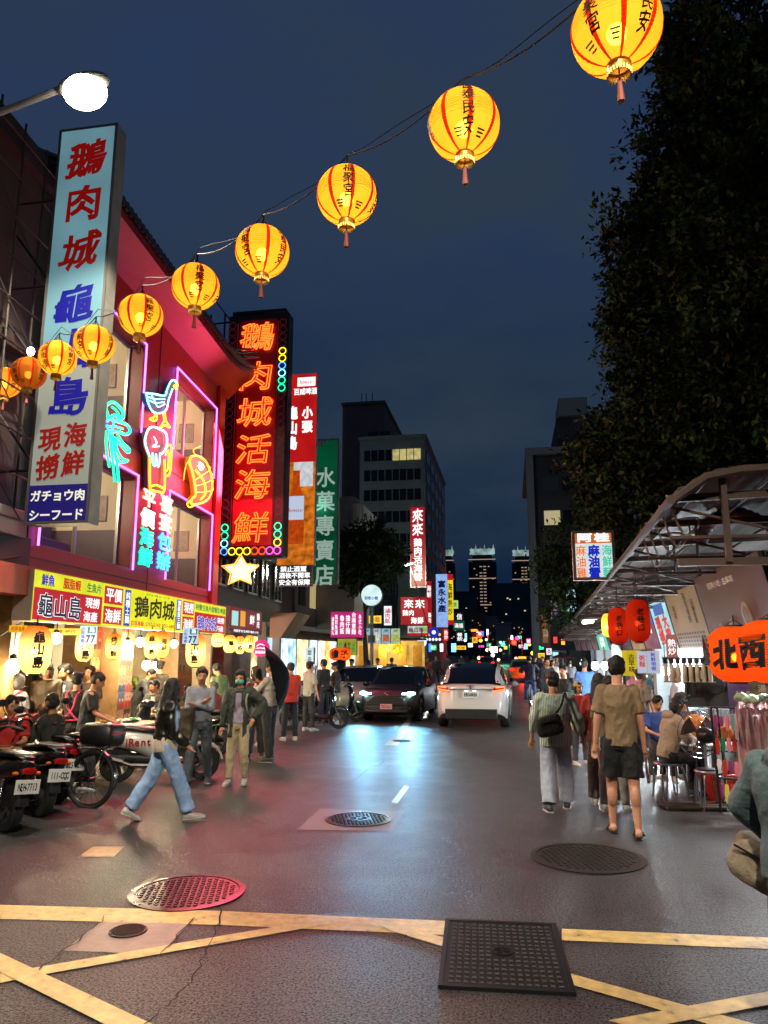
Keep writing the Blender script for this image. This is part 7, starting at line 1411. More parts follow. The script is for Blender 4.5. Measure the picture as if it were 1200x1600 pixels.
    for k in range(9): mb.tube([(-.125+.032*math.cos(q), -.61+.032*math.sin(q), .33+k*.024) for q in np.linspace(0, 6.283, 9)[:-1]], .006, 4, closed=True)
    mb.build('shock_absorber', CHROME, t)
    mb = MB(); mb.tube([(-.1, -.1, .24), (-.2, -.16, .01), (-.2, -.24, .01)], .012, 6); mb.tube([(.1, -.2, .24), (.15, -.3, .02)], .012, 6); mb.build('stand', STEEL, t)
    mb = MB(); mb.tube([(-.13, -.55, .82), (-.14, -.85, .83), (0, -.95, .83), (.14, -.85, .83), (.13, -.55, .82)], .014, 6); mb.build('grab_rail', STEEL, t)
    if accent: mb = MB(); mb.loft([st(-.80, .60, .125, .025), st(-.45, .54, .183, .03), st(-.1, .44, .165, .03)]); mb.build('side_panel', accent, t, smooth=50)
    if plate_: mb = MB(); mb.b2(-.02, .02, -.93, -.80, .44, .60); mb.build('plate_bracket', BLACKP, t); plate(t, plate_, 0, -.95, .50, .26, .145, '-y')
    if box: mb = MB(); mb.loft([st(-1.12, 1.02, .14, .10, 4), st(-1.06, 1.02, .19, .14, 4), st(-.74, 1.02, .20, .15, 4), st(-.66, 1.02, .16, .11, 4)]); bx = mb.build('top_box', box, t, smooth=50); mb = MB(); mb.loft([st(-1.125, 1.02, .15, .012), st(-.65, 1.02, .17, .012)]); mb.build('reflector', mat('tail_reflector_red', '#8a0f0c', .12, coat=.7), bx)
    if text:
        for sx in (-1, 1):
            mb = MB(); write(mb, text, 0, 0, .15, .145, bold=.03, y=0); mb.v = [(sx*(.183-abs(p[0])*.04+.0), -.30+sx*p[0], .60+p[2]+.12*p[0]*sx*0) for p in mb.v]; mb.build('lettering', INK['red'], t, smooth=0, fix=False)
    if basket:
        mb = MB()
        for z_ in (.62, .72, .82): mb.tube([(-.16, .52, z_), (.16, .52, z_), (.15, .74, z_), (-.15, .74, z_)], .005, 4, closed=True)
        for k in range(9): x = -.16+.04*k; mb.tube([(x, .52, .82), (x, .52, .60), (x, .74, .60), (x, .74, .82)], .003, 4)
        mb.build('basket', STEEL, t)
    return t
SBLK = mat('black_scooter_paint', '#0c0c0f', .22, coat=.8); SRED = mat('dark_red_scooter_paint', '#5a0c12', .25, coat=.8); SWHT = mat('white_scooter_paint', '#b4b0a6', .28, coat=.6); SGRY = mat('grey_scooter_paint', '#33363c', .3, coat=.6)
def gp(px, py): q = G(px, py); return q[0], q[1]
# rear ends stand towards the road, noses to the shops (local +Y points to -X, a little away)
def park(label, px, py, head, **k):
    x, y = gp(px, py); h = rad(head); c, s = math.cos(h), math.sin(h)   # px,py = ground point of the rear wheel
    return scooter(label, (x+c*.60, y+s*.60, 0), h-math.pi/2, **k)
park('black and red scooter at the bottom left corner with plate NEH-7713', 8, 1300, 148, body=SBLK, accent=SRED, plate_='NEH-7713')
park('black scooter next to the corner one with plate 111-CQC', 62, 1276, 146, body=SBLK, accent=SGRY, plate_='111-CQC')
park('dark red scooter partly hidden behind the two nearest scooters', 88, 1254, 146, body=SRED, accent=SBLK, plate_='825-KLM')
park('white rental scooter with red lettering behind the walking woman', 182, 1222, 22, body=SWHT, accent=None, plate_='755-KN', text='iRent', basket=False, lean=.05)
park('dark scooter with a wire basket behind the top box bicycle', 120, 1225, 160, body=SBLK, accent=SGRY, basket=True)
park('black scooter between the man with crossed arms and the masked woman', 338, 1182, 175, body=SBLK, accent=SWHT)
park('grey scooter nearest the man with crossed arms', 296, 1196, 170, body=SGRY, accent=SBLK)
park('black motor scooter beside the person in orange', 452, 1140, 20, body=SBLK, accent=SGRY, mirror=False)
park('black scooter parked before the two standing men', 488, 1128, 20, body=SBLK, accent=None)
park('dark scooter at the far left beside the man in red', 60, 1222, 120, body=SGRY, accent=SBLK)
for i, (px, py, hd, lb) in enumerate(((660, 1088, -80, 'oncoming scooter with a lit headlamp between the two cars'), (832, 1062, 90, 'scooter far up the street right of the taxi'), (846, 1070, 92, 'dark scooter far up the street near the walkers'))):
    o = park(lb, px, py, hd, body=SBLK, accent=SGRY, lean=0, group='scooters riding in the street', name='scooter')
    if i == 0: mb = MB(); mb.ell((0, .52, .985), (.06, .03, .045), 10, 8); mb.build('beam_unit', glow('scooter_beam', '#fff0d8', 30), o); lamp('headlight_beam', 'SPOT', (0, .6, .98), 150, (1, .92, .8), o, .05, (rad(75), 0, 0), 70, .8)
# ---- bicycles
def bicycle(label, loc, rz, col, box=None, group=None, R=.33, lean=0., fat=.018):
    t = thing('bicycle', label, 'bicycle', loc, rz, group, rot=(0, lean, rz))
    for y, nm in ((.52, 'front_wheel'), (-.52, 'rear_wheel')):
        mb = MB(); mb.tube([(0, y+R*math.cos(q), R+R*math.sin(q)) for q in np.linspace(0, 6.283, 37)[:-1]], fat, 7, closed=True); wv = mb.build(nm, TYRE, t)
        mb = MB(); mb.tube([(0, y+(R-.03)*math.cos(q), R+(R-.03)*math.sin(q)) for q in np.linspace(0, 6.283, 37)[:-1]], .011, 5, closed=True)
        for k in range(18): q = k*math.pi/9; mb.tube([(0.02*(1 if k % 2 else -1), y, R), (0, y+(R-.03)*math.cos(q), R+(R-.03)*math.sin(q))], .0025, 3)
        mb.lathe([(.03, -.05), (.03, .05)], 8, (0, y, R), 'x'); mb.build('rim', mat('black_rim', '#1a1a1c', .3, metal=.6) if box else CHROME, wv)
        mb = MB(); A = np.linspace(.2, 2.9, 12) if y > 0 else np.linspace(.3, 3.4, 12); mb.loft([[(-.03, y+(R+.035)*math.cos(q), R+(R+.035)*math.sin(q)), (.03, y+(R+.035)*math.cos(q), R+(R+.035)*math.sin(q)), (.03, y+(R+.04)*math.cos(q), R+(R+.04)*math.sin(q)), (-.03, y+(R+.04)*math.cos(q), R+(R+.04)*math.sin(q))] for q in A]); mb.build('mudguard', col, t)
    bb_ = (0, -.06, .28); hd_ = (0, .36, .82); sd = (0, -.2, .78); mb = MB()
    for a_, b_ in ((bb_, hd_), (bb_, sd), (sd, (0, .34, .74)), (bb_, (0, -.52, R)), (sd, (0, -.52, R)), (hd_, (0, .52, R)), (hd_, (0, .34, .98))): mb.tube([a_, b_], .016, 7)
    mb.build('frame', col, t); mb = MB(); mb.tube(smooth_line([(-.27, .2, .98), (-.15, .32, 1.0), (0, .34, .98), (.15, .32, 1.0), (.27, .2, .98)]), .012, 6); mb.build('handlebar', BLACKP, t)
    mb = MB(); mb.ell((0, -.22, .86), (.09, .13, .04), 12, 8); mb.tube([sd, (0, -.22, .84)], .014, 6); mb.build('saddle', BLACKP, t); mb = MB(); mb.lathe([(.09, -.06), (.09, -.055)], 16, bb_, 'x'); mb.tube([(-.09, bb_[1], bb_[2]), (-.1, bb_[1]+.12, bb_[2]-.1), (-.16, bb_[1]+.12, bb_[2]-.1)], .01, 5); mb.tube([(.09, bb_[1], bb_[2]), (.1, bb_[1]-.12, bb_[2]+.1), (.16, bb_[1]-.12, bb_[2]+.1)], .01, 5); mb.build('crank', STEEL, t)
    mb = MB(); mb.b2(-.06, .06, -.75, -.3, .70, .715); mb.tube([(-.05, -.7, .7), (-.05, -.52, R)], .006, 4); mb.tube([(.05, -.7, .7), (.05, -.52, R)], .006, 4); mb.build('rack', STEEL, t)
    if box: mb = MB(); rings = [[(hw*math.copysign(abs(math.cos(a))**.45, math.cos(a)), y, .88+hh*math.copysign(abs(math.sin(a))**.45, math.sin(a))) for a in np.linspace(0, 6.283, 17)[:-1]] for y, hw, hh in ((-.86, .13, .09), (-.82, .18, .135), (-.46, .19, .145), (-.38, .15, .10))]; mb.loft(rings); bx = mb.build('top_box', box, t, smooth=50); mb = MB(); mb.b2(-.14, .14, -.865, -.855, .88, .92); mb.build('reflector', mat('tail_reflector_red', '#8a0f0c', .12, coat=.7), bx)
    return t
x, y = gp(137, 1262); h = rad(172); bicycle('black electric bicycle with a black top box on its rear rack', (x+math.cos(h)*.52, y+math.sin(h)*.52, 0), h-math.pi/2, SBLK, mat('black_box_plastic', '#101012', .4), lean=.08, fat=.028)
x, y = gp(830, 1108); bicycle('blue white rental bicycle ridden away by a person in navy jacket', (x, y+.5, 0), .05, mat('white_blue_frame', '#a8b4c4', .3))
# =================================================================== PEOPLE
def _u(v): v = np.array(v, float); return v/(np.linalg.norm(v)+1e-9)
def ik(a, tgt, l1, l2, hint):
    a = np.array(a, float); d = np.array(tgt, float)-a; L = np.linalg.norm(d); L2 = min(L, (l1+l2)*.995); d = d/(L+1e-9); q = (l1*l1-l2*l2+L2*L2)/(2*L2); h = math.sqrt(max(l1*l1-q*q, 0)); n = np.array(hint, float); n = n-d*(n@d); n = _u(n)
    return a+d*q+n*h, a+d*L2
def ell_ring(c, x, y, rx, ry, n=16, e=2.3): return [tuple(np.array(c)+np.array(x)*rx*math.copysign(abs(math.cos(a))**(2/e), math.cos(a))+np.array(y)*ry*math.copysign(abs(math.sin(a))**(2/e), math.sin(a))) for a in np.linspace(0, 2*math.pi, n+1)[:-1]]
SKINM = vcol_mat('skin', .5)
HAIRM = lambda c: mat('hair_'+c.lstrip('#'), c, .58, noise=(40, .4), bump=(70, .5), spec=.35)
def cloth(c, k='cloth', rough=.75): return mat(k+'_'+c.lstrip('#'), c, rough, noise=(22, .14), bump=(26, .5), sheen=.04)
def stripes(c1, c2, scale=60., axis='X'):
    key = ('str', c1, c2, scale)
    if key in _M: return _M[key]
    m = bpy.data.materials.new('striped_cloth'); m.use_nodes = True; nt = m.node_tree; b = nt.nodes['Principled BSDF']; tc = nt.nodes.new('ShaderNodeTexCoord'); w = nt.nodes.new('ShaderNodeTexWave'); w.inputs['Scale'].default_value = scale; w.bands_direction = axis; w.inputs['Distortion'].default_value = .6; w.inputs['Detail Scale'].default_value = .4
    r = nt.nodes.new('ShaderNodeValToRGB'); r.color_ramp.elements[0].position = .4; r.color_ramp.elements[1].position = .6; r.color_ramp.elements[0].color = (*lin(c1), 1); r.color_ramp.elements[1].color = (*lin(c2), 1)
    nt.links.new(tc.outputs['Object'], w.inputs['Vector']); nt.links.new(w.outputs['Fac'], r.inputs[0]); nt.links.new(r.outputs[0], b.inputs['Base Color']); b.inputs['Roughness'].default_value = .8; _M[key] = m; return m
NP = [0]
def person(label, loc, heading, H=1.68, skin='#b9805c', hair=('short', '#120d0b'), top=('tee', '#6b5a42'), bottom=('trousers', '#20242c'), shoes='#b0aca4', lean=0., side=0., legs=((0, 4, 0), (0, 4, 0)), arms=((4, 9, 8), (4, 9, 8)), hands=None, head=(0, 0), sit=None, vox=.017, fem=False, mask=None, glasses=False, cap=None, inner=None, apron=None, feet=(0, 0), wid=1., group=None, barefoot=False, hold=None):
    """legs, arms = (right, left): hip forward / out / knee bend; shoulder forward / out / elbow bend. head = turn to own left, nod down"""
    NP[0] += 1; seed = NP[0]; bk, bc = bottom; t = thing('person', label, 'person', (0, 0, 0), rad(heading)-math.pi/2, group)
    X = np.array([1., 0, 0]); lr, sr = rad(lean), rad(side); T = _u((math.sin(sr), math.sin(lr), math.cos(lr)*math.cos(sr))); Yt = _u(np.array([0, 1., 0])-T*T[1]); Xt = np.cross(Yt, T)
    sc_ = H; th, shn = .247*H, .243*H; J = {}
    P = np.zeros(3)
    for i, s in ((0, 1), (1, -1)):
        hp = P+X*s*.052*H*wid; a, o, k = [rad(q) for q in legs[i]]; d1 = _u((s*math.sin(o), math.sin(a)*math.cos(o), -math.cos(a)*math.cos(o))); kn = hp+d1*th; d2 = _u((s*math.sin(o)*.6, math.sin(a-k), -math.cos(a-k))); an = kn+d2*shn
        f = rad(feet[i]); fwd = _u((s*.12, math.cos(f), math.sin(f))); upv = _u((0, -math.sin(f), math.cos(f))); J[i] = (hp, kn, an, fwd, upv)
    low = min(min((J[i][2]-J[i][4]*.045*H)[2], (J[i][2]+J[i][3]*.10*H-J[i][4]*.045*H)[2]) for i in (0, 1)); off = -low
    if sit is not None: off = sit+.062*H*1.0
    S = np.array([0, 0, off]); P = P+S
    for i in (0, 1): J[i] = tuple(v+S for v in J[i][:3])+J[i][3:]
    chest = P+T*.20*H; nb = P+T*.305*H; sho = [P+T*.283*H+Xt*s*.098*H*wid for s in (1, -1)]
    A = {}
    for i, s in ((0, 1), (1, -1)):
        l1, l2 = .165*H, .145*H
        if hands and hands[i] is not None:
            q = hands[i]; tgt = P+Xt*q[0]*H+Yt*q[1]*H+T*q[2]*H; hint = Xt*s*(q[3] if len(q) > 3 else .6)-T*.7-Yt*.3; el, wr = ik(sho[i], tgt, l1, l2, hint)
        else:
            a, o, e = [rad(q) for q in arms[i]]; d1 = Xt*s*math.sin(o)+(Yt*math.sin(a)-T*math.cos(a))*math.cos(o); el = sho[i]+d1*l1; d2 = Xt*s*math.sin(o)*.6+(Yt*math.sin(a+e)-T*math.cos(a+e))*math.cos(o); wr = el+_u(d2)*l2
        A[i] = (sho[i], el, wr)
    hy, hn = rad(head[0]), rad(head[1]); hf = _u(Yt*math.cos(hy)*math.cos(hn)-Xt*math.sin(hy)*math.cos(hn)-np.array([0, 0, 1.])*math.sin(hn)); hu0 = _u(T*.5+np.array([0, 0, 1.])*.5); hu = _u(hu0-hf*(hu0@hf)); hx = np.cross(hf, hu); hc = nb+_u(T+hu)*.045*H+hu*.058*H+hf*.012*H
    HM = Matrix(((hx[0], hf[0], hu[0]), (hx[1], hf[1], hu[1]), (hx[2], hf[2], hu[2]))); Hp = lambda x, y, z: hc+(hx*x+hf*y+hu*z)*H
    fx = .9 if fem else 1.
    # ---- body
    mb = MB(); R = lambda c, rx, ry: ell_ring(c, Xt, Yt, rx*H*wid, ry*H)
    mb.loft([R(P-T*.06*H, .05, .045), R(P-T*.02*H, .088, .062), R(P+T*.03*H, .088, .060), R(P+T*.10*H, .072*fx, .052), R(P+T*.20*H, .090*fx, .062), R(P+T*.265*H, .098*fx, .052), R(P+T*.30*H, .05, .042), R(P+T*.31*H, .034, .034)])
    mb.cap2(nb-T*.02*H, hc-hu*.02*H-hf*.012*H, .033*H*fx, .031*H*fx, 12)
    for i in (0, 1):
        hp, kn, an, fw, up = J[i]; cv = 1. if bk == 'shorts' else .72; mb.cap2(hp, hp+(kn-hp)*.5, .050*H*wid*cv, .046*H*cv, 12); mb.cap2(hp+(kn-hp)*.5, kn, .045*H*cv, .033*H*cv, 12); ax = _u(an-kn); back = _u(np.cross(X, ax))
        mb.cap2(kn, an, .032*H*cv, .019*H*(.5+.5*cv), 12); mb.ell(tuple(kn+(an-kn)*.30+back*(-.012 if back[1] > 0 else .012)*H*cv), (.030*H*cv, .032*H*cv, .065*H), 12, 8)
        mb.ell(tuple(an-up*.015*H-fw*.012*H), (.021*H, .026*H, .024*H), 10, 7); mb.cap2(an-up*.026*H+fw*.01*H, an-up*.033*H+fw*.085*H, .020*H, .013*H, 10)
        s_, el, wr = A[i]; mb.cap2(s_, el, .029*H, .022*H, 12); mb.cap2(el, wr, .022*H, .0145*H, 12); fd = _u(wr-el)
        if not (sho[i] is None):
            pn = _u(np.cross(fd, X*(1 if i == 0 else -1))+1e-3); sd = np.cross(fd, pn); mb.cap2(wr+fd*.008*H, wr+fd*.045*H, .014*H, .018*H, 8)
            for k in range(4):
                b0 = wr+fd*.052*H+sd*(k-1.5)*.0105*H; ln = (.032, .040, .043, .035)[k]*H; mid = b0+fd*ln*.55-pn*.004*H; mb.cap2(b0, mid, .0056*H, .0052*H, 6); mb.cap2(mid, mid+_u(fd-pn*.55)*ln*.5, .0052*H, .0043*H, 6)
            tb = wr+fd*.018*H+sd*.016*H; mb.cap2(tb, tb+_u(fd+sd*.8-pn*.3)*.032*H, .0068*H, .0052*H, 6)
    mb.ell(tuple(Hp(0, -.006, .012)), (.046*H, .055*H, .052*H), 18, 12, HM); mb.ell(tuple(Hp(0, .014, -.022)), (.038*H, .042*H, .044*H), 16, 10, HM); mb.ell(tuple(Hp(0, .030, -.052)), (.020*H, .018*H, .013*H), 10, 7, HM)
    mb.cap2(Hp(0, .050, .008), Hp(0, .064, -.018), .006*H, .0105*H, 8); mb.ell(tuple(Hp(0, .050, -.036)), (.015*H, .008*H, .007*H), 10, 6, HM)
    for s in (1, -1): mb.ell(tuple(Hp(s*.046, -.008, -.006)), (.006*H, .013*H, .018*H), 8, 6, HM); mb.ell(tuple(Hp(s*.018, .044, .012)), (.016*H, .010*H, .006*H), 8, 6, HM)
    me = fuse(mb, min(vox, .02)*(.8 if vox < .012 else 1), 3); sk = np.array(lin(skin))
    def pf(V):
        c = np.repeat(sk[None], len(V), 0)*(1+.06*noise3(V, 5, seed)[:, None]); 
        def near(p, r): return np.clip(1.25-np.linalg.norm((V-p)@np.array([hx, hf, hu]).T/(np.array(r)*H), axis=1), 0, 1)[:, None]
        for s in (1, -1): k = near(Hp(s*.019, .052, .002), (.012, .02, .0065)); c = c*(1-k)+k*np.array([.02, .015, .012]); k = near(Hp(s*.019, .054, .016), (.017, .02, .005)); c = c*(1-k*.85)+k*.85*np.array([.03, .02, .015])
        k = near(Hp(0, .056, -.036), (.018, .02, .007)); c = c*(1-k*.7)+k*.7*np.array([.28, .09, .075]); return np.clip(c, 0, 1)
    paint(me, pf); me.materials.append(SKINM); link('body', me, t)
    # ---- hair / cap
    st_, hcol = hair
    if st_:
        mb = MB(); mb.ell(tuple(Hp(0, -.012, .022)), (.0525*H, .060*H, .054*H), 18, 12, HM)
        if st_ in ('short', 'grey_short'): mb.ell(tuple(Hp(0, -.024, -.005)), (.0495*H, .044*H, .046*H), 14, 10, HM); mb.ell(tuple(Hp(.008, .030, .052)), (.036*H, .024*H, .018*H), 12, 8, HM)
        if st_ in ('bob', 'mid'): 
            mb.ell(tuple(Hp(0, -.022, -.022)), (.056*H, .046*H, .070*H), 16, 12, HM)
            for s in (1, -1): mb.cap2(Hp(s*.046, .004, .01), Hp(s*.046, .008, -.066), .016*H, .013*H, 8)
            mb.ell(tuple(Hp(0, .036, .046)), (.042*H, .018*H, .022*H), 12, 8, HM)
        if st_ == 'long':
            mb.loft([ell_ring(Hp(0, -.014, .02), hx, hf, .054*H, .055*H), ell_ring(Hp(0, -.026, -.04), hx, hf, .061*H, .050*H), ell_ring(nb+Yt*-.035*H+T*-.03*H, Xt, Yt, .078*H, .048*H), ell_ring(nb-Yt*.060*H-T*.14*H, Xt, Yt, .076*H, .034*H), ell_ring(nb-Yt*.062*H-T*.21*H, Xt, Yt, .05*H, .020*H)])
            for s in (1, -1): mb.cap2(Hp(s*.047, -.002, .0), nb+Xt*s*.050*H+Yt*.02*H-T*.05*H, .017*H, .016*H, 8)
        if st_ == 'bun': mb.ell(tuple(Hp(0, -.075, .03)), (.024*H, .022*H, .024*H), 12, 8, HM); mb.ell(tuple(Hp(0, -.024, -.006)), (.047*H, .040*H, .042*H), 14, 10, HM)
        if st_ == 'pony': mb.ell(tuple(Hp(0, -.024, -.004)), (.048*H, .041*H, .042*H), 14, 10, HM); mb.cap2(Hp(0, -.07, .015), Hp(0, -.085, -.07), .015*H, .008*H, 8)
        me = fuse(mb, max(.008, vox*.7), 2, .0042*H if st_ != 'long' else .0022*H, 12, seed); me.materials.append(HAIRM(hcol)); link('hair', me, t)
    if cap:
        mb = MB(); mb.loft([ell_ring(Hp(0, -.008, .018), hx, hf, .055*H, .064*H), ell_ring(Hp(0, -.008, .045), hx, hf, .053*H, .060*H), ell_ring(Hp(0, -.008, .066), hx, hf, .040*H, .046*H), ell_ring(Hp(0, -.008, .076), hx, hf, .014*H, .016*H)]); mb.loft([[tuple(Hp(x, y, z)) for x, y, z in ((-.045, .04, .020), (-.036, .085, .012), (0, .10, .011), (.036, .085, .012), (.045, .04, .020), (.03, .03, .028), (-.03, .03, .028))], [tuple(Hp(x, y, z+.006)) for x, y, z in ((-.045, .04, .020), (-.036, .085, .012), (0, .10, .011), (.036, .085, .012), (.045, .04, .020), (.03, .03, .028), (-.03, .03, .028))]])
        mb.build('cap', cloth(cap, 'cap'), t, smooth=50)
    if mask: 
        mb = MB(); mb.ell(tuple(Hp(0, .022, -.030)), (.040*H, .042*H, .032*H), 16, 10, HM)
        for s in (1, -1): mb.tube([Hp(s*.036, .035, -.02), Hp(s*.047, .0, -.008)], .0018*H, 4)
        mb.build('face_mask', mat('face_mask_'+mask[1:], mask, .7), t)
    if glasses:
        mb = MB()
        for s in (1, -1): mb.tube([Hp(s*.019+.013*math.cos(q), .060, .001+.010*math.sin(q)) for q in np.linspace(0, 6.283, 13)[:-1]], .0014*H, 4, closed=True); mb.tube([Hp(s*.032, .058, .003), Hp(s*.047, -.004, .004)], .0013*H, 4)
        mb.tube([Hp(-.006, .061, .003), Hp(.006, .061, .003)], .0013*H, 4); mb.build('glasses', BLACKP, t)
    # ---- lower clothes
    def leg_cloth(bs, col, r0, r1, r2, end=.97, hemflare=1.):
        mb = MB(); th_ = .010*H
        mb.loft([R(P-T*.055*H, .075, .062), R(P-T*.02*H, .097, .071), R(P+T*.03*H, .095, .068), R(P+T*.075*H, .084, .062)])
        for i in (0, 1):
            hp, kn, an, fw, up = J[i]; mb.cap2(hp+(P-hp)*.1, kn, r0*H, r1*H, 14)
            if end > .5: mb.tube([kn, kn+(an-kn)*.3, kn+(an-kn)*.7, kn+(an-kn)*end], [r1*H, (r1*.6+r2*.4)*H*1.02, r2*H, r2*hemflare*H], 14)
        me = fuse(mb, vox*.9, 4, .0035*H, 7, seed); me.materials.append(col); link(bs, me, t)
    bm_ = bc if not isinstance(bc, str) else cloth(bc, 'trouser')
    if bk == 'jeans_wide': leg_cloth('jeans', bm_, .062, .054, .052, .93, 1.05)
    elif bk == 'trousers': leg_cloth('trousers', bm_, .060, .044, .036, .97)
    elif bk == 'wide': leg_cloth('trousers', bm_, .064, .055, .054, .96)
    elif bk == 'shorts':
        mb = MB(); mb.loft([R(P-T*.055*H, .08, .066), R(P-T*.02*H, .100, .073), R(P+T*.03*H, .098, .070), R(P+T*.075*H, .086, .064)])
        for i in (0, 1): hp, kn = J[i][:2]; mb.tube([hp-T*-.01*H, hp+(kn-hp)*.3, hp+(kn-hp)*.86], [.064*H, .066*H, .062*H], 16)
        me = fuse(mb, vox*.9, 4, .004*H, 7, seed); me.materials.append(bm_); link('shorts', me, t)
    elif bk == 'skirt': mb = MB(); mb.loft([R(P+T*.08*H, .082, .062), R(P, .102, .078), R(P-np.array([0, 0, .22])*H, .125, .10), R(P-np.array([0, 0, .40])*H, .14, .115)]); me = fuse(mb, vox*.9, 3, .004*H, 6, seed); me.materials.append(bm_); link('skirt', me, t)
    # ---- shoes
    for i in (0, 1):
        hp, kn, an, fw, up = J[i]; side_ = np.cross(fw, up)
        def fr(y, w, z0, z1): c = an+fw*y*H-up*.045*H; return [tuple(c+side_*w*H*math.copysign(abs(math.cos(a))**.8, math.cos(a))+up*H*(z0+z1)/2+up*H*(z1-z0)/2*math.copysign(abs(math.sin(a))**.8, math.sin(a))) for a in np.linspace(0, 6.283, 13)[:-1]]
        mb = MB()
        if barefoot:
            mb.loft([fr(-.036, .018, 0, .008), fr(0, .026, 0, .009), fr(.06, .031, 0, .009), fr(.105, .022, 0, .009)]); sl = mb.build('slipper', mat('black_rubber', '#0e0d0c', .6), t, smooth=50); mb = MB(); c = an+fw*.055*H-up*.045*H; mb.tube(smooth_line([c+side_*.03*H+up*.005*H, c+up*.036*H, c-side_*.03*H+up*.005*H]), .008*H, 6); mb.build('strap', mat('black_rubber', '#0e0d0c', .6), sl)
            continue
        mb.m = 0; mb.loft([fr(-.042, .012, .002, .03), fr(-.035, .021, .0, .050), fr(-.01, .026, .0, .060), fr(.02, .027, .0, .052), fr(.06, .029, .0, .036), fr(.095, .025, .0, .027), fr(.115, .013, .002, .018)]); sh_ = mb.build('shoe', cloth(shoes, 'shoe', .5), t, smooth=60); mb = MB(); mb.loft([fr(-.043, .016, -.001, .010), fr(-.035, .024, -.002, .011), fr(.02, .0285, -.002, .010), fr(.07, .031, -.002, .010), fr(.10, .025, -.001, .010), fr(.118, .012, .0, .009)]); mb.build('sole', mat('pale_sole', '#a8a49a', .6), sh_, smooth=50)
    # ---- upper clothes
    def top_cloth(nm, col, kind, infl=.012, hem=-.02, sleeve=1., slv=.0, open_=False, wr_=.004):
        mb = MB(); k = infl; rr = lambda c, rx, ry: ell_ring(c, Xt, Yt, (rx*fx+k)*H*wid, (ry+k)*H)
        rows = [rr(P+T*hem*H, .086 if not fem else .09, .062), rr(P+T*.04*H, .086, .060), rr(P+T*.11*H, .080, .056), rr(P+T*.20*H, .092, .062), rr(P+T*.258*H, .094, .054), rr(P+T*.284*H, .074, .046), rr(P+T*.302*H, .048, .038), rr(P+T*.312*H, .036, .032)]
        if hem < -.08: rows.insert(1, rr(P+T*hem*.5*H, .09, .066))
        mb.loft(rows)
        for i in (0, 1):
            s_, el, wr2 = A[i]; a0 = .031*H+k*.5*H+slv*H; s_ = s_-T*.010*H-(s_-nb)*.06
            if sleeve <= .55: mb.tube([s_-_u(el-s_)*.01*H, s_+(el-s_)*.4, s_+(el-s_)*sleeve*1.6], [a0, a0*.98, a0*1.02], 14); mb.ell(tuple(s_), (a0, a0, a0), 10, 8)
            else: mb.cap2(s_, el, a0, a0*.86, 14); mb.cap2(el, el+(wr2-el)*(sleeve*1.0-.04), a0*.86, a0*.66, 12)
        me = fuse(mb, vox*.9, 4, wr_*H, 6.5, seed+3)
        if open_:
            bm = bmesh.new(); bm.from_mesh(me); dl = []
            for f in bm.faces:
                d = np.array(f.calc_center_median())-chest; x, y, z = d@Xt, d@Yt, d@T
                if abs(x) < (.030+.02*(z < -.05*H))*H and y > .02*H and z < .085*H: dl.append(f)
            bmesh.ops.delete(bm, geom=dl, context='FACES'); bm.to_mesh(me); bm.free()
        me.materials.append(col); o = link(nm, me, t)
        if open_: md = o.modifiers.new('t', 'SOLIDIFY'); md.thickness = .006*H
        return o
    tk, tcx = top; tm = tcx if not isinstance(tcx, str) else cloth(tcx, 'cloth')
    if inner: top_cloth('inner_shirt', cloth(inner, 'cloth'), 'tee', .009, .0, .5)
    if tk == 'tee': top_cloth('tee_shirt', tm, tk, .015, -.035, .52, .003)
    elif tk == 'loose_tee': top_cloth('shirt', tm, tk, .028, -.07, .58, .012, wr_=.005)
    elif tk == 'shirt': top_cloth('shirt', tm, tk, .013, .02, .96)
    elif tk == 'sweater': top_cloth('sweater', tm, tk, .019, -.01, .97, .003)
    elif tk == 'jacket': top_cloth('jacket', tm, tk, .024, -.04, .98, .008, open_=bool(inner), wr_=.005)
    elif tk == 'crop_jacket': top_cloth('jacket', tm, tk, .026, .045, .98, .010, wr_=.006)
    elif tk == 'coat': top_cloth('jacket', tm, tk, .026, -.12, .98, .009, open_=bool(inner), wr_=.006)
    elif tk == 'hoodie': o = top_cloth('hooded_jacket', tm, tk, .024, -.03, .98, .006, wr_=.0032); mb = MB(); mb.ell(tuple(nb-Yt*.045*H-T*.002*H), (.075*H, .045*H, .045*H), 14, 10); mb.ell(tuple(nb+Yt*.01*H), (.06*H, .055*H, .028*H), 14, 8); me = fuse(mb, vox, 3, .004*H, 8, seed); me.materials.append(tm); link('hood', me, t)
    elif tk == 'vest': top_cloth('shirt', cloth('#b0a490', 'cloth'), tk, .011, .0, .96); top_cloth('vest', tm, tk, .019, -.02, .12)
    if tk in ('shirt', 'jacket', 'coat'):
        mb = MB(); mb.tube([nb+T*.004*H+Xt*.038*H*math.cos(q)+Yt*(.036*H*math.sin(q)-.004*H)+T*.010*H*(-math.sin(q)*.5) for q in np.linspace(0, 6.283, 17)[:-1]], .010*H, 6, closed=True); mb.build('collar', tm, t)
    if apron:
        mb = MB()
        for s in (1, -1): mb.tube(smooth_line([P+T*.15*H+Xt*s*.09*H+Yt*.03*H, P+T*.27*H+Xt*s*.065*H+Yt*.055*H, P+T*.312*H+Xt*s*.06*H, P+T*.27*H+Xt*s*.05*H-Yt*.085*H, P+T*.15*H+Xt*s*.02*H-Yt*.09*H, P+T*.05*H+Xt*s*-.07*H-Yt*.085*H]), .009*H, 5)
        mb.tube([P+T*.05*H+(Xt*.104*math.cos(q)+Yt*.086*math.sin(q))*H for q in np.linspace(0, 6.283, 25)[:-1]], .009*H, 5, closed=True); mb.build('apron_straps', cloth(apron, 'apron'), t)
    t.location = (loc[0], loc[1], 0 if len(loc) < 3 else loc[2])
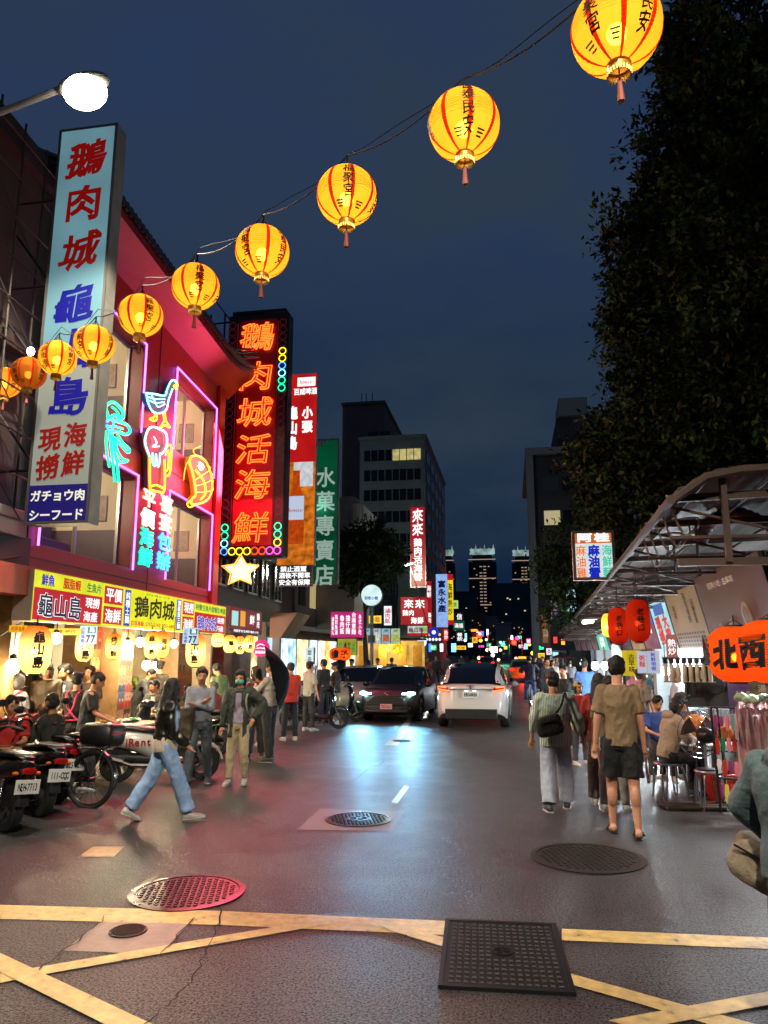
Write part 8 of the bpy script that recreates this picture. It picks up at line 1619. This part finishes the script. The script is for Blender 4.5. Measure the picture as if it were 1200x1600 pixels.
    M = Matrix.Rotation(rad(heading)-math.pi/2, 3, 'Z')
    W = lambda v: tuple(np.array(t.location)+np.array(M @ Vector(v)))
    return dict(o=t, W=W, J=J, A=A, nb=nb, P=P, hc=hc, T=T, Xt=Xt, Yt=Yt, H=H, Hp=Hp, chest=chest, rz=rad(heading)-math.pi/2)
def bag(label, d, pos, size, col, strap=None, name='shoulder_bag', rot=0., flap=None):
    """a bag carried by person d: pos and strap points in the person's own frame (shares of height from the pelvis)"""
    H = d['H']; L_ = lambda q: d['P']+(d['Xt']*q[0]+d['Yt']*q[1]+d['T']*q[2])*H; c = L_(pos); o = thing(name, label, 'bag', d['W'](c), d['rz']); mb = MB(); w, dp, h = [q*H for q in size]; R_ = Matrix.Rotation(rot, 3, 'Y')
    rings = []
    for z, k in ((-.5, .55), (-.47, .85), (-.3, 1.02), (0, 1.0), (.3, .95), (.46, .85), (.5, .6)): rings.append([tuple(R_ @ Vector((w/2*k*math.copysign(abs(math.cos(a))**.7, math.cos(a)), dp/2*k*math.copysign(abs(math.sin(a))**.8, math.sin(a)), z*h))) for a in np.linspace(0, 6.283, 19)[:-1]])
    mb.loft(rings); me = fuse(mb, .010, 3, .002, 7, 9); me.materials.append(cloth(col, 'bag')); link('body', me, o)
    mb = MB(); mb.tube([R_ @ Vector((-w*.36, -dp*.52, h*.22)), R_ @ Vector((w*.36, -dp*.52, h*.22))], .006, 5); mb.build('zip', mat('dark_zip', '#0b0b0b', .4), o)
    if strap: mb = MB(); mb.tube(smooth_line([np.array(L_(q))-c for q in strap]), .014, 6); mb.build('strap', cloth(col, 'bag'), o)
    return o
def gl(px, py): q = G(px, py); return (q[0], q[1])
def dl(px, D): q = deep(px, 1100, D); return (q[0], q[1])
# ---------------------------------------------------------------- walkers on the left
jw = person('woman with very long dark hair walking in a cropped dark jacket and pale wide jeans', (-4.03, 8.45), 30, 1.62, hair=('long', '#15100d'), top=('crop_jacket', mat('dark_satin', '#16140f', .34, noise=(6, .2))), inner=None, bottom=('jeans_wide', mat('pale_denim', '#8aa8d0', .8, noise=(5, .18), bump=(140, .2))), shoes='#b8b4ae', legs=((23, 3, 4), (-21, 3, 12)), arms=((8, 6, 40), (-12, 10, 16)), head=(48, 4), fem=True, vox=.0115, feet=(4, -26), lean=3)
mb = MB(); H = jw['H']; mb.loft([ell_ring(jw['P']+jw['T']*z*H, jw['Xt'], jw['Yt'], rx*H, ry*H) for z, rx, ry in ((-.035, .104, .084), (.0, .108, .086), (.05, .102, .080), (.09, .09, .07))]); mb.build('white_hem', cloth('#b8ac98', 'cloth'), jw['o'], smooth=60)
gm = person('older man in pale grey shirt and grey jeans walking with arms crossed', gl(308, 1229), -72, 1.70, skin='#b07a54', hair=('grey_short', '#2a2622'), top=('shirt', '#7c7e88'), bottom=('trousers', '#3c4448'), shoes='#1c1e24', legs=((16, 3, 8), (-10, 3, 14)), hands=((-.02, .10, .185, .9), (.03, .115, .165, .9)), head=(6, 8), vox=.0125, glasses=False, lean=2)
H = gm['H']; o = thing('draped_jacket', 'brown olive jacket hanging over the arm of the man with crossed arms', 'jacket', gm['W'](gm['A'][0][1])); mb = MB()
for k, (x, y) in enumerate(((-.10, 0), (-.03, -.03), (.04, .0))): mb.loft([ell_ring((x, y, .02), (1, 0, 0), (0, 1, 0), .07, .06), ell_ring((x-.02, y, -.2), (1, 0, 0), (0, 1, 0), .075, .07), ell_ring((x-.03, y-.02, -.5), (1, 0, 0), (0, 1, 0), .07, .065), ell_ring((x-.01*k, y, -.62-.04*k), (1, 0, 0), (0, 1, 0), .045, .04)])
me = fuse(mb, .014, 3, .012, 4, 4); me.materials.append(cloth('#3a2f1c', 'cloth')); link('garment', me, o)
mw = person('woman in dark green jacket with teal face mask walking towards the camera, hand on hip', gl(371, 1225), -84, 1.63, hair=('bob', '#100c0b'), top=('coat', '#262b23'), inner='#8a7c8c', bottom=('trousers', '#9a8a68'), shoes='#8c8a84', legs=((6, 3, 4), (14, 3, 22)), arms=((2, 12, 12), (0, 0, 0)), hands=(None, (-.155, .055, .055, 1.8)), head=(-4, 6), mask='#5fae9c', fem=True, vox=.0115)
bag('grey beige shoulder bag strap and pouch behind the masked woman', mw, (-.06, -.10, .14), (.14, .07, .2), '#8a8470', [(-.085, .01, .29), (-.075, .085, .22), (-.09, .07, .10), (-.1, -.05, .05)], 'backpack')
ws = person('man in pale shirt and black trousers with glasses standing in profile under an umbrella', gl(418, 1190), 165, 1.74, hair=('short', '#0e0b0a'), top=('shirt', '#a49d92'), bottom=('trousers', '#14120f'), shoes='#15120f', legs=((4, 3, 4), (-6, 3, 2)), hands=((.03, .16, .24, .8), (-.02, .17, .20, .8)), head=(-4, 4), vox=.0125, glasses=True, lean=-4)
pl_ = person('woman in dark red plaid top and black trousers photographing with raised hands', gl(398, 1184), 120, 1.60, hair=('mid', '#0f0b0a'), top=('shirt', stripes('#5a1c18', '#2a1412', 20.)), bottom=('wide', '#0f0f14'), shoes='#25201c', hands=((.05, .17, .25, .8), (-.05, .17, .24, .8)), fem=True, vox=.014)
og = person('person in bright orange red jacket under the black umbrella', gl(452, 1157), 120, 1.66, hair=('short', '#141010'), top=('jacket', '#b8280e'), bottom=('trousers', '#15141a'), shoes='#b4b0a8', arms=((10, 8, 40), (20, 10, 60)), vox=.015)
um = ws; 
def umbrella(label, tip, hand, R, m, rz=0., ribs=8, droop=.38):
    """tip and hand are world points of the shaft"""
    tip, hand = np.array(tip), np.array(hand); ax = _u(tip-hand); x, y = frame_of(ax); o = thing('umbrella', label, 'umbrella', tuple(hand)); mb = MB(); mb.tube([np.zeros(3), tip-hand+ax*.05], .008, 6); mb.build('shaft', STEEL, o)
    rows = []
    for j in range(6):
        q = j/5; row = []
        for k in range(ribs*2): a = math.pi*k/ribs; sc2 = 1 if k % 2 == 0 else (1-.06*q); row.append(tuple(tip-hand+(x*math.cos(a)+y*math.sin(a))*R*q*sc2-ax*R*droop*q**1.8*(1 if k % 2 == 0 else .93)))
        rows.append(row)
    mb = MB(); mb.loft(rows[1:], cap=False); mb.add([tuple(tip-hand)]+rows[1], [(0, 1+k, 1+(k+1) % (ribs*2)) for k in range(ribs*2)]); cp = mb.build('canopy', m, o, smooth=0, fix=False)
    mb = MB()
    for k in range(ribs): a = 2*math.pi*k/ribs; mb.tube([tuple(tip-hand+(x*math.cos(a)+y*math.sin(a))*R*q-ax*(R*droop*q**1.8+.008)) for q in (0, .3, .6, 1)], .004, 4)
    mb.build('rib', STEEL, o); return o
hd = np.array(ws['W'](ws['A'][0][2])); umbrella('large black umbrella tilted over the person in orange', deep(452, 1052, 13.7), hd+np.array([.03, .05, .03]), .62, mat('black_umbrella_cloth', '#060606', .8, spec=.15), droop=.55)
person('person with raised bare arm standing behind the umbrella', gl(482, 1142), 60, 1.66, hair=('short', '#120e0c'), top=('tee', '#9a968e'), bottom=('trousers', '#1c1c22'), hands=(None, (.02, .10, .38, 1.2)), vox=.016)
person('man in black jacket and navy trousers standing left of a pair by the orange lanterns', gl(505, 1132), 155, 1.70, hair=('short', '#0e0b0a'), top=('jacket', '#121214'), bottom=('trousers', '#1a2030'), shoes='#1c1a1c', hands=((-.02, .13, .17, .8), None), head=(0, 2), vox=.015)
person('man in dark jacket and khaki trousers standing right of a pair by the orange lanterns', gl(524, 1130), 205, 1.62, hair=('short', '#120d0b'), top=('jacket', '#1c1a17'), inner='#b0aca4', bottom=('trousers', '#8a7a5c'), shoes='#b0aca0', head=(10, 10), vox=.015)
person('person in pale blue jacket standing by the yellow lit shop entrance', gl(549, 1108), -100, 1.66, hair=('short', '#1a1412'), top=('jacket', '#6f8098'), bottom=('trousers', '#2a2c34'), vox=.018)
# ---------------------------------------------------------------- restaurant people
def inside(lb, px, D, hdg, **k): return person(lb, dl(px, D), hdg, **k)
inside('laughing man in red shirt seated at the far left table', 20, 9.7, -70, H=1.68, skin='#b87c54', hair=('short', '#14100e'), top=('tee', '#a8201c'), bottom=('trousers', '#22242c'), legs=((85, 8, 85), (85, 8, 85)), hands=((.08, .2, .1, .8), (-.06, .2, .1, .8)), sit=.45, head=(0, 12), vox=.014, glasses=False)
inside('woman in grey top and pink apron straps behind the man in red', 24, 10.9, 80, H=1.58, hair=('bob', '#15100e'), top=('tee', '#4c4a50'), bottom=('trousers', '#2c2c34'), apron='#c02c4c', fem=True, vox=.016)
inside('tall man in olive brown sweater standing under the large lantern', 70, 11.4, -60, H=1.76, hair=('mid', '#2a1a12'), top=('sweater', '#3d2e18'), bottom=('trousers', '#2a2420'), head=(-10, 22), arms=((12, 6, 45), (12, 6, 50)), vox=.015)
inside('young man in white shirt under an open dark jacket looking down', 105, 11.8, -100, H=1.72, hair=('short', '#120e0c'), top=('jacket', '#1c1a1e'), inner='#c4bcac', bottom=('trousers', '#201e22'), head=(-30, 20), vox=.015)
inside('worker in black top with pink apron straps crossed on the back', 118, 11.0, 95, H=1.60, hair=('short', '#14100e'), top=('tee', '#141214'), bottom=('trousers', '#1c1a1c'), apron='#d03458', vox=.014)
inside('woman with hair in a bun in black tee and long dark skirt standing sideways', 136, 10.6, 30, H=1.62, hair=('bun', '#17110e'), top=('tee', '#121012'), bottom=('skirt', '#25211f'), arms=((20, 8, 50), (20, 8, 50)), lean=6, head=(0, 20), fem=True, vox=.014)
inside('person looking out behind the woman with the bun', 138, 12.6, -95, H=1.66, hair=('short', '#1c1613'), top=('tee', '#4a3c30'), bottom=('trousers', '#222'.replace('222', '222222')), vox=.018)
inside('face of a person between the olive sweater man and the young man', 95, 12.5, -80, H=1.62, hair=('short', '#15100e'), top=('tee', '#2c2a30'), bottom=('trousers', '#222222'), vox=.018)
inside('man in dark green jacket seated with a cup raised to his mouth beside the scooters', 83, 10.0, 178, H=1.70, skin='#b57a52', hair=('short', '#1c1511'), top=('jacket', '#22251a'), bottom=('trousers', '#1c1e22'), legs=((85, 6, 85), (85, 6, 85)), hands=((.05, .13, .34, .8), (-.05, .16, .2, .8)), sit=.45, head=(0, 4), vox=.014)
inside('man in dark grey suit jacket seated at the round table inside', 243, 14.9, -95, H=1.70, skin='#b57a52', hair=('short', '#120e0c'), top=('jacket', '#2c2c30'), inner='#b8b0a0', bottom=('trousers', '#1c1c20'), legs=((85, 8, 85), (85, 8, 85)), hands=((.06, .17, .12, .8), (-.08, .17, .12, .8)), sit=.45, head=(-25, 14), glasses=True, vox=.017)
inside('cook in dark vest and pale sleeves seen from behind at the kitchen window', 247, 16.5, 80, H=1.70, hair=('short', '#2a2420'), top=('vest', '#3a332c'), bottom=('trousers', '#222222'), vox=.018)
inside('kitchen worker in dark jacket leaning in the left of the kitchen window', 214, 15.8, 0, H=1.62, hair=('short', '#15100e'), top=('sweater', '#23242a'), bottom=('trousers', '#222222'), lean=25, arms=((50, 5, 20), (50, 5, 20)), vox=.018)
inside('worker in green vest and grey tee leaning over a table in the passage', 346, 16.0, 150, H=1.68, hair=('short', '#120e0c'), top=('vest', '#5c7048'), bottom=('trousers', '#2a2a2e'), lean=14, head=(0, 20), vox=.018)
inside('grey haired diner in maroon seated in the passage', 340, 15.2, 160, H=1.62, hair=('short', '#3c4642'), top=('shirt', '#6a2a26'), bottom=('trousers', '#222222'), legs=((85, 6, 85), (85, 6, 85)), sit=.45, lean=10, hands=((.06, .2, .12, .8), (-.06, .2, .12, .8)), vox=.018)
inside('dark haired person behind the plaid top woman', 398, 15.6, -100, H=1.60, hair=('bob', '#110d0c'), top=('jacket', '#1c1a1c'), bottom=('trousers', '#222222'), vox=.018)
# ---------------------------------------------------------------- right side
tm_ = person('tall man in brown tee and black shorts in slippers walking away on the right', gl(978, 1306), 88, 1.86, skin='#c08a70', hair=('short', '#0e0b09'), top=('tee', '#7a6448'), bottom=('shorts', '#08090d'), legs=((-7, 2, 3), (9, 2, 4)), arms=((-6, 8, 14), (-3, 11, 10)), barefoot=True, head=(-12, 4), vox=.0105, feet=(0, 0), wid=.95)
sp_ = person('person in green white striped short sleeved shirt and pale trousers walking away', gl(872, 1266), 94, 1.66, hair=('short', '#1c120c'), top=('loose_tee', stripes('#6f8876', '#ccd3c2', 16.)), bottom=('wide', '#a0a6b8'), shoes='#26242a', legs=((12, 3, 6), (-8, 3, 12)), arms=((-8, 22, 14), (6, 14, 12)), head=(-4, 10), vox=.0115, wid=1.08)
bag('black soft bag slung across the back of the striped shirt person', sp_, (-.055, -.135, .09), (.20, .08, .15), '#0f0e0e', [(-.08, -.005, .085), (-.05, -.03, .11), (.03, -.125, .22), (.075, -.055, .315), (.085, .02, .30), (.05, .1, .22)], rot=-.25)
rw = person('woman with long dark hair in red jacket and grey trousers beside the tall man', gl(945, 1260), 80, 1.62, hair=('long', '#120d0b'), top=('jacket', '#8e1c12'), bottom=('wide', '#5c5450'), shoes='#a8a49c', legs=((4, 3, 3), (8, 3, 6)), arms=((4, 8, 10), (6, 10, 25)), fem=True, vox=.013)
bag('dark bag with a white plush charm at the hip of the woman in red', rw, (.085, -.06, .0), (.13, .07, .16), '#181416', [(.08, -.03, .06), (.05, -.095, .2), (-.06, -.05, .315), (-.075, .03, .29)])
o = thing('plush_charm', 'small white plush charm hanging on the dark bag', 'charm', rw['W'](rw['P']+rw['Xt']*.02*1.62-rw['Yt']*.12*1.62+rw['T']*.03)); mb = MB(); mb.ell((0, 0, 0), (.035, .03, .035)); mb.ell((0, 0, .045), (.028, .026, .026)); mb.ell((.02, 0, .075), .01, 8, 6); mb.ell((-.02, 0, .075), .01, 8, 6); mb.build('body', cloth('#b4b0aa', 'plush'), o)
person('person in white trousers close behind the tall man', gl(962, 1268), 85, 1.6, hair=('short', '#14100e'), top=('tee', '#6a5c48'), bottom=('trousers', '#a8a49c'), shoes='#b0aca4', vox=.016)
stp = (s1[0], s1[1]); st_ = person('person in beige hooded jacket with glasses seated on a stool eating at the stall', (stp[0], stp[1]), 12, 1.66, hair=('bob', '#120e0c'), top=('hoodie', '#8a7460'), bottom=('trousers', '#12131a'), shoes='#243a50', legs=((82, 4, 78), (78, 6, 84)), hands=((.05, .21, .14, .8), (-.05, .20, .13, .8)), sit=.46, lean=12, head=(0, 18), glasses=True, vox=.0115, fem=True)
person('boy in blue tee seated facing the camera behind the stall table', dl(1026, 11.2), -95, 1.52, hair=('short', '#15100e'), top=('tee', '#1e3a7a'), bottom=('trousers', '#222228'), legs=((85, 6, 85), (85, 6, 85)), hands=((.05, .2, .12, .8), (-.05, .2, .12, .8)), sit=.46, head=(10, 22), vox=.013)
bc = person('person in black jacket and brown cap with ponytail seated with back to the camera', dl(1068, 10.7), 110, 1.62, hair=('bun', '#15100e'), top=('jacket', '#101013'), bottom=('trousers', '#15151a'), legs=((85, 6, 85), (85, 6, 85)), hands=((.05, .2, .14, .8), (-.05, .2, .14, .8)), sit=.46, head=(35, 8), cap='#3a2a1e', fem=True, vox=.013)
bag('thin brown strap bag across the back of the person in the brown cap', bc, (.07, -.08, .0), (.1, .05, .1), '#3c2820', [(.06, -.085, .05), (0, -.10, .16), (-.06, -.06, .29), (-.07, .02, .3)])
person('person with hair in a bun and grey tee at the stall counter', dl(1004, 12.6), 30, 1.62, hair=('bun', '#4a4440'), top=('tee', '#8a7c70'), bottom=('trousers', '#2a2a30'), vox=.016, fem=True)
person('person in pink top at the farther stall counter', dl(992, 14.2), 20, 1.64, hair=('short', '#2a2422'), top=('tee', '#b884a4'), bottom=('trousers', '#2a2a30'), vox=.018)
person('stall cook in white seen behind the bright bulbs', dl(1060, 13.0), 160, 1.62, hair=('short', '#2a2422'), top=('tee', '#a8a8ac'), bottom=('trousers', '#2a2a30'), vox=.018, cap='#8a8c94')
person('child in red vest and tan cap by the woman in red', gl(908, 1195), -60, 1.38, hair=('bob', '#15100e'), top=('vest', '#8e1418'), bottom=('trousers', '#3a3a40'), cap='#a88a5c', vox=.016)
person('man in sky blue shirt seen from behind at the far stalls', dl(916, 17.5), 85, 1.72, hair=('short', '#2c2a28'), top=('tee', '#4a78b8'), bottom=('trousers', '#3c4048'), vox=.018)
person('person in dark jacket with mint green folded umbrella walking towards the camera', gl(886, 1168), -100, 1.62, hair=('short', '#120e0c'), top=('jacket', '#17181a'), bottom=('trousers', '#1c1c20'), head=(-30, 0), vox=.016)
p = G(898, 1170); o = thing('mint_board', 'mint green flat panel carried beside the dark jacketed person', 'panel', (p[0], p[1]-.2, 0), -.35); mb = MB(); mb.loft([[(-.16, -.03, .35), (.14, -.03, .30), (.14, .03, .30), (-.16, .03, .35)], [(-.02, -.04, 1.15), (.16, -.04, 1.12), (.16, .04, 1.12), (-.02, .04, 1.15)]]); mb.build('face', mat('mint_panel_cloth', '#3fa08c', .6, noise=(6, .2)), o); mb = MB(); mb.tube([(.155, -.035, .28), (.175, -.045, 1.14)], .012, 5); mb.build('edge', mat('white_edge', '#a8b4b0', .5), o)
person('man in navy jacket with glasses walking beside the cyclist', gl(858, 1128), -60, 1.72, hair=('short', '#0e0c0b'), top=('jacket', '#14161e'), bottom=('trousers', '#20222a'), head=(-10, 0), glasses=True, vox=.016)
cyp = (gl(830, 1108)[0], gl(830, 1108)[1]+.5); person('cyclist in navy jacket and blue jeans riding away', (cyp[0], cyp[1]-.24), 90, 1.70, hair=('short', '#120e0c'), top=('jacket', '#131a30'), bottom=('trousers', '#3c5c90'), legs=((60, 6, 70), (38, 6, 30)), hands=((.14, .24, .2, .8), (-.14, .24, .2, .8)), sit=.88, lean=14, vox=.016)
for i, (px, py, hd_, H_, hs, tc_, bc_, lb) in enumerate([(866, 1100, -80, 1.62, 'bob', '#8a8078', '#2a2a30', 'woman in pale top behind the man with glasses'), (880, 1092, 85, 1.6, 'long', '#2c2a44', '#20202a', 'person in indigo top walking away in the crowd'), (893, 1098, 90, 1.6, 'short', '#3a3a40', '#20202a', 'person in grey jacket at the edge of the stalls'), (850, 1088, -95, 1.7, 'short', '#25222a', '#1c1c22', 'person in dark clothes under the dark red umbrella'), (838, 1080, -90, 1.68, 'short', '#1a1a1e', '#1c1c22', 'person in black walking up the middle of the crowd'), (872, 1075, -90, 1.65, 'bob', '#6a5a50', '#2a2830', 'person in tan top far in the crowd'), (822, 1064, -90, 1.7, 'short', '#20242c', '#1c1c22', 'pedestrian near the distant taxi'), (668, 1078, -80, 1.66, 'short', '#8a3424', '#2a2830', 'person in rust red top between the two cars'), (682, 1070, -90, 1.68, 'short', '#1c1c20', '#1c1c22', 'dark figure beyond the white car on its left'), (700, 1066, 90, 1.66, 'short', '#2a2c34', '#1c1c22', 'pedestrian seen over the roof of the white car at its left'), (722, 1064, -90, 1.7, 'short', '#33302c', '#1c1c22', 'pedestrian seen over the middle of the white car roof'), (742, 1062, 90, 1.64, 'bob', '#4c4640', '#1c1c22', 'woman in brown seen over the white car roof'), (590, 1096, -90, 1.66, 'short', '#c0a890', '#30303a', 'person in cream top by the food stall'), (612, 1090, 100, 1.66, 'short', '#20304a', '#20202a', 'person in blue top at the food stall'), (575, 1104, 80, 1.62, 'bob', '#3a2a2a', '#20202a', 'person in brown top at the stall entrance'), (646, 1074, -90, 1.68, 'short', '#1c2a5a', '#20202a', 'person in blue beside the dark van')]):
    person(lb, gl(px, py), hd_, H_, hair=(hs, '#120e0c'), top=('jacket', tc_), bottom=('trousers', bc_), legs=((12, 3, 5), (-10, 3, 10)), vox=.024, group=None)
for px, py, Y, R, c_, lb in ((880, 1022, 34, .55, '#4a1c20', 'dark red umbrella over the crowd near the canopy end'), (868, 1018, 46, .55, '#16181c', 'black umbrella in the distant crowd'), (852, 1020, 58, .6, '#20242a', 'dark grey umbrella at the far end of the crowd'), (640, 1042, 31, .6, '#181420', 'dark umbrella beside the black van')):
    tip = at(px, py, Y); umbrella(lb, tip, tip-np.array([.05, 0, .9]), R, mat('umbrella_'+c_[1:], c_, .6), droop=.32)
# ---------------------------------------------------------------- close figure at the right edge
fg = person('person in grey green hooded jacket and navy cap cut by the right edge', (deep(1252, 1300, 3.55)[0], deep(1252, 1300, 3.55)[1]), 48, 1.68, hair=('short', '#0f0c0b'), top=('hoodie', '#465a60'), bottom=('trousers', '#0d0e1a'), shoes='#202024', cap='#0c1022', hands=((.06, .17, .10, .9), (-.13, .12, .04, 1.3)), head=(0, 8), vox=.0105, wid=1.02, fem=False)
bag('beige canvas bag with dark green bottom held by the person at the right edge', fg, (-.17, .10, -.035), (.20, .10, .14), '#857866', [(-.1, .08, .03), (-.09, .09, .2), (-.08, .04, .3), (-.07, -.03, .3)], 'tote_bag', rot=.35)
